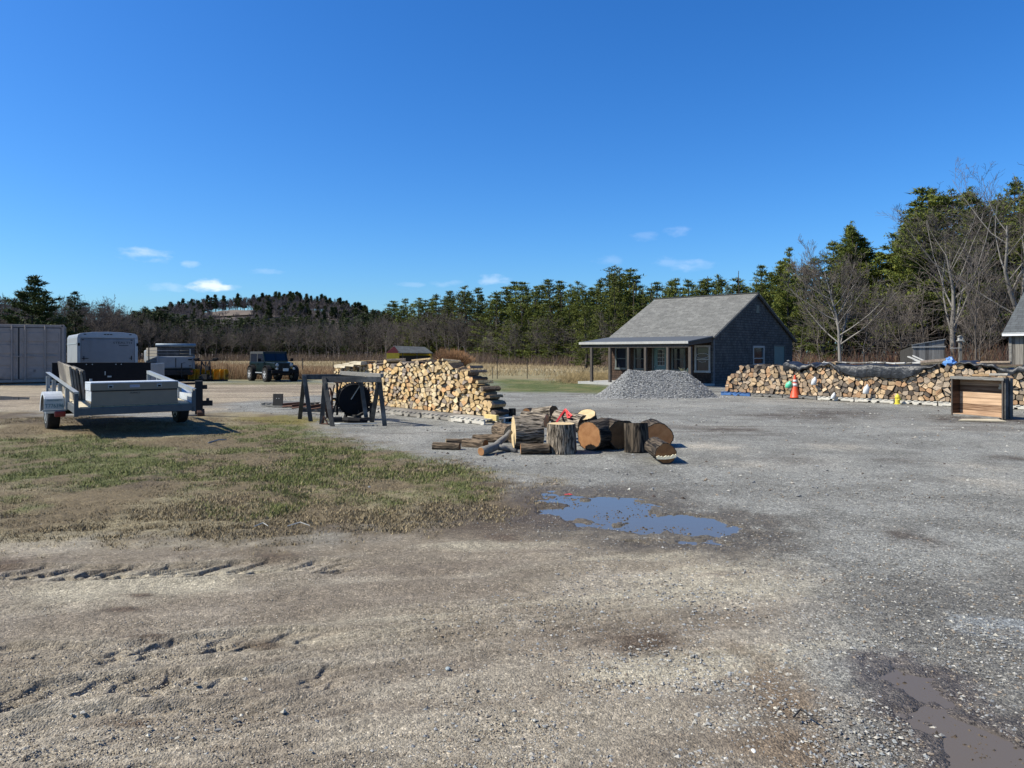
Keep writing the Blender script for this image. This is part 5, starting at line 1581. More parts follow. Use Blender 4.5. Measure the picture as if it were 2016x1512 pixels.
b = MB(); b.box(-.80, .80, 1.82, 1.94, .50, .68); b.box(-.35, -.25, 1.6, 1.84, .5, .6); b.box(.25, .35, 1.6, 1.84, .5, .6); b.box(-.3, .3, 1.75, 1.9, .66, .76)
b.build('bumper', M_black, T, bevel=.02)
for x in (-.5, .5):
    q = MB(); q.lathe([(.07, 1.90), (.07, 1.94), (.03, 1.96)], 12, (x, 0, .76), axis='y'); q.build('fog_light', M_lens, T)
b = MB(); b.box(-.16, .16, 1.945, 1.955, .62, .78); b.build('license_plate', M_plate, T)
b = MB(); b.box(-.3, .3, -1.7, 1.8, .42, .60); b.box(-.76, .76, 1.13, 1.25, .36, .46); b.box(-.76, .76, -1.25, -1.13, .36, .46); b.lathe([(.12, -.1), (.12, .1)], 10, (.1, 1.19, .4), axis='y')
b.build('chassis', M_chassis, T)
b = MB(); b.box(-.5, -.1, -.5, -.3, 1.0, 1.45); b.box(.1, .5, -.5, -.3, 1.0, 1.45); b.build('seat', M_softtop, T)

# ---- black steel box on stands behind the utility trailer
D = 24.
T = thing('dump_bed', 'black faced steel dump bed on stands behind the silver tool box', 'dump bed', (XY(102, D), D, 0), R(14))
k = (296 - 1008) / FPX; w = (k * D - XY(102, D)) / (math.cos(R(14)) - k * math.sin(R(14)))
b = MB(); b.box(0, w, 0, .06, .62, 1.27); f = b.build('front_panel', M_black, T, bevel=.01)
for x in (w * .345, w * .405, w * .645, w * .7):
    q = MB(); q.lathe([(.018, -.012), (.018, 0)], 8, (x, 0, 1.21), axis='y'); q.build('bolt', M_galv, f)
q = MB(); q.box(w * .53, w * .54, -.012, 0, .85, .98); q.box(w * .56, w * .6, -.03, 0, .78, .83); q.build('bracket', M_galv, f)
for x in (0, w - .05):
    b = MB(); b.box(x, x + .05, .06, 2.2, .6, 1.22); b.build('side_panel', M_galv, T, bevel=.01)
b = MB(); b.box(.05, w - .05, .06, 2.2, .6, .66); b.build('floor', M_chassis, T)
for x in (.3, w - .4):
    for y in (.3, 1.8):
        b = MB(); b.box(x, x + .12, y, y + .12, 0, .6); b.build('leg', M_chassis, T)

# ---- galvanised utility trailer
ang = R(39)
ox, oy = -7.69, 13.0
zg = .12
U = thing('utility_trailer', 'galvanised open utility trailer with angled side rails parked on the grass', 'trailer', (ox, oy, zg), ang)
w, L_ = 1.98, 3.6
tilt = R(3.6)
def tz(y): return y * math.tan(tilt)
b = MB()
zb = .36
for x in (.03, w - .03): b.bar((x, 0, zb + .07), (x, L_, zb + .07 + tz(L_)), .06, .13)
b.bar((0, .025, zb + .065), (w, .025, zb + .065), .05, .135)
b.bar((0, L_, zb + .07 + tz(L_)), (w, L_, zb + .07 + tz(L_)), .05, .12)
for yy in (.9, 1.8, 2.7): b.bar((.06, yy, zb + .03 + tz(yy)), (w - .06, yy, zb + .03 + tz(yy)), .05, .06)
b.bar((.1, L_, zb + tz(L_)), (w / 2, L_ + 1.3, zb + .25), .08, .08); b.bar((w - .1, L_, zb + tz(L_)), (w / 2, L_ + 1.3, zb + .25), .08, .08)
b.build('frame', M_galv_shade, U, bevel=.006)
b = MB()
for k in range(10):
    x0 = .06 + k * (w - .12) / 10
    b.bar((x0 + .09, .06, zb + .135), (x0 + .09, L_ - .03, zb + .135 + tz(L_)), .176, .03)
b.build('deck', M_wood_new, U)
for x, s in ((0, -1), (w, 1)):
    b = MB(); hr = .78
    b.bar((x, -.02, hr - .002), (x, L_, hr + tz(L_) + .05), .075, .012); b.bar((x - s * .032, -.02, hr - .035), (x - s * .032, L_, hr + tz(L_) + .015), .008, .06)
    b.build('top_rail', M_galv, U)
    for yy in (.02, 1.0, 1.9, 2.7, L_ - .03):
        b = MB(); b.box(x - .035, x + .035, yy - .02, yy + .02, zb + tz(yy) - .02, hr + tz(yy) - .03); b.build('post', M_galv if yy > .5 else M_galv_shade, U, bevel=.004)
b = MB(); b.box(w - .012, w - .006, .06, .98, zb + .18, hr - .1); b.build('side_sheet', M_tread, U)
for s, x in ((-1, -.17), (1, w + .17)):
    wheel(U, (x, 1.6, .33), .33, .2, rim=.58, rim_mat=M_galv, spokes=5)
    b = MB(); fender_arc(b, x, 1.6, .34, .385, .30, 0, 180, 14, .008)
    b.build('fender', M_tread, U)
    b = MB(); b.prism([(1.6 + .393 * math.cos(R(a_)), .34 + .393 * math.sin(R(a_))) for a_ in range(0, 181, 15)] + [(1.6 + .335 * math.cos(R(a_)), .34 + .335 * math.sin(R(a_))) for a_ in range(180, -1, -15)], x + s * .15 - .006, x + s * .15 + .006, plane='yz')
    b.build('fender_lip', M_tread, U)
b = MB(); b.box(-.15, w + .15, 1.56, 1.64, .29, .37); b.build('axle', M_chassis, U)
# plate, bracket and tail lights: between the wheel and the left rear post
b = MB(); b.box(-.36, -.03, 1.09, 1.105, .42, .62); p = b.build('license_plate', M_plate, U, bevel=.004)
text('plate_number', 'T776396', .098, M_plate_ink, p, (-.195, 1.087, .485), (R(90), 0, 0), sx=.85)
text('plate_heading', 'MASSACHUSETTS', .034, M_plate_ink, p, (-.195, 1.087, .585), (R(90), 0, 0), sx=.9)
b = MB(); b.bar((-.38, 1.11, .40), (0, 1.11, .40), .05, .03); b.build('light_bracket', M_galv, U)
for x0, x1 in ((-.2, -.02), (w + .02, w + .14)):
    b = MB(); b.box(x0, x1, 1.01, 1.09, .28, .385); b.build('tail_light', M_red, U, bevel=.02)
b = MB(); b.tube([(w / 2, L_ + 1.1, -.05), (w / 2, L_ + 1.1, zb + .5)], .03, 8); b.build('jack', M_galv, U)

tb = thing('tool_box', 'tan and silver diamond plate truck tool box lying across the trailer deck', 'tool box', (ox + math.cos(ang) * .24 - math.sin(ang) * .04, oy + math.sin(ang) * .24 + math.cos(ang) * .04, zg + zb + .152), ang)
tb.rotation_euler = (0, 0, ang)
bw, bd = 1.45, .55
b = MB(); b.box(0, bw, 0, .01, 0, .27); b.box(0, bw, bd - .01, bd, 0, .27); b.box(0, bw, .01, bd - .01, 0, .01); b.build('body', M_alu, tb)
for x in (-.004, bw - .006):
    b = MB(); b.box(x, x + .01, .0, bd, .09, .27); b.build('side_panel', M_tread, tb)
b = MB(); b.box(-.008, .004, .0, bd, 0, .088); b.box(bw - .004, bw + .008, .0, bd, 0, .088); b.build('side_foot', M_alu, tb)
b = MB(); b.box(-.015, bw + .015, -.012, bd + .01, .405, .43); lid = b.build('lid', M_tread, tb, bevel=.01)
b = MB(); b.box(-.01, bw + .01, -.01, .0, .285, .405); b.build('lid_front', M_alu, lid)
b = MB(); b.box(-.014, -.008, 0, bd, .28, .405); b.box(bw + .008, bw + .014, 0, bd, .28, .405); b.build('lid_side', M_tread, lid)
b = MB(); b.box(.0, bw, -.008, .002, .262, .285); b.build('seam', M_chassis, tb)
for x in (.26, 1.08):
    b = MB(); b.box(x, x + .09, -.018, -.010, .32, .385); lt = b.build('lock', M_galv, tb, bevel=.004)
    q = MB(); q.box(x + .02, x + .07, -.022, -.018, .33, .36); q.build('handle', M_black, lt)
b = MB(); b.box(.62, .79, -.014, -.0105, .325, .375); st = b.build('sticker', M_sticker, tb)
text('sticker_lettering', 'BETTER BUILT', .026, M_ink_b, st, (.705, -.0155, .35), (R(90), 0, 0), ext=.001)
text('lettering', 'ALPHA 2', .042, M_ink, tb, (.71, -.003, .225), (R(90), 0, 0), ext=.001)

# weathered slabs standing on edge in the trailer
def tl(x, y, z): return Vector((ox + math.cos(ang) * x - math.sin(ang) * y, oy + math.sin(ang) * x + math.cos(ang) * y, zg + z))
mslab = pm('weathered_plywood', (.42, .37, .29), rough=.9, var=.4, scale=3, stretch=(6, 1, 1), bump=.3, col2=(.10, .085, .07), c2lo=.45, c2hi=.62)
for k in range(5):
    h = .64 - .03 * (k % 2) - .02 * k; x = .10 + k * .055
    S_ = thing('panel', ['pale stained wooden panel leaning outermost on the left rail of the trailer', 'second weathered panel of the slab bundle in the trailer', 'middle weathered panel of the slab bundle in the trailer',
                         'fourth weathered panel of the slab bundle in the trailer', 'innermost dark edged panel of the bundle beside the tool box'][k], 'panel', tl(x, 1.02 + .04 * (k % 3), zb + .16 + tz(1)), ang, 'wooden panels stacked on edge in the trailer')
    S_.rotation_euler = (tilt, R(-7), ang)
    b = MB(); b.box(0, .035, 0, 1.35 - .05 * k, 0, h); b.box(.035, .05, .05, .12, .03, h - .02); b.build('board', mslab if k < 4 else M_wood_dark, S_, bevel=.006)
    b = MB(); b.box(.036, .05, 1.0, 1.08, .03, h - .04); b.build('batten', M_wood_grey, S_)

# dark implement standing beyond the right rail
T = thing('implement', 'dark rusty steel implement with a red drum standing past the right trailer rail', 'machine', (XY(388, 17.6), 17.6, 0), R(20))
b = MB(); b.box(-.05, .12, 0, .18, .12, .92); b.box(.12, .22, .04, .14, .72, .82); b.build('post', M_chassis, T, bevel=.01)
b = MB(); b.bar((-.5, .1, .86), (.0, .1, .86), .12, .05); b.bar((-.5, .1, .74), (.0, .1, .74), .05, .05); b.build('beam', M_rust, T)
b = MB(); b.box(.12, .34, .02, .16, .32, .44); b.box(.2, .26, .0, .18, .42, .5); b.build('hitch', M_chassis, T)
b = MB(); b.lathe([(.12, -.08), (.13, -.07), (.13, .07), (.12, .08)], 16, (.08, .05, .12), axis='x'); b.build('drum', M_rust, T)
b = MB(); b.box(-.5, .15, 0, .3, .02, .1); b.build('base', M_chassis, T)
# ------------------------------------------------------------ pallets and stacks of split logs
def clip(poly, nx, ny, c):
    """keep the side nx*x+ny*y<=c"""
    out = []
    n = len(poly)
    for i in range(n):
        a, b = poly[i], poly[(i + 1) % n]
        da, db = nx * a[0] + ny * a[1] - c, nx * b[0] + ny * b[1] - c
        if da <= 0: out.append(a)
        if (da < 0) != (db < 0) and da != db:
            t = da / (da - db)
            out.append((a[0] + (b[0] - a[0]) * t, a[1] + (b[1] - a[1]) * t))
    return out


def cells(s0, s1, z0, zmax, size, prof, seed, jit=.42, asp=1.):
    g = random.Random(seed)
    pts = []
    rows = int((zmax - z0) / (size * .88)) + 3
    for j in range(rows):
        z = z0 + size * .42 + j * size * .88
        k = 0; s = s0 - size
        while s < s1 + size * 1.5:
            pts.append((s + (size / 2 if j % 2 else 0) + g.uniform(-jit, jit) * size, max(z0 + .03, z + g.uniform(-jit, jit) * size * .9)))
            s += size * asp * g.choice([.8, 1, 1, 1.25])
    out = []
    for i, p in enumerate(pts):
        if p[0] < s0 or p[0] > s1 or p[1] > prof(p[0]): continue
        poly = [(p[0] - size, z0), (p[0] + size, z0), (p[0] + size, p[1] + size), (p[0] - size, p[1] + size)]
        for q in pts:
            if q is p: continue
            dx, dy = q[0] - p[0], q[1] - p[1]
            if abs(dx) > size * 2.4 or abs(dy) > size * 2.4: continue
            poly = clip(poly, dx, dy, (q[0] ** 2 + q[1] ** 2 - p[0] ** 2 - p[1] ** 2) / 2)
            if len(poly) < 3: break
        if len(poly) < 3: continue
        # drop slivers
        cl = [poly[0]]
        for v in poly[1:]:
            if math.hypot(v[0] - cl[-1][0], v[1] - cl[-1][1]) > size * .12: cl.append(v)
        if len(cl) > 3 and math.hypot(cl[0][0] - cl[-1][0], cl[0][1] - cl[-1][1]) < size * .12: cl.pop()
        if len(cl) < 3: continue
        out.append(cl)
    return out


def stack(name, O, u, nrm, depth, cs, pal, side_pal, seed, single, labels, groupname, gap=.006, fj=.045):
    """logs lying across the stack, cut ends to the front; single(cell centre) picks those built one by one"""
    g = random.Random(seed)
    O, u, nrm = Vector(O), Vector(u), Vector(nrm)
    mass = MB()
    for cl in cs:
        cx = sum(p[0] for p in cl) / len(cl); cz = sum(p[1] for p in cl) / len(cl)
        rad = max(.02, min(math.hypot(p[0] - cx, p[1] - cz) for p in cl))
        k = 1 - gap / rad * g.uniform(.7, 2.2)
        rnd = g.random() < .35
        poly = []
        n = len(cl)
        for i, p in enumerate(cl):
            a, c = cl[i - 1], cl[(i + 1) % n]
            poly_p = (cx + (p[0] - cx) * k, cz + (p[1] - cz) * k)
            if rnd:
                for (q, t) in ((a, .22), (c, .22)):
                    poly.append((poly_p[0] + (cx + (q[0] - cx) * k - poly_p[0]) * t, poly_p[1] + (cz + (q[1] - cz) * k - poly_p[1]) * t))
            else: poly.append(poly_p)
        f = g.uniform(-fj, fj); dep = depth + g.uniform(-.04, .04)
        tx, tz_ = g.gauss(0, .03), g.gauss(0, .03)
        c0 = Vector(g.choice(pal)) * g.uniform(.78, 1.2); c1 = Vector(g.choice(side_pal)) * g.uniform(.6, 1.3)
        b = MB() if single(cx, cz) else mass
        fv = [O + u * (p[0]) + Vector((0, 0, p[1])) + nrm * (f + (p[0] - cx) * g.gauss(0, .12) + (p[1] - cz) * tx * 3) for p in poly]
        bv = [O + u * (cx + (p[0] - cx) * .93 + tx * dep) + Vector((0, 0, cz + (p[1] - cz) * .93 + tz_ * dep * .3)) - nrm * dep for p in poly]
        m = len(poly)
        if b is mass or True:
            base = len(b.v)
            b.v += [tuple(v) for v in fv + bv]
            b.f.append(tuple(base + i for i in range(m))); b.m.append(0); b.c.append(tuple(c0))
            b.f.append(tuple(base + m + i for i in range(m))[::-1]); b.m.append(0); b.c.append(tuple(c0 * .8))
            for i in range(m):
                b.f.append((base + i, base + m + i, base + m + (i + 1) % m, base + (i + 1) % m)); b.m.append(1)
                b.c.append(tuple(c1 if (i == 0 or g.random() < .3) else c0 * .7))
        if b is not mass:
            o = b.build('split_log', [M_log_end, M_log_side], cols=True, origin=O + u * cx + Vector((0, 0, cz)))
            tag(o, labels(cx, cz), 'firewood log', groupname)
    if mass.v:
        o = mass.build(name, [M_log_end, M_log_side], cols=True)
        tag(o, kind='stuff')


def pallet(O, u, nrm, label, mat, group, L_=1.2, Wd=1.0, h=.13):
    """O front corner, u along the front, nrm pointing out of the front"""
    ang_ = math.atan2(u[1], u[0])
    P_ = thing('pallet', label, 'pallet', O, ang_, group)
    y1 = Wd
    for y in (0.02, Wd / 2 - .02, Wd - .06):
        b = MB(); b.box(0, .42, y, y + .04, .018, h - .02); b.box(.55, L_ - .42 + .0, y, y + .04, .07, h - .02) if False else b.box(.10, L_ - .10, y + .001, y + .039, .062, h - .0201)
        b.box(L_ - .42, L_, y, y + .04, .018, h - .02); b.box(L_ / 2 - .09, L_ / 2 + .09, y - .001, y + .041, .018, h - .021)
        b.build('stringer', mat, P_)
    k = 7
    for i in range(k):
        x = i * (L_ - .1) / (k - 1)
        b = MB(); b.box(x, x + .1, .003 * (i % 2), y1 - .002 * (i % 3), h - .019, h); b.build('deck_board', mat, P_)
    for x in (0.01, L_ / 2 - .05, L_ - .11):
        b = MB(); b.box(x, x + .1, .004, y1 - .004, .001, .017); b.build('bottom_board', mat, P_)
    return P_


def log_ring(p0, p1, r, n=9, g=random, pal=None, wob=.12): pass


M_pallet_w = pm('pale_pallet_timber', (.62, .58, .50), rough=.85, var=.2, scale=5, bump=.2)
# ---- stack of freshly split wood in the middle
O1 = Vector((-.51, 16.8, 0)); U1 = Vector((-.666, .746, 0)); N1 = Vector((-.746, -.666, 0))
HP = [(0, .30), (.25, .72), (.6, .95), (1.0, 1.18), (1.7, 1.33), (2.6, 1.36), (3.6, 1.33), (4.6, 1.30), (5.7, 1.27), (5.9, 1.16), (7.3, 1.15)]
PAL_N = [(.66, .47, .24), (.72, .53, .29), (.60, .40, .18), (.60, .42, .22), (.68, .53, .33), (.50, .38, .25), (.62, .37, .18), (.38, .31, .25), (.72, .57, .35)]
PAL_S = [(.10, .075, .055), (.16, .125, .09), (.30, .20, .11), (.07, .055, .045), (.20, .16, .13)]
wob1 = lambda s: float(np.interp(s, [h[0] for h in HP], [h[1] for h in HP])) + .05 * math.sin(s * 9.1) + .03 * math.sin(s * 23)
ASP = 1.5
cs1 = [[(p[0] * ASP, p[1]) for p in cl] for cl in cells(0, 7.3 / ASP, .135, 1.6, .110, lambda s: wob1(s * ASP), 5, .47)]
NCUT = 2.5
stack('firewood_stack', O1, U1, N1, .42, cs1, PAL_N, PAL_S, 9, lambda s, z: s < NCUT, lambda s, z: 'pale fresh split log in the near right-hand part of the middle stack, past the sawhorses',
      'fresh split logs in the near part of the middle stack')
# a second row behind, seen over the top and at the end
cs1b = cells(1.7, 7.1, .135, 1.4, .14, lambda s: wob1(s) - .10, 15, .44)
stack('firewood_stack_back_row', O1 - N1 * .56, U1, N1, .45, cs1b, PAL_N, PAL_S, 19, lambda s, z: False, None, '')
SG = (-1 / 1, 0)
for i, (s, lab) in enumerate(((-.40, 'pale pallet nearest the camera under the near corner of the middle log stack'), (.83, 'second pallet under the middle log stack, left of the nearest one'),
                              (2.06, 'third pallet under the middle log stack, right of the sawhorses'), (3.29, 'fourth pallet under the middle log stack, behind the sawhorses'),
                              (4.52, 'fifth pallet under the middle log stack, mostly hidden by the sawhorses'), (5.75, 'far pallet under the left end of the middle log stack'))):
    fr = O1 + U1 * (s + 1.2) + N1 * (.52 - .04 * (i % 2))
    pallet(fr, -U1, N1, lab, M_pallet_w if s < 0 else M_pallet, 'pallets under the middle log stack', Wd=1.25)
# logs lying lengthwise or loose on top and at the right end of the stack
rg = random.Random(3)
def loose(p, d, L_, r, label, cat='firewood log', pal=None, name='split_log', group=None, n=6, endm=None):
    b = MB()
    d = Vector(d).normalized(); p = Vector(p)
    k = n
    cc = Vector(pal or rg.choice(PAL_N)) * rg.uniform(.8, 1.1); sc = Vector(rg.choice(PAL_S))
    rr = [r * rg.uniform(.75, 1.2) for _ in range(k)]
    sx = d.cross(Vector((0, 0, 1))); sx.normalize(); sy = sx.cross(d)
    half = rg.random() < .5
    vs = []
    for e in (-1, 1):
        for i in range(k):
            a = 2 * math.pi * i / k
            yy = math.sin(a) * rr[i]
            if half: yy = max(yy, -.25 * r)
            vs.append(d * (e * L_ / 2) + sx * math.cos(a) * rr[i] + sy * yy)
    b.add(vs, [tuple(range(k))[::-1], tuple(range(k, 2 * k))], 0, tuple(cc))
    for i in range(k):
        b.add([], [], 0)
        b.f.append((i, (i + 1) % k, k + (i + 1) % k, k + i)); b.m.append(1); b.c.append(tuple(sc if rg.random() < .7 else cc * .8))
    o = b.build(name, [M_log_end, M_log_side], cols=True); o.location = p
    return tag(o, label, cat, group)


for i, (s, z, back, L_, r, lb) in enumerate(((.22, .90, .30, .5, .07, 'bark backed log sticking out at the stepped right end of the middle stack, topmost'),
                                            (.05, .76, .34, .55, .075, 'dark barked log at the stepped right end of the middle stack, second from its top'),
                                            (-.08, .58, .36, .55, .08, 'grey barked log protruding right from the middle stack at half its height'),
                                            (-.14, .42, .36, .55, .085, 'brown split log with pale edge protruding from the right end of the middle stack'),
                                            (-.26, .24, .36, .62, .095, 'thick dark log lying on the pallet at the right foot of the middle stack'),
                                            (.45, 1.16, .3, .5, .06, 'reddish split board-like log on the sloping right shoulder of the middle stack'),
                                            (.62, 1.24, .34, .5, .06, 'split log on the shoulder of the middle stack, below its top corner'))):
    p = O1 + U1 * (s + .08) - N1 * (back - .20) + Vector((0, 0, z)); loose(p, -N1 + U1 * rg.uniform(-.25, .25), L_ - .08, r * rg.uniform(.75, 1.), lb, pal=PAL_N[i] if i % 3 == 0 else PAL_S[i % 5])
for i in range(13):
    s = 1.3 + i * .36
    p = O1 + U1 * s - N1 * rg.uniform(.1, .3) + Vector((0, 0, wob1(s) + .03))
    loose(p, U1 * rg.uniform(-1, 1) - N1 * rg.uniform(.2, 1) + Vector((0, 0, rg.uniform(-.08, .12))), rg.uniform(.4, .52), rg.uniform(.035, .055), 'loose split log lying on top of the middle stack', group='loose logs on top of the middle stack')
for i, (s, lb) in enumerate(((5.7, 'uppermost of the three long split boards on the low left end of the middle stack'), (6.1, 'middle one of the three long split boards on the left end of the middle stack'), (6.6, 'leftmost long split board on the low left end of the middle stack'))):
    p = O1 + U1 * s + N1 * .1 + Vector((0, 0, 1.30 - .05 * i))
    q = thing('split_board', lb, 'split wood', p, math.atan2(U1.y, U1.x))
    b = MB(); b.add([(-.33, -.1, -.04), (.33, -.1, -.03), (.33, .1, -.04), (-.33, .12, -.05), (-.33, -.08, .04), (.33, -.07, .05), (.33, .1, .03), (-.33, .1, .04)], [(0, 3, 2, 1), (4, 5, 6, 7), (0, 1, 5, 4), (1, 2, 6, 5), (2, 3, 7, 6), (3, 0, 4, 7)], 0)
    b.build('timber', M_wood_new, q)
b = MB(); p = O1 - U1 * .12 + N1 * .22 + Vector((0, 0, .15))
b.bar(p, p - U1 * .42 + Vector((0, 0, .0)), .08, .13); o = b.build('wood_block', M_yellow if False else pm('yellow_wood', (.66, .50, .20), rough=.8, var=.2), origin=p, bevel=.01)
tag(o, 'bright yellow sawn block on the near pallet corner of the middle stack', 'wood block')

# ---- the long weathered stack at the right
O2 = Vector((7.98, 27.6, 0)); U2 = Vector((.664, -.747, 0)); N2 = Vector((-.747, -.664, 0))
HP2 = [(0, .35), (.2, .75), (.5, 1.03), (1.2, 1.10), (2.4, 1.13), (3.3, .98), (3.6, 1.08), (3.75, 1.18), (4.1, 1.16), (4.35, .98), (6.6, .96), (6.9, 1.10), (7.5, 1.19), (8.6, 1.16), (9.2, 1.1), (11.5, 1.1)]
wob2 = lambda s: float(np.interp(s, [h[0] for h in HP2], [h[1] for h in HP2])) + .03 * math.sin(s * 8.1) + .02 * math.sin(s * 21)
PAL_W = [(.52, .37, .22), (.44, .31, .20), (.38, .28, .19), (.24, .19, .14), (.60, .43, .26), (.17, .135, .105), (.48, .29, .16), (.42, .33, .24), (.62, .46, .30), (.12, .095, .075), (.33, .22, .14)]
cs2 = cells(0, 11.3, .135, 1.4, .162, wob2, 25, .47)
RC0 = 6.95
stack('long_firewood_stack', O2, U2, N2, .45, cs2, PAL_W, [(.07, .06, .05), (.12, .10, .085), (.05, .045, .04)], 29, lambda s, z: RC0 < s < 9.7,
      lambda s, z: 'grey weathered split log in the right stack, between the yellow hydrant and the photo edge', 'weathered split logs in the right part of the tarped stack')
stack('long_firewood_stack_back_row', O2 - N2 * .5, U2, N2, .45, cells(.1, 11.3, .135, 1.3, .19, lambda s: wob2(s) + .02, 27, .4), PAL_W, [(.07, .06, .05), (.12, .10, .085)], 31, lambda s, z: False, None, '')
for i in range(9):
    s = -.12 + i * 1.24
    fr = O2 + U2 * s + N2 * .10
    nm = ['blue painted pallet at the left foot of the long tarped stack', 'second pallet from the left under the long tarped stack', 'third pallet from the left under the long stack, left of the orange cone',
          'pallet under the long stack just right of the orange cone', 'white edged pallet under the long stack, between the cone and the hydrant', 'white edged pallet under the long stack, just left of the yellow hydrant',
          'white edged pallet under the long stack, behind the yellow hydrant', 'pallet under the long stack, half hidden by the wooden crate', 'pallet under the long stack at the right edge of the photo'][i]
    mt = M_pallet_blue if i == 0 else (M_wood_grey if i < 3 else M_pallet_w)
    pallet(fr, U2, N2, nm, mt, 'pallets under the long tarped stack', L_=1.2)


def tarp(name, s0, s1, topz, drape, seed, label, back=.9, out=.06, mat=None, ns=90):
    """sheet over the top of the long stack, hanging down its front in folds"""
    g = np.random.default_rng(seed)
    V = []
    nv = 26
    S_ = np.linspace(s0, s1, ns)
    fold = fbm(S_ * 2.3, S_ * 0, seed, 4) - .5
    dr = np.array([drape(s) for s in S_]) * (1 + .35 * (fbm(S_ * 1.7, S_ * 0 + 3, seed + 2, 3) - .5))
    for i, s in enumerate(S_):
        for j in range(nv):
            v = j / (nv - 1)
            if v < .5:
                t = v / .5
                y = -back + (back + out) * t; z = topz(s) + .03 * math.sin(t * 3.1) + .035 * (fbm(np.array([s * 3.]), np.array([t * 3.]), seed, 3)[0] - .5) * 2
            else:
                t = (v - .5) / .5
                y = out + .03 * math.sin(t * 3) + (fold[i] * .16 + .02 * math.sin(s * 26)) * t; z = topz(s) - dr[i] * t - .0
            P_ = O2 + U2 * s + N2 * y
            V.append((P_.x, P_.y, z))
    V = np.array(V)
    F = np.array([(i * nv + j, i * nv + j + 1, (i + 1) * nv + j + 1, (i + 1) * nv + j) for i in range(ns - 1) for j in range(nv - 1)])
    c0 = V.mean(axis=0)
    o = npmesh(name, V - c0, F, mat or M_tarp, smooth=True); o.location = tuple(c0)
    m = o.modifiers.new('solid', 'SOLIDIFY'); m.thickness = .006
    tag(o, label, 'tarp')
    return o


tarp('tarp', 2.35, 4.35, lambda s: wob2(s) + (.10 if s < 3.5 else .05) + .08 * max(0, 1 - abs(s - 3.3) * 2), lambda s: float(np.interp(s, [2.35, 2.55, 3.2, 3.6, 4.0, 4.35], [.36, .24, .12, .06, .06, .18])), 3, 'short piece of black tarp on the long stack, above the orange cone')
tarp('tarp', 4.2, 7.25, lambda s: max(wob2(s) + .05, 1.18) + (.02 * math.sin(s * 5)), lambda s: float(np.interp(s, [4.2, 4.5, 5.1, 5.9, 6.3, 6.6, 7.0, 7.25], [.12, .28, .40, .34, .38, .30, .08, .02])), 5, 'long black tarp draped in folds over the middle of the long stack')
tarp('tarp', 7.75, 11.2, lambda s: wob2(s) + .10 + .05 * math.sin(s * 4), lambda s: float(np.interp(s, [7.75, 8.2, 8.8, 9.4, 11.2], [.05, .08, .10, .20, .24])), 8, 'black tarp bunched over the right end of the long stack beyond the crate')


def onstack(px, s=None, z=1.25, out=0.):
    k = (px - 1008) / FPX
    O = O2 + N2 * out
    s = (k * O.y - O.x) / (U2.x - k * U2.y)
    p = O + U2 * s
    return Vector((p.x, p.y, z)), s


# weights, stones and sticks lying on the tarps
rg = random.Random(8)
for i, (px, rr, lb) in enumerate(((1552, .10, 'grey stone at the left end of the tarps on the long stack'), (1592, .07, 'round pale stone on the short tarp above the white bag'), (1623, .07, 'grey stone between the two tarps on the long stack'), (1665, .06, 'pale stone on the long tarp, left part'),
                                  (1706, .08, 'pale stone on the long tarp, above the rightmost white bag'))):
    p, s = onstack(px, z=1.30, out=-.15)
    V, F, c = rocks(1, lambda g, n: (np.zeros(1), np.zeros(1)), rr, rr, [(.34, .33, .31)], 50 + i, lambda x, y: x * 0)
    o = npmesh('stone', V, F, M_stone, fcol=c); o.location = (p.x, p.y, max(wob2(s), 1.12) + .13); sub = o.modifiers.new('s', 'SUBSURF'); sub.levels = 2; sub.render_levels = 2
    tag(o, lb, 'stone')
for i in range(16):
    px = 1640 + i * 13 + rg.uniform(-5, 5)
    p, s = onstack(px, out=-rg.uniform(.1, .55)); p.z = 1.25 + rg.uniform(0, .03)
    L_ = rg.uniform(.2, .55); d = U2 * rg.uniform(.6, 1) + N2 * rg.uniform(-.5, .5); d.z = rg.uniform(-.03, .03)
    b = MB(); b.tube([p - d * L_, p, p + d * L_ + Vector((0, 0, rg.uniform(-.02, .03)))], [rg.uniform(.015, .03)] * 3, 5)
    tag(b.build('stick', M_bark_l if i % 2 else M_trim, origin=p), 'pale stick lying on the long black tarp', 'stick', 'sticks weighing down the long black tarp')
for i, (x0, y0, x1, y1, w_) in enumerate(((1788, 702, 1822, 718, .07), (1794, 704, 1812, 717, .05), (1797, 700, 1830, 717, .04))):
    a_, s_ = onstack(x0, out=-.7); b_, s2_ = onstack(x1, out=-.35)
    a_.z = ZZ(y0, a_.y); b_.z = ZZ(y1, b_.y) + .03
    b = MB(); b.bar(a_, b_, w_, .03)
    tag(b.build('plank', M_trim, origin=(a_ + b_) / 2), ['widest pale plank leaning off the back of the long stack by the grey shed', 'short pale plank leaning off the stack by the grey shed', 'narrow pale plank above the other two by the grey shed'][i], 'plank')
p, s = onstack(1868, out=-.25); p.z = wob2(s) + .14
g_ = np.random.default_rng(4)
b = MB(); b.lathe([(.03, .12), (.10, .09), (.15, .02), (.19, -.04), (.15, -.1)], 14, (0, 0, 0))
o = b.build('tarp', M_blue, smooth=False); o.location = p
for v in o.data.vertices:
    v.co += Vector(g_.normal(0, .03, 3))
tag(o, 'bright blue crumpled tarp on top of the long stack left of the crate', 'tarp')
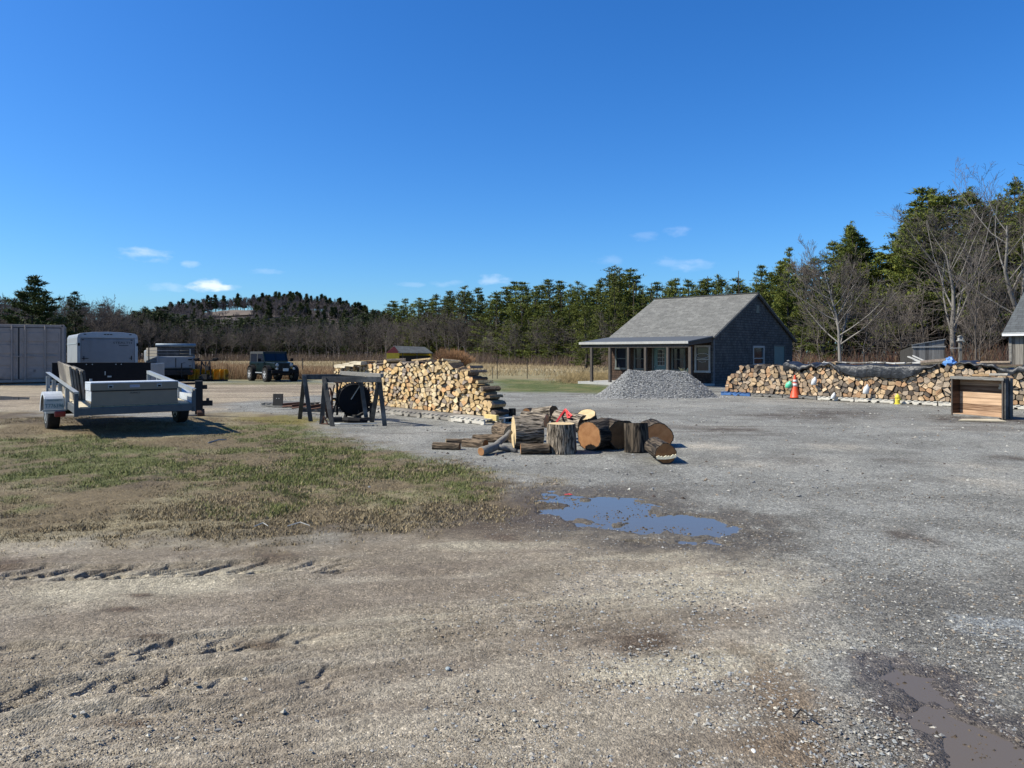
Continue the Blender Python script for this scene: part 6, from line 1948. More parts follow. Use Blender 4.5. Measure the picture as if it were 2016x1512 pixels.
for i, (px, out, z, L_, r, pc) in enumerate(((1838, -.2, 1.33, .7, .08, (.45, .36, .25)), (1800, -.1, 1.28, .5, .06, (.3, .27, .24)), (1960, -.05, 1.22, .75, .06, (.34, .27, .2)), (1985, 0, 1.12, .7, .05, (.6, .5, .3)), (1933, -.2, 1.33, .4, .07, (.28, .26, .24)))):
    p, s = onstack(px, out=out); p.z = wob2(s) + .12 + (.06 if i == 0 else 0)
    loose(p, U2 + Vector((0, 0, .02 + .08 * (i == 0))), L_, r, ['split log lying lengthwise left of the blue tarp', 'small grey log at the right end of the long black tarp', 'brown split slab on the stack behind the crate', 'yellowish slab on the stack right of the crate', 'grey log lying beneath the birdhouse on the stack'][i], pal=pc)

# bags hung from the tarp as weights
for i, (px, py, w_, h_, m_, lb, nm) in enumerate(((1553, 757, .22, .24, M_green_p, 'mint green plastic jug hanging on the stack behind the orange cone', 'jug'), (1603, 750, .17, .27, M_plastic_w, 'white plastic jug hanging on the stack right of the cone', 'jug'),
                                              (1641, 779, .13, .22, M_plastic_w, 'low white plastic jug resting against the white pallet edge', 'jug'), (1706, 766, .19, .30, M_plastic_w, 'largest white plastic jug hanging from the long tarp, left of the hydrant', 'jug'))):
    p, s = onstack(px, out=.16); p.z = ZZ(py, p.y)
    T = thing('jug', lb, 'jug', p, math.atan2(U2.y, U2.x) + .3 * i)
    b = MB(); h = h_ / 2; r = w_ / 2
    b.lathe([(r * .75, -h), (r, -h * .85), (r * 1.02, h * .1), (r * .8, h * .5), (r * .3, h * .8), (r * .28, h)], 14)
    o = b.build('bottle', m_, T, smooth=True)
    for v in o.data.vertices: v.co.x += .03 * v.co.z / h; v.co.y *= .8
    q = MB(); q.tube([(0, -.0, h), (r * .55, 0, h * .85), (r * .8, 0, h * .35)], .012, 6); q.build('handle', m_, T)
    q = MB(); q.tube([(0, 0, h), (.01, 0, max(.1, 1.1 - p.z))], .006, 5); q.build('cord', M_chassis, T)

# ------------------------------------------------------------ orange cone, hydrant toy, crate
p = G(1565, 785)
T = thing('traffic_cone', 'orange traffic cone with two white bands standing before the log stack', 'traffic cone', p)
b = MB(); b.box(-.2, .2, -.2, .2, 0, .035); b.build('base', M_black, T, bevel=.015)
b = MB(); b.lathe([(.17, .035), (.155, .06), (.028, .80), (.026, .82), (.012, .82)], 24); b.build('body', M_orange, T, smooth=True)
rz = lambda z: .155 + (.028 - .155) * (z - .06) / .74
for z0, z1 in ((.43, .53), (.57, .66)):
    b = MB(); b.lathe([(rz(z0) + .003, z0), (rz(z1) + .003, z1)], 24); b.build('white_band', M_cone_w, T, smooth=True)
p = G(1767, 796)
T = thing('toy_hydrant', 'small bright yellow hydrant standing before the white edged pallets', 'hydrant', p)
b = MB(); b.lathe([(.09, 0), (.09, .03), (.07, .04), (.068, .2), (.085, .205), (.085, .225), (.07, .23), (.06, .27), (.03, .3), (.015, .31), (.015, .335)], 16); b.build('body', M_yellow, T, smooth=False)
for a_ in (0, 90, 180):
    q = MB(); q.lathe([(.03, .05), (.03, .105), (.018, .11), (.018, .125)], 10, (0, 0, 0), axis='x'); o = q.build('outlet', M_yellow, T); o.location = (0, 0, .15); o.rotation_euler = (0, 0, R(a_ - 90))

# crate on its side
A_ = G(1873, 818); B_ = G(1976, 827)
cw = (B_ - A_).length
u = (Vector((B_.x, B_.y, 0)) - Vector((A_.x, A_.y, 0))).normalized()
ang_ = math.atan2(u.y, u.x)
T = thing('wooden_crate', 'big weathered wooden crate lying on its side, open face towards the lot', 'crate', (A_.x, A_.y, 0), ang_)
ch, cd, t = .99, .30, .025
# local: x along the opening, y into the crate (away from the opening)
b = MB(); b.box(t, cw - t, cd - t, cd, .04 + t, ch - t); b.build('back_wall', M_crate_in, T)
b = MB(); b.box(0, t, 0, cd, .04, ch); b.build('side_wall', M_crate_out, T)
b = MB(); b.box(cw - t, cw, 0, cd, .04, ch); b.build('side_wall', M_crate_out, T)
b = MB(); b.box(t, cw - t, 0, cd, .04, .04 + t); b.build('bottom_wall', M_crate_in, T)
for k in range(6):
    y0 = k * cd / 6
    b = MB(); b.box(t, cw - t, y0, y0 + cd / 6 - .012, ch - t, ch); b.build('top_board', M_wood_grey, T)
for x in (0, cw - .04):
    b = MB(); b.box(x, x + .04, -.02, 0, .0, ch + .01); b.build('corner_post', M_post, T, bevel=.006)
b = MB(); b.box(-.02, cw + .02, -.03, -.002, ch - .06, ch + .015); b.build('rim_board', M_wood_grey, T, bevel=.004)
b = MB(); b.box(.08, cw - .08, -.03, -.002, .0, .055); b.build('rim_board', M_wood_grey, T, bevel=.004)
for y in (.02, cd - .12): 
    b = MB(); b.box(cw + .001, cw + .03, y, y + .1, .02, ch); b.build('cleat', M_wood_dark, T)
b = MB(); b.bar((cw * .8, cd - .06, .78), (cw * .97, cd - .06, .85), .02, .1); b.bar((cw * .78, cd - .05, .74), (cw * .9, cd - .05, .73), .02, .05); b.build('broken_slat', M_wood_new, T)
for x, z in ((cw - .24, ch + .06), (cw * .55, ch + .03)):
    pp = T.matrix_basis @ Vector((x, .5, z + .02)) if False else Vector((A_.x, A_.y, 0)) + u * x + Vector((-u.y, u.x, 0)) * .2 + Vector((0, 0, z))
    loose(pp, u + Vector((0, 0, .03)), .45 if x > .9 else .6, .055, 'short grey split log on the crate roof near its right corner' if x > .9 else 'flat grey split log lying on the middle of the crate roof', pal=(.36, .33, .29))
p = G(1925, 829)
b = MB(); b.add([(0, 0, .006), (1.15, -.35, .006), (1.2, .1, .02), (.3, .32, .006)], [(0, 1, 2, 3)]); b.add([(0, 0, .03), (1.15, -.35, .03), (1.2, .1, .045), (.3, .32, .03)], [(0, 1, 2, 3)])
b.f += [(0, 1, 5, 4), (1, 2, 6, 5), (2, 3, 7, 6), (3, 0, 4, 7)]; b.m += [0] * 4; b.c += [(1, 1, 1)] * 4
b.v = [(v[0] * .8 - .45, v[1] * .8, v[2]) for v in b.v]
o = b.build('plywood_sheet', M_wood_new); o.location = p; tag(o, 'pale scrap of plywood lying on the ground at the crate front', 'plywood')

# ------------------------------------------------------------ gravel pile
def gravel_pile():
    cx_, cy_ = XY(1292, 26.8), 26.8
    def hgt(x, y):
        dx, dy = x / 2.15, y / 1.75
        core = np.sqrt(np.maximum(0, np.abs(x) - .95) ** 2 + (y * 1.12) ** 2)
        h = 1.0 - core * .80
        h = np.minimum(h, .93 + .03 * np.sin(x * 5))
        h = h + .10 * (fbm(x * 1.8 + 9, y * 1.8, 3, 3) - .5)
        return h
    T = thing('gravel_pile', 'heap of grey crushed stone in front of the shingled house porch', 'gravel pile', (cx_, cy_, 0))
    n = 120
    xs = np.linspace(-2.6, 2.6, n); ys = np.linspace(-1.9, 1.9, n)
    X, Y = np.meshgrid(xs, ys); H = hgt(X, Y) + .02 * (fbm(X * 20, Y * 20, 6, 2) - .5)
    H = np.maximum(H, -.05)
    V = np.stack([X.ravel(), Y.ravel(), H.ravel()], axis=1)
    F = np.array([(j * n + i, j * n + i + 1, (j + 1) * n + i + 1, (j + 1) * n + i) for j in range(n - 1) for i in range(n - 1)])
    npmesh('heap', V, F, pm('pile_core', (.20, .205, .205), var=.5, scale=40, bump=.4, bscale=50), T, smooth=True)
    def xy(g, k):
        x = g.uniform(-2.9, 2.9, k); y = g.uniform(-2.2, 1.2, k)
        hh = hgt(x, y); m = (hh > 0) | (g.random(k) < .25 * np.exp(hh * 5))
        return x[m], y[m]
    V, F, c = rocks(30000, xy, .014, .034, [(.30, .30, .29), (.20, .20, .195), (.40, .395, .38), (.12, .12, .12), (.46, .45, .43)], 14, lambda x, y: np.maximum(hgt(x, y), 0), 1.2)
    o = npmesh('stones', V, F, M_stone, T, fcol=c); o['kind'] = 'stuff'


gravel_pile()
# ------------------------------------------------------------ the shingled house
HO = Vector((5.3, 39.3, 0)); HA = R(-43.9)
HU = Vector((math.cos(HA), math.sin(HA), 0)); HV = Vector((-HU.y, HU.x, 0))
Wf, Dg, Ez, Rz = 6.0, 8.97, 2.33, 4.62
T = thing('shingled_house', 'small grey cedar shingled house with gable roof and front porch', 'house', HO, HA)
def fx(px, yl=0.):
    k = (px - 1008) / FPX; o = HO + HV * yl
    return (k * o.y - o.x) / (HU.x - k * HU.y)
def gy(px, xl=Wf):
    k = (px - 1008) / FPX; o = HO + HU * xl
    return (k * o.y - o.x) / (HV.x - k * HV.y)
def fz(px, py, yl=0.):
    p = HO + HU * fx(px, yl) + HV * yl
    return ZZ(py, p.y)
def gz(px, py):
    p = HO + HU * Wf + HV * gy(px)
    return ZZ(py, p.y)
WT = .12
# openings
wins = [(1212, 1234.5, 684, 726), (1249, 1271, 684, 727), (1323, 1349, 684, 729), (1368.5, 1398, 681, 732)]
FW = []
for a_, b_, t_, q_ in wins:
    m_ = (a_ + b_) / 2; FW.append((fx(a_), fx(b_), fz(m_, q_), fz(m_, t_)))
DOOR = (fx(1286), fx(1313), .12, fz(1300, 684))


def wall_with_holes(b, x0, x1, z0, z1, holes, y0, y1, plane):
    """solid wall panel with rectangular openings, boxes butted end to end"""
    xs = sorted(set([x0, x1] + [h[0] for h in holes] + [h[1] for h in holes]))
    for a_, c_ in zip(xs[:-1], xs[1:]):
        m_ = (a_ + c_) / 2
        hs = sorted([(h[2], h[3]) for h in holes if h[0] < m_ < h[1]])
        z = z0
        for h0, h1 in hs + [(z1, z1)]:
            if h0 > z + 1e-4:
                if plane == 'x': b.box(a_, c_, y0, y1, z, h0)
                else: b.box(y0, y1, a_, c_, z, h0)
            z = max(z, h1)


b = MB(); wall_with_holes(b, 0, Wf - WT, 0, Ez, FW + [DOOR], 0, WT, 'x'); b.build('front_wall', M_shing_front, T)
GW = (gy(1482.5), gy(1504), gz(1493, 718), gz(1493, 682)); GD = (gy(1523.5), gy(1544.5), .15, gz(1534, 682))
b = MB(); wall_with_holes(b, WT - WT, Dg, 0, Ez, [GW, GD], Wf - WT, Wf, 'y')
b.prism([(0, Ez), (Dg, Ez), (Dg / 2, Rz)], Wf - WT, Wf, plane='yz')
b.build('gable_wall', M_shing_side, T)
b = MB(); b.box(0, WT, WT, Dg, 0, Ez); b.prism([(0, Ez), (Dg, Ez), (Dg / 2, Rz)], 0, WT, plane='yz'); b.box(WT, Wf - WT, Dg - WT, Dg, 0, Ez)
b.build('back_wall', M_shing_side, T)
b = MB(); b.box(WT, Wf - WT, WT, Dg - WT, .02, .12); b.box(WT, Wf - WT, WT, Dg - WT, Ez - .05, Ez - .02); b.box(.3, Wf - .3, 3.2, 3.3, .12, Ez - .05); b.build('interior', pm('dark_interior', (.05, .045, .04), var=.3), T)
# roof: each slope in its own frame so courses run along the eaves
rs = math.hypot(Dg / 2, Rz - Ez); ra = math.atan2(Rz - Ez, Dg / 2)
ov = .12
for k in (0, 1):
    b = MB(); b.box(-.15, Wf + .14, -ov, rs + (.0 if k else .0), .012, .075)
    o = b.build('roof', M_roof, T)
    if k == 0: o.location = (0, 0, Ez); o.rotation_euler = (ra, 0, 0)
    else: o.location = (Wf, Dg, Ez); o.rotation_euler = (ra, 0, R(180))
    if k == 1:
        for v in o.data.vertices: v.co.y += -.2 if v.co.y < 0 else 0
b = MB(); b.bar((-.16, Dg / 2, Rz + .085), (Wf + .15, Dg / 2, Rz + .085), .22, .03); b.build('ridge_cap', M_roof_dk, T)
for s, (ya, za, yb, zb2) in enumerate(((-.1, Ez - .06, Dg / 2 - .003, Rz - .02), (Dg + .28, Ez - .16, Dg / 2 + .003, Rz - .02))):
    b = MB(); b.bar((Wf + .10, ya, za + .03), (Wf + .10, yb, zb2 + .03), .03, .15); b.build('rake_board', pm('dark_trim', (.05, .052, .055), var=.2), T)
b = MB(); b.box(Wf + .001, Wf + .02, gy(1488.5), gy(1494.5), gz(1491, 616), gz(1491, 601)); b.build('vent', pm('vent_paint', (.16, .17, .14), var=.3), T)
b = MB(); b.box(Wf - .02, Wf + .012, -.012, .09, .1, Ez - .1); b.build('corner_board', pm('corner_board', (.13, .14, .15), var=.2), T)
b = MB(); b.box(-.02, Wf + .02, -.02, Dg, -.3, .10); b.build('foundation', pm('foundation_stone', (.12, .115, .11), var=.4), T)


def window(x0, x1, z0, z1, face, name='window', mull=True, mat=None, sash=.5):
    """frame round an opening, glass set back; face 'f' front wall, 'g' gable wall"""
    mat = mat or M_trim_g
    def bx(b, a, c, y0, y1, z_, zz):
        if face == 'f': b.box(a, c, y0, y1, z_, zz)
        else: b.box(Wf - y1, Wf - y0, a, c, z_, zz)
    b = MB(); e = .07
    bx(b, x0 - .02, x0 + e, -.03, .05, z0, z1); bx(b, x1 - e, x1 + .02, -.03, .05, z0, z1); bx(b, x0 - .021, x1 + .021, -.032, .051, z1 - .07, z1 + .03); bx(b, x0 - .04, x1 + .04, -.045, .052, z0 - .04, z0 + .06)
    if mull: bx(b, x0 + e, x1 - e, -.005, .03, z0 + (z1 - z0) * sash - .025, z0 + (z1 - z0) * sash + .025)
    f = b.build(name, mat, T)
    q = MB(); bx(q, x0 + e - .01, x1 - e + .01, .035, .04, z0 + .03, z1 - .05); q.build('pane', M_glass, f)
    return f


for i, (a_, b_, z0, z1) in enumerate(FW):
    wf = window(a_, b_, z0, z1, 'f', mat=M_trim if i == 3 else M_trim_g, sash=.48)
# pale eye shaped sign in the big window
a_, b_, z0, z1 = FW[3]
zc = fz(1383, 700.5); hw = (b_ - a_) * .40; xc = (a_ + b_) / 2
b = MB()
for (dz, hh, w_, sg) in ((0, .12, hw, 1), (0, .12, hw, -1), (-.24, .06, hw * .6, -1)):
    pts = [(xc + w_ * math.cos(R(t_)), -.008, zc + dz + sg * hh * math.sin(R(t_))) for t_ in range(0, 181, 15)]
    b.tube(pts, .011, 6)
b.build('window_sign', M_decal, T)
window(*GW, 'g', mat=M_trim, sash=.35)
# doors
x0, x1, z0, z1 = DOOR
b = MB(); b.box(x0 - .06, x0 + .03, -.03, .06, z0, z1); b.box(x1 - .03, x1 + .06, -.03, .06, z0, z1); b.box(x0 - .061, x1 + .061, -.031, .061, z1, z1 + .08); b.build('door_frame', M_trim_g, T)
px0, px1 = x0 + .03 + .22, x1 - .03 - .12
b = MB(); wall_with_holes(b, x0 + .03, x1 - .03, z0, z1, [(px0, px1, .95, z1 - .12)], .02, .055, 'x'); d = b.build('door', M_teal, T)
q = MB(); q.box(px0, px1, .035, .04, .95, z1 - .12); q.build('pane', M_glass, d)
q = MB()
for k in (1, 2): xx = px0 + (px1 - px0) * k / 3; q.box(xx - .012, xx + .012, .02, .033, .95, z1 - .12)
for k in range(0, 5): zz = .95 + (z1 - .12 - .95) * k / 4; q.box(px0, px1, .018, .031, zz - .014, zz + .014)
q.build('glazing_bar', M_trim, d)
q = MB(); q.lathe([(.0, -.05), (.03, -.04), (.03, -.01), (.015, .02)], 10, (x0 + .1, 0, .88), axis='y'); q.build('knob', M_galv, d)
y0, y1, z0, z1 = GD
b = MB(); b.box(Wf - .04, Wf + .025, y0 - .04, y0 + .03, z0, z1); b.box(Wf - .04, Wf + .025, y1 - .03, y1 + .04, z0, z1); b.box(Wf - .041, Wf + .026, y0 - .041, y1 + .041, z1, z1 + .06); b.build('door_frame', M_trim_g, T)
b = MB(); b.box(Wf - .05, Wf - .01, y0 + .03, y1 - .03, z0, z1); d = b.build('door', M_teal, T, bevel=.005)
q = MB(); q.lathe([(.02, 0), (.035, .03), (.02, .05)], 10, (Wf - .01, y0 + .12, .95), axis='x'); q.build('knob', M_galv, d)
# porch
pd = 2.25
zo = 2.06
def pz(y): return Ez - .05 + (zo - Ez + .05) * (-y / pd)
b = MB(); b.prism([(.02, Ez + .0), (-pd - .12, zo + .01), (-pd - .12, zo + .06), (.02, Ez + .07)], -.28, Wf + .02, plane='yz'); b.build('porch_roof', M_metal_roof, T)
b = MB(); b.box(-.29, Wf + .03, -pd - .15, -pd - .122, zo - .055, zo + .065); b.build('fascia', M_trim, T, bevel=.004)
b = MB(); b.box(-.2, Wf - .05, -pd - .04, -pd + .06, zo - .22, zo - .01)
for x in (-.19, Wf - .1): b.prism([(-.02, Ez - .22), (-pd - .04, zo - .14), (-pd - .04, zo + .005), (-.02, Ez - .005)], x, x + .06, plane='yz')
for k in range(1, 10): x = -.19 + k * .6; b.prism([(-.02, Ez - .12), (-pd - .04, zo - .10), (-pd - .04, zo + .0), (-.02, Ez - .01)], x, x + .045, plane='yz')
b.build('porch_beam', M_post, T)
for px, yl, w_ in ((1165, -pd, .13), (1201, -pd, .13), (1237.5, -pd, .12), (1271, -pd, .12), (1315, -pd, .12), (1359, -pd, .14)):
    x = max(fx(px, yl), -.12)
    b = MB(); b.box(x - w_ / 2, x + w_ / 2, -pd - w_ / 2, -pd + w_ / 2, .1, zo - .2); b.build('porch_post', M_post, T, bevel=.01)
b = MB(); b.box(-.3, Wf + .05, -pd - .15, -.002, .02, .12); b.box(-.32, Wf + .06, -pd - .19, -pd - .151, .0, .13); b.build('porch_floor', M_trim, T)
# small white plastic chair seen over the heap on the porch
pq = HO + HU * fx(1346, -1.4) + HV * -1.4
C_ = thing('plant', 'small pale leafed plant in a pot on the porch behind the gravel heap', 'plant', (pq.x, pq.y, .12))
b = MB(); b.lathe([(.13, 0), (.16, .3), (.175, .3), (.175, .34)], 14); b.build('pot', M_chassis, C_)
g_ = random.Random(3); b = MB()
for k in range(26):
    a_ = g_.uniform(0, 6.28); l = g_.uniform(.2, .38); dx, dy = math.cos(a_), math.sin(a_); z0 = .33
    b.add([(0, 0, z0), (dx * l * .5 - dy * .03, dy * l * .5 + dx * .03, z0 + .3 * g_.uniform(.7, 1.5)), (dx * l, dy * l, z0 + .25 * g_.uniform(.5, 2)), (dx * l * .5 + dy * .03, dy * l * .5 - dx * .03, z0 + .3)], [(0, 1, 2, 3)])
b.build('leaves', pm('pale_leaves', (.48, .46, .28), var=.3), C_)

# ------------------------------------------------------------ sheds, birdhouse, fence
D = 40.
T = thing('lean_to_shed', 'small leaning grey board shed with slanting top behind the long stack', 'shed', (XY(1797, D), D, 0), R(-8))
w = 1.62
b = MB(); b.prism([(0, .3), (w, .3), (w, ZZ(669, D)), (0, ZZ(680, D))], 0, .05); b.build('wall', M_planks_v, T)
b = MB(); b.prism([(.0, .3), (1.8, .3), (1.8, 1.7), (0, ZZ(669, D) - .02)], w - .05, w, plane='yz'); b.build('side_wall', M_planks_v, T)
b = MB(); b.prism([(.05, .3), (1.8, .3), (1.8, 1.7), (.05, ZZ(680, D))], 0, .05, plane='yz'); b.build('side_wall', M_planks_v, T)
b = MB(); b.bar((-.05, -.02, ZZ(683.5, D)), (w + .03, -.02, ZZ(682.5, D)), .03, .07); b.bar((-.05, -.015, ZZ(679.5, D)), (w + .03, -.015, ZZ(668, D)), .04, .05); b.build('batten', M_trim, T)
b = MB(); b.add([(-.05, -.05, ZZ(680, D) + .03), (w + .05, -.05, ZZ(669, D) + .03), (w + .05, 1.9, 1.75), (-.05, 1.9, 1.75)], [(0, 1, 2, 3)]); b.build('roof', M_roof_dk, T)
D = 37.
T = thing('birdhouse', 'pale birdhouse on a grey post standing behind the long stack', 'birdhouse', (XY(1890.5, D), D, 0), R(-10))
b = MB(); b.box(-.06, .06, -.06, .06, 0, ZZ(671.5, D)); b.build('post', M_bark_l, T)
b = MB(); z = ZZ(671.5, D); b.box(-.14, .14, -.12, .12, z, z + .03); b.prism([(-.09, z + .03), (.09, z + .03), (.09, z + .2), (0, z + .27), (-.09, z + .2)], -.1, .1); b.build('box', M_trim, T)
b = MB(); b.bar((-.12, 0, z + .2), (0, 0, z + .29), .26, .015); b.bar((.12, 0, z + .2), (0, 0, z + .29), .26, .015); b.build('roof', M_wood_grey, T)
b = MB(); b.lathe([(.025, -.112), (.025, -.099)], 10, (0, 0, z + .14), axis='y'); b.build('entrance_hole', M_black, T)
b = MB(); b.bar((0, -.08, ZZ(685, D)), (-.5, -.08, ZZ(685.5, D)), .04, .04); b.build('perch_bar', M_trim, T)
# barn at the right edge
D = 34.
T = thing('barn', 'old dark board barn with grey roof cut by the right photo edge', 'barn', (XY(1983, D), D, 0), R(-60))
ez = ZZ(657, D)
b = MB(); b.box(.12, 5, 0, .08, 0, ez); b.build('wall', plank_mat('barn_front_boards', (.055, .05, .045), (.26, .24, .21), 'x', .17, 'z'), T)
b = MB(); b.box(.12, .2, .08, 5, 0, ez); b.prism([(0, ez), (5, ez), (2.5, ez + 2.6)], .12, .2, plane='yz'); b.build('side_wall', M_planks_dk, T)
b = MB(); b.box(.0, 5.2, 0, 4.3, .0, .07); o = b.build('roof', M_roof_dk, T); o.location = (-.05, -.3, ez - .05); o.rotation_euler = (R(46), 0, 0)
b = MB(); b.box(0, 5.2, 0, 4.3, .0, .07); o = b.build('roof', M_roof_dk, T); o.location = (5.15, 5.1, ez - .05); o.rotation_euler = (R(46), 0, R(180))
b = MB(); b.box(-.06, 5.2, -.34, -.30, ez - .11, ez + .03); b.build('fascia', M_plastic_w, T)
b = MB(); b.box(.08, .2, -.03, -.001, 0, ez); b.build('corner_board', M_wood_grey, T)

# yellow shed far across the field
D = 68.
def far(px, py, D=D): return (XY(px, D), ZZ(py, D))
T = thing('farm_stand', 'small yellow shed with red gable end and grey roof across the dry field', 'shed', (XY(761, D), D, 0), R(0))
x1_, zr = XY(782, D) - XY(761, D), ZZ(681.5, D); zE = ZZ(695, D)
xa = 0; xb = XY(785, D) - XY(761, D); xm = xb * .5; Lr = XY(848, D) - XY(785, D)
# rotate so that the gable shows at the left and the long side faces right and forward
T.rotation_euler = (0, 0, R(20))
gw, gl = 2.1, 3.6
ax = R(-50)
T.rotation_euler = (0, 0, ax); T.location = (XY(787, D - 1.0), D - 1.0, 0)
# local x: along the long side to the right? u=(cos -50, sin -50) would come forward; gable runs backwards-left
T.rotation_euler = (0, 0, R(12)); T.location = (XY(786, D), D, 0)
L3 = 3.0
b = MB(); b.prism([(-1.15, 0), (0, 0), (0, zE), (-1.15, zE)], 0, .06); b.build('gable_wall', M_shed_y, T)
b = MB(); b.prism([(-1.2, zE), (.04, zE), (-.42, zr - .02), (-.5, zr - .02)], -.02, .05); b.build('gable_top', M_shed_r, T)
b = MB(); b.box(0, L3, 1.0, 1.06, 0, zE); b.box(L3 - .06, L3, .0, 1.0, 0, zE); b.build('back_wall', M_shed_y, T)
for x in (.3, 1.6, L3 - .1):
    b = MB(); b.box(x, x + .07, -.0, .07, 0, zE); b.build('post', M_wood_dark, T)
b = MB(); b.add([(-.05, -.12, zE - .02), (L3 + .1, -.12, zE - .06), (L3 - .55, .9, zr - .12), (-.5, .9, zr), (-.05, -.12, zE + .04), (L3 + .1, -.12, zE), (L3 - .55, .9, zr - .06), (-.5, .9, zr + .05)],
     [(0, 3, 2, 1), (4, 5, 6, 7), (0, 1, 5, 4), (1, 2, 6, 5), (2, 3, 7, 6), (3, 0, 4, 7)]); b.build('roof', M_roof_dk, T)
b = MB(); b.box(.02, L3 - .1, .5, .56, .0, zE - .25); b.build('inner_wall', M_chassis, T)
# fence stakes
for i, (px, y0, y1, w_) in enumerate(((596, 705, 748, .03), (656, 712, 745, .02), (683, 706, 716, .03), (970, 722, 744, .02), (979, 703, 746, .025), (1038, 706, 744, .025))):
    D = 45 if i != 2 else 60
    lb = ['dark steel stake in the field right of the jeep', 'thin stake beside the left end of the middle stack', 'far stake over the left end of the middle stack', 'short stake right of the middle stack', 'tall stake right of the middle stack, beside the short one', 'stake in the field halfway to the house porch'][i]
    b = MB(); b.tube([(0, 0, 0), (0, 0, ZZ(y0, D))], w_, 5); o = b.build('fence_stake', M_chassis); o.location = (XY(px, D), D, 0)
    tag(o, lb, 'fence stake')

# ------------------------------------------------------------ sawhorses and the things among them
def sawhorse(name, label, A, B2, hz_, feet, mat):
    A, B2 = Vector(A), Vector(B2)
    T = thing(name, label, 'sawhorse', ((A.x + B2.x) / 2, (A.y + B2.y) / 2, 0), 0)
    o = Vector(T.location)
    a_, b_ = A - o, B2 - o
    d = (b_ - a_).normalized()
    a_.z = b_.z = hz_ - .06
    q = MB(); q.bar(a_ - d * .03, b_ + d * .03, .045, .12); q.build('beam', mat, T, bevel=.004)
    for (fp, top) in feet:
        f = G(*fp) - o; t_ = a_ + (b_ - a_) * top; t_.z = hz_ - .03
        side = Vector((-d.y, d.x, 0)); s = 1 if (f - t_).dot(side) > 0 else -1
        q = MB(); q.bar(f, t_ + side * s * .045, .095, .045, up=side); q.build('leg', mat, T, bevel=.003)
    for top in (.05, .95):
        c = a_ + (b_ - a_) * top; c.z = hz_ - .20
        side = Vector((-d.y, d.x, 0))
        q = MB(); q.bar(c - side * .10, c + side * .10, .02, .13); q.build('gusset', mat, T)
    return T


h1 = 1.075
A1, B1 = PT(637, 0, 15.95), PT(748, 0, 15.95); A1.z = B1.z = 0
sawhorse('sawhorse', 'nearer weathered grey sawhorse standing on the gravel', A1, B1, h1, (((655, 841), .02), ((633, 836.5), .02), ((757.5, 838), .98), ((732, 832), .98)), M_wood_dark)
A2, B2_ = PT(597, 0, 16.9), PT(712, 0, 17.15); A2.z = B2_.z = 0
sawhorse('sawhorse', 'further weathered grey sawhorse, its left end out to the left', A2, B2_, 1.10, (((612, 831.5), .02), ((590, 826.5), .02), ((722, 829), .97), ((700, 822), .97)), M_wood_dark)
b = MB(); pa, pb = Vector((XY(672, 17.1), 17.1, 1.125)), Vector((XY(752.5, 15.95), 15.95, 1.10))
b.bar(pa, pb, .09, .085); tag(b.build('timber', M_wood_long, origin=(pa + pb) / 2, bevel=.004), 'pale grey squared timber resting across the two sawhorses', 'timber')

# round saw machine
D = 17.3
mx = XY(697, D); T = thing('saw_rig', 'old black round machine on wheels with rusty frame behind the sawhorses', 'machine', (mx, D, 0), R(15))
rr = .385; zc = ZZ(786, D)
b = MB(); b.lathe([(.02, -.05), (rr * .3, -.06), (rr * .9, -.04), (rr, .0), (rr * 1.0, .12), (rr * .9, .3), (rr * .5, .36)], 40, (0, 0, zc), axis='y'); b.build('drum', M_black, T)
b = MB()
for k in range(44):
    a_ = 2 * math.pi * k / 44; M_ = Matrix.Translation((0, 0, zc)) @ Matrix.Rotation(a_, 4, 'Y'); b.box(-.012, .012, -.01, .12, rr * .985, rr * 1.045, M=M_)
b.build('toothed_rim', M_black, T)
b = MB(); b.bar((.13, -.075, zc + .32), (-.07, -.075, zc - .0), .018, .018); b.build('lever', M_galv, T)
b = MB()
b.bar((-.38, .2, .12), (-.38, .2, .95), .05, .05); b.bar((-.5, .1, .1), (-.28, .1, .9), .03, .03); b.bar((-.2, .3, .0), (-.1, .1, .45), .06, .06); b.bar((.15, -.05, .04), (.05, .0, .42), .04, .04); b.bar((.0, -.25, .08), (.45, .1, .3), .06, .06)
b.bar((.05, -.25, .12), (-.15, .3, .12), .05, .05); b.bar((.42, .1, .0), (.42, .1, .4), .11, .11); b.bar((-.15, -.3, .05), (.4, -.3, .08), .04, .04); b.bar((.25, .1, .45), (.5, .15, .3), .04, .04)
b.bar((-.5, .35, .5), (.4, .35, .5), .05, .05)
b.build('frame', M_chassis, T)
for k, (x, y) in enumerate(((-.56, .35), (-.66, .1))):
    b = MB(); M_ = Matrix.Translation((x, y, .40)) @ Matrix.Rotation(R(78), 4, 'Z')
    ring = [M_ @ Vector((math.cos(R(t_)) * .36, 0, math.sin(R(t_)) * .36)) for t_ in range(0, 361, 15)]
    b.tube(ring, .022, 6, caps=False)
    for s_ in range(6): b.bar(M_ @ Vector((0, 0, 0)), M_ @ Vector((math.cos(R(s_ * 60)) * .36, 0, math.sin(R(s_ * 60)) * .36)), .02, .02)
    b.build('wheel', M_rust if k == 0 else M_chassis, T)
b = MB(); b.bar((-.62, .1, .95), (-.3, -.0, .9), .05, .05); b.bar((-.45, .0, .85), (-.55, .0, .25), .03, .03); b.build('rusty_arm', M_rust, T)
b = MB(); b.box(-.55, -.28, -.4, -.1, .0, .11); b.build('foot_block', M_chassis, T)
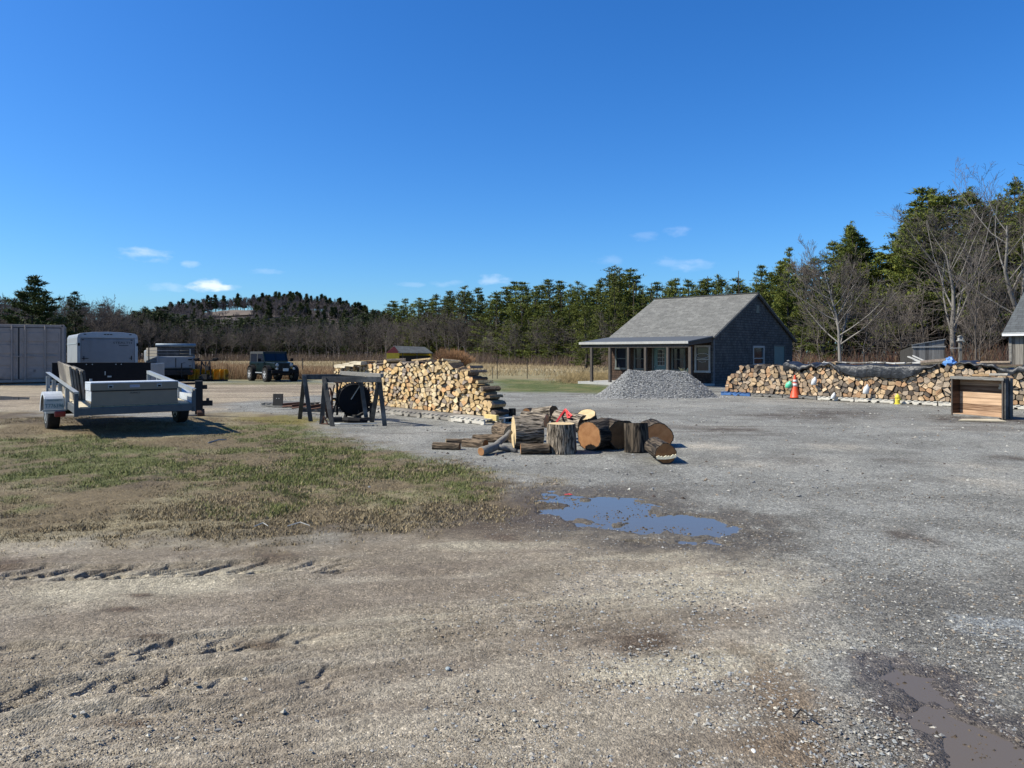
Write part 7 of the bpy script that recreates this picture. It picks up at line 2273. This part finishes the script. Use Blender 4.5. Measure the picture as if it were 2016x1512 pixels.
# axle roll lying on the ground
p = G(697, 833); b = MB(); b.tube([(-.25, .1, .07), (-.1, -.02, .07), (.15, -.06, .06), (.3, .0, .05)], [.06, .07, .06, .04], 8); o = b.build('rubber_roll', M_black); o.location = p; tag(o, 'black rubber roll lying on the ground under the round machine', 'rubber roll')
p = G(688, 836); b = MB(); b.tube([(-.5, .02, .02), (-.2, -.03, .02), (.2, .03, .02), (.6, .06, .02)], .015, 6); o = b.build('metal_rod', M_galv); o.location = p; tag(o, 'thin bent metal rod on the gravel before the round machine', 'rod')
p = G(640, 838); b = MB(); b.tube([(-.1, .1, .02), (-.04, .05, .2), (.06, .0, .03)], .02, 6); b.tube([(-.1, .1, .03), (.12, .03, .03)], .02, 6); o = b.build('rusty_bracket', M_rust); o.location = p; tag(o, 'rusty bent bracket on the ground at the nearer sawhorse leg', 'scrap')

# pallet with rusty scrap and a steel plate at the left of the sawhorses
P0_ = G(600, 812); u_ = (G(532, 799) - G(578, 806)); u_.z = 0; u_.normalize()
pp = pallet(G(583, 808), u_, None, 'low weathered pallet carrying rusty scrap left of the sawhorses', M_wood_grey, None, L_=1.3, Wd=-1.0) if False else None
T = thing('pallet', 'low weathered pallet carrying rusty scrap left of the sawhorses', 'pallet', G(514, 801), R(-25))
for y in (0, .45, .9):
    b = MB(); b.box(0, 1.35, y, y + .06, .02, .10); b.build('stringer', M_wood_grey, T)
for k in range(7):
    b = MB(); x = k * .21; b.box(x, x + .12, -.02 + .006 * (k % 2), .98, .10, .125); b.build('deck_board', M_wood_grey, T)
T = thing('pallet', 'second low pallet behind the left sawhorse legs', 'pallet', G(596, 812), R(-6))
for y in (0, .45, .9):
    b = MB(); b.box(0, 1.2, y, y + .06, .02, .10); b.build('stringer', M_wood_dark, T)
for k in range(7):
    b = MB(); x = k * .18; b.box(x, x + .1, -.02 + .006 * (k % 2), .98, .10, .125); b.build('deck_board', M_wood_dark, T)
D = 21.5
b = MB(); b.box(-.14, .14, -.02, .02, 0, .33); T = thing('steel_plate', 'square black steel plate with two pale holes standing on the low pallet', 'steel plate', (XY(547, 20.4), 20.4, .128), R(-6)); T.rotation_euler = (R(-4), 0, R(-6))
b.build('plate', M_chassis, T, bevel=.004)
for x in (-.035, .035):
    q = MB(); q.lathe([(.013, -.024), (.013, -.0205)], 10, (x, 0, .2), axis='y'); q.build('hole', M_trim, T)
for i, (px, D_, L_, lb) in enumerate(((573, 19.6, .5, 'rusty red angle scrap on the low pallet, left piece'), (590, 19.2, .4, 'rusty red angle scrap on the low pallet, right piece'), (623, 18.9, .35, 'rusty scrap behind the far sawhorse leg'))):
    b = MB(); b.bar((-L_ / 2, 0, 0), (L_ / 2, .05, .03), .12, .02); b.bar((-L_ / 2, .05, .03), (L_ / 2, .1, .06), .02, .08); o = b.build('rusty_scrap', M_rust); o.location = (XY(px, D_), D_, .16); o.rotation_euler = (R(15), 0, R(20 * i - 10)); tag(o, lb, 'scrap')

# ------------------------------------------------------------ round logs in the foreground
def big_log(p0, p1, r0, r1, label, bark, ring, seed, group=None, flat=0., n=40, name='log', cat='log', squash=1., notch=False):
    """log from p0 to p1; the cut end at p0 and p1 both shown; bark with real ridges"""
    p0, p1 = Vector(p0), Vector(p1)
    g = np.random.default_rng(seed)
    L_ = (p1 - p0).length
    T = thing(name, label, cat, p0, 0, group)
    T.rotation_mode = 'QUATERNION'
    T.rotation_quaternion = (p1 - p0).to_track_quat('Z', 'Y')
    m = max(4, int(L_ / .045))
    ang_ = np.linspace(0, 2 * np.pi, n, endpoint=False)
    V = []
    sh = 1 + .10 * (fbm(np.cos(ang_) * 1.3 + seed, np.sin(ang_) * 1.3, seed, 2) - .5) * 2
    for j in range(m + 1):
        t = j / m
        r = (r0 + (r1 - r0) * t) * sh
        rid = fbm(ang_ * n * .12 * 1.9 + seed, ang_ * 0 + t * L_ * 4 + 5, seed, 3)
        r = r * (1 + .13 * (rid - .5) * (.4 if r0 < .1 else 1)) + (.02 * r0 * (fbm(ang_ * 2, ang_ * 0 + t * 3, seed + 4, 2) - .5))
        V.append(np.stack([np.cos(ang_) * r, np.sin(ang_) * r * squash, np.full(n, t * L_)], axis=1))
    V = np.concatenate(V)
    F = np.array([(j * n + i, j * n + (i + 1) % n, (j + 1) * n + (i + 1) % n, (j + 1) * n + i) for j in range(m) for i in range(n)])
    npmesh('bark', V, F, bark, T, smooth=True)
    for e in (0, 1):
        rim = V[(0 if e == 0 else m * n):(n if e == 0 else (m + 1) * n)].copy()
        inner = rim.copy(); inner[:, :2] *= .93
        z = 0 if e == 0 else L_
        sgn = -1 if e == 0 else 1
        b = MB()
        vs = [tuple(v) for v in rim] + [tuple((v[0], v[1], v[2] + sgn * .001)) for v in inner] + [(0, 0, z + sgn * .002)]
        fs = [(i, (i + 1) % n, n + (i + 1) % n, n + i) for i in range(n)]
        b.add(vs, fs, 1); base = n
        b.f += [(base + i, base + (i + 1) % n, 2 * n) for i in range(n)]; b.m += [0] * n; b.c += [(1, 1, 1)] * n
        b.build('cut_end', [ring if not isinstance(ring, tuple) else ring[e], bark], T)
    return T


def W3(px, py, Y): return PT(px, py, Y)
LG = 'logs dumped on the gravel'
big_log((XY(1106, 11.78), 11.78, 0.0), (XY(1105.5, 11.78), 11.78, .465), .235, .222, 'upright grey barked stump with pale top, in front of the log heap', M_bark_g, M_ring_y, 1, LG, n=56)
big_log((XY(1254, 11.85), 11.85, 0.0), (XY(1252, 11.9), 11.9, .46), .20, .19, 'upright dark barked stump right of the orange cut faces', M_bark_d, M_ring_b, 2, LG, n=50)
big_log((XY(1011, 12.35), 12.35, .26), (XY(1066, 12.42), 12.42, .26), .275, .25, 'thick log lying left of the upright stump, pale cut face to the left', M_bark_g, M_ring_y, 3, LG, n=56)
big_log((XY(1025, 11.6), 11.6, .085), (XY(1081, 11.62), 11.62, .085), .085, .08, 'short thin log at the foot of the thick log, left of the upright stump', M_bark_s, M_ring_o, 4, LG)
big_log((XY(1160, 12.0), 12.0, .24), (XY(1200, 12.45), 12.45, .25), .24, .24, 'thick dark log with orange cut face, right of the upright grey stump', M_bark_d, M_ring_o, 5, LG, n=56)
big_log((XY(1222, 12.15), 12.15, .24), (XY(1188, 12.7), 12.7, .24), .235, .24, 'log with reddish brown cut face just left of the dark upright stump', M_bark_d, M_ring_b, 6, LG, n=50)
big_log((XY(1297, 12.3), 12.3, .21), (XY(1283, 12.9), 12.9, .22), .245, .25, 'squat log with broad orange brown cut face at the right of the heap', M_bark_d, M_ring_o, 7, LG, n=50, squash=.85)
big_log((XY(1311, 10.55), 10.55, .155), (XY(1288, 11.25), 11.25, .17), .158, .15, 'mossy barked log nearest the camera at the right, with a torn pale strip', M_bark_d, M_ring_b, 8, LG, n=44, squash=.95)
# torn strip across the end of that log
pa = W3(1292, 902, 10.52); pb = W3(1331, 899, 10.50)
b = MB(); N_ = 14; top = []; bot = []
for k in range(N_ + 1):
    t = k / N_; p = pa.lerp(pb, t); z = -.015 * math.sin(t * 3.1)
    top.append((p.x, p.y - .012, p.z + z + .02 + .028 * ((k * 7) % 5) / 5)); bot.append((p.x, p.y - .012, p.z + z - .012))
vs = top + bot + [(v[0], v[1] + .03, v[2]) for v in top] + [(v[0], v[1] + .03, v[2]) for v in bot]
n1 = N_ + 1
fs = [(i, i + 1, n1 + i + 1, n1 + i) for i in range(N_)] + [(2 * n1 + i, i, i + 1, 2 * n1 + i + 1)[::-1] for i in range(N_)]
b.add(vs, fs)
o = b.build('splinter', pm('torn_pale_wood', (.78, .70, .50), var=.1, scale=20, bump=.3), origin=pa)
tag(o, 'jagged pale splinter strip on the cut face of the nearest log', 'splinter')
big_log(W3(1154.5, 815.5, 12.75), W3(1159, 836, 12.85), .165, .165, 'round log standing tilted on top of the heap, pale cut face upward', M_bark_d, M_ring_y, 9, LG, n=44)
big_log(W3(1096, 824, 13.2), W3(1150, 836, 12.7), .15, .16, 'grey barked log sloping across the back of the heap', M_bark_g, M_ring_b, 10, LG, n=44)
big_log(W3(1091, 813, 13.5), W3(1054, 818, 13.8), .135, .14, 'log at the back of the heap left of the ribbon, brown end right', M_bark_g, M_ring_b, 11, LG)
big_log(W3(1028, 821, 13.2), W3(1076, 829, 13.0), .115, .125, 'log lying on the heap above the thick log with pale face', M_bark_g, M_ring_y, 12, LG)
big_log(W3(1036, 812, 14.0), W3(1046, 812, 14.2), .08, .09, 'small dark log end poking up at the back left of the heap', M_bark_d, M_ring_b, 13, LG)
big_log(W3(980, 845, 13.6), W3(1006, 853, 13.1), .13, .14, 'short log with grey cut face leaning left of the thick log', M_bark_s, M_ring_y, 14, LG)
big_log(W3(931, 863, 13.2), W3(992, 866, 13.1), .065, .11, 'slim mossy log lying behind the forked branch, left of the heap', M_bark_s, M_ring_y, 15, LG)
big_log(W3(956, 877.5, 12.35), W3(914, 873.5, 12.55), .105, .10, 'log with brown end facing right behind the branch', M_bark_s, M_ring_b, 16, LG)
big_log(W3(878, 867.5, 12.75), W3(912, 869, 12.8), .035, .045, 'thin stick-like log lying behind the leftmost log', M_bark_s, M_ring_y, 17, LG)
big_log(W3(853, 879, 12.2), W3(905, 880, 12.1), .075, .07, 'leftmost reddish brown log lying on the gravel', M_bark_s, M_ring_b, 18, LG)
big_log(W3(1028, 862, 13.0), W3(1000, 864, 13.2), .13, .13, 'hidden short log under the thick log with pale face', M_bark_s, M_ring_y, 20, LG)
big_log(W3(1233, 850, 12.9), W3(1206, 848, 13.2), .2, .19, 'dark barked log behind the dark upright stump', M_bark_d, M_ring_b, 21, LG)
p = G(1008.5, 829.5); big_log((p.x, p.y, 0), (p.x, p.y, .30), .088, .085, 'small dark upright log end beside the pallet of the middle stack', M_bark_d, M_ring_b, 19)
# forked branch
def branch(pts, rad, label, mat, name='branch', ring=None):
    T = thing(name, label, 'branch', pts[0])
    o = Vector(pts[0]); b = MB(); b.tube([Vector(p) - o for p in pts], rad, 12, wob=.08); b.build('bark', mat, T, smooth=True)
    d = (Vector(pts[0]) - Vector(pts[1])).normalized()
    q = MB(); q.tube([d * -.002, d * .004], [rad[0] * .93, rad[0] * .9], 14); q.build('cut_end', ring or M_ring_o, T)
    return T


branch([W3(947, 889, 11.45), W3(962, 884.5, 11.6), W3(976, 879, 11.8), W3(984, 870, 12.0), W3(997, 860, 12.2), W3(1005, 850, 12.3)], [.07, .068, .062, .05, .045, .042], 'forked grey branch leaning from the ground up to the thick log', M_bark_l)
branch([W3(980, 880, 11.8), W3(992, 882, 11.85), W3(1004, 884, 11.9), W3(1016, 889, 11.8)], [.05, .05, .045, .04], 'pale side branch lying flat beneath the forked branch', M_bark_l)
# ribbon
b = MB(); pts = [W3(1095, 832, 12.55), W3(1104, 818, 12.9), W3(1112, 807, 13.0)]
for (a_, c_) in ((pts[0], pts[1]), (pts[1], pts[2]), (W3(1113, 806, 12.98), W3(1120, 814, 12.85)), (W3(1120, 814, 12.85), W3(1126, 819, 12.75)), (W3(1115, 809, 12.9), W3(1118, 822, 12.8)), (W3(1118, 822, 12.8), W3(1124, 821, 12.7))):
    b.bar(a_, c_, .03, .028, up=(0, -1, .3))
tag(b.build('ribbon', M_ribbon, origin=pts[1]), 'bright red pink ribbon tied over the log heap', 'ribbon')
p = G(1110, 972); b = MB(); b.add([(0, 0, .004), (.09, .02, .008), (.14, -.03, .004), (.03, -.05, .006), (.02, .08, .004)], [(0, 3, 2, 1), (0, 1, 4)]); b.add([(0, 0, .010), (.09, .02, .016), (.14, -.03, .010), (.03, -.05, .012)], [(0, 1, 2, 3)])
o = b.build('ribbon_scrap', M_ribbon); o.location = (p.x, p.y, -.012); o.scale = (.7, .7, .7); tag(o, 'scrap of red ribbon at the far edge of the puddle', 'ribbon')
# sticks on the grass and dirt
for i, (x0, y0, x1, y1, r, lb) in enumerate(((410, 875, 446, 869, .012, 'thin pale bent stick lying on the grass below the trailer'), (500, 1043, 528, 1042, .006, 'short straw coloured stick on the brown turf'), (566, 1042, 610, 1041, .006, 'longer straw coloured stick on the brown turf'),
                                           (1562, 1426, 1610, 1434, .005, 'thin dark twig lying in the wet brown gravel at lower right'))):
    a_, c_ = G(x0, y0), G(x1, y1); m_ = (a_ + c_) / 2; a_.z = c_.z = .03; m_.z = .05; m_.y += .05
    b = MB(); b.tube([a_, m_, c_], [r, r, r * .6], 5); tag(b.build('stick', M_trim if i < 3 else M_chassis, origin=m_), lb, 'stick')
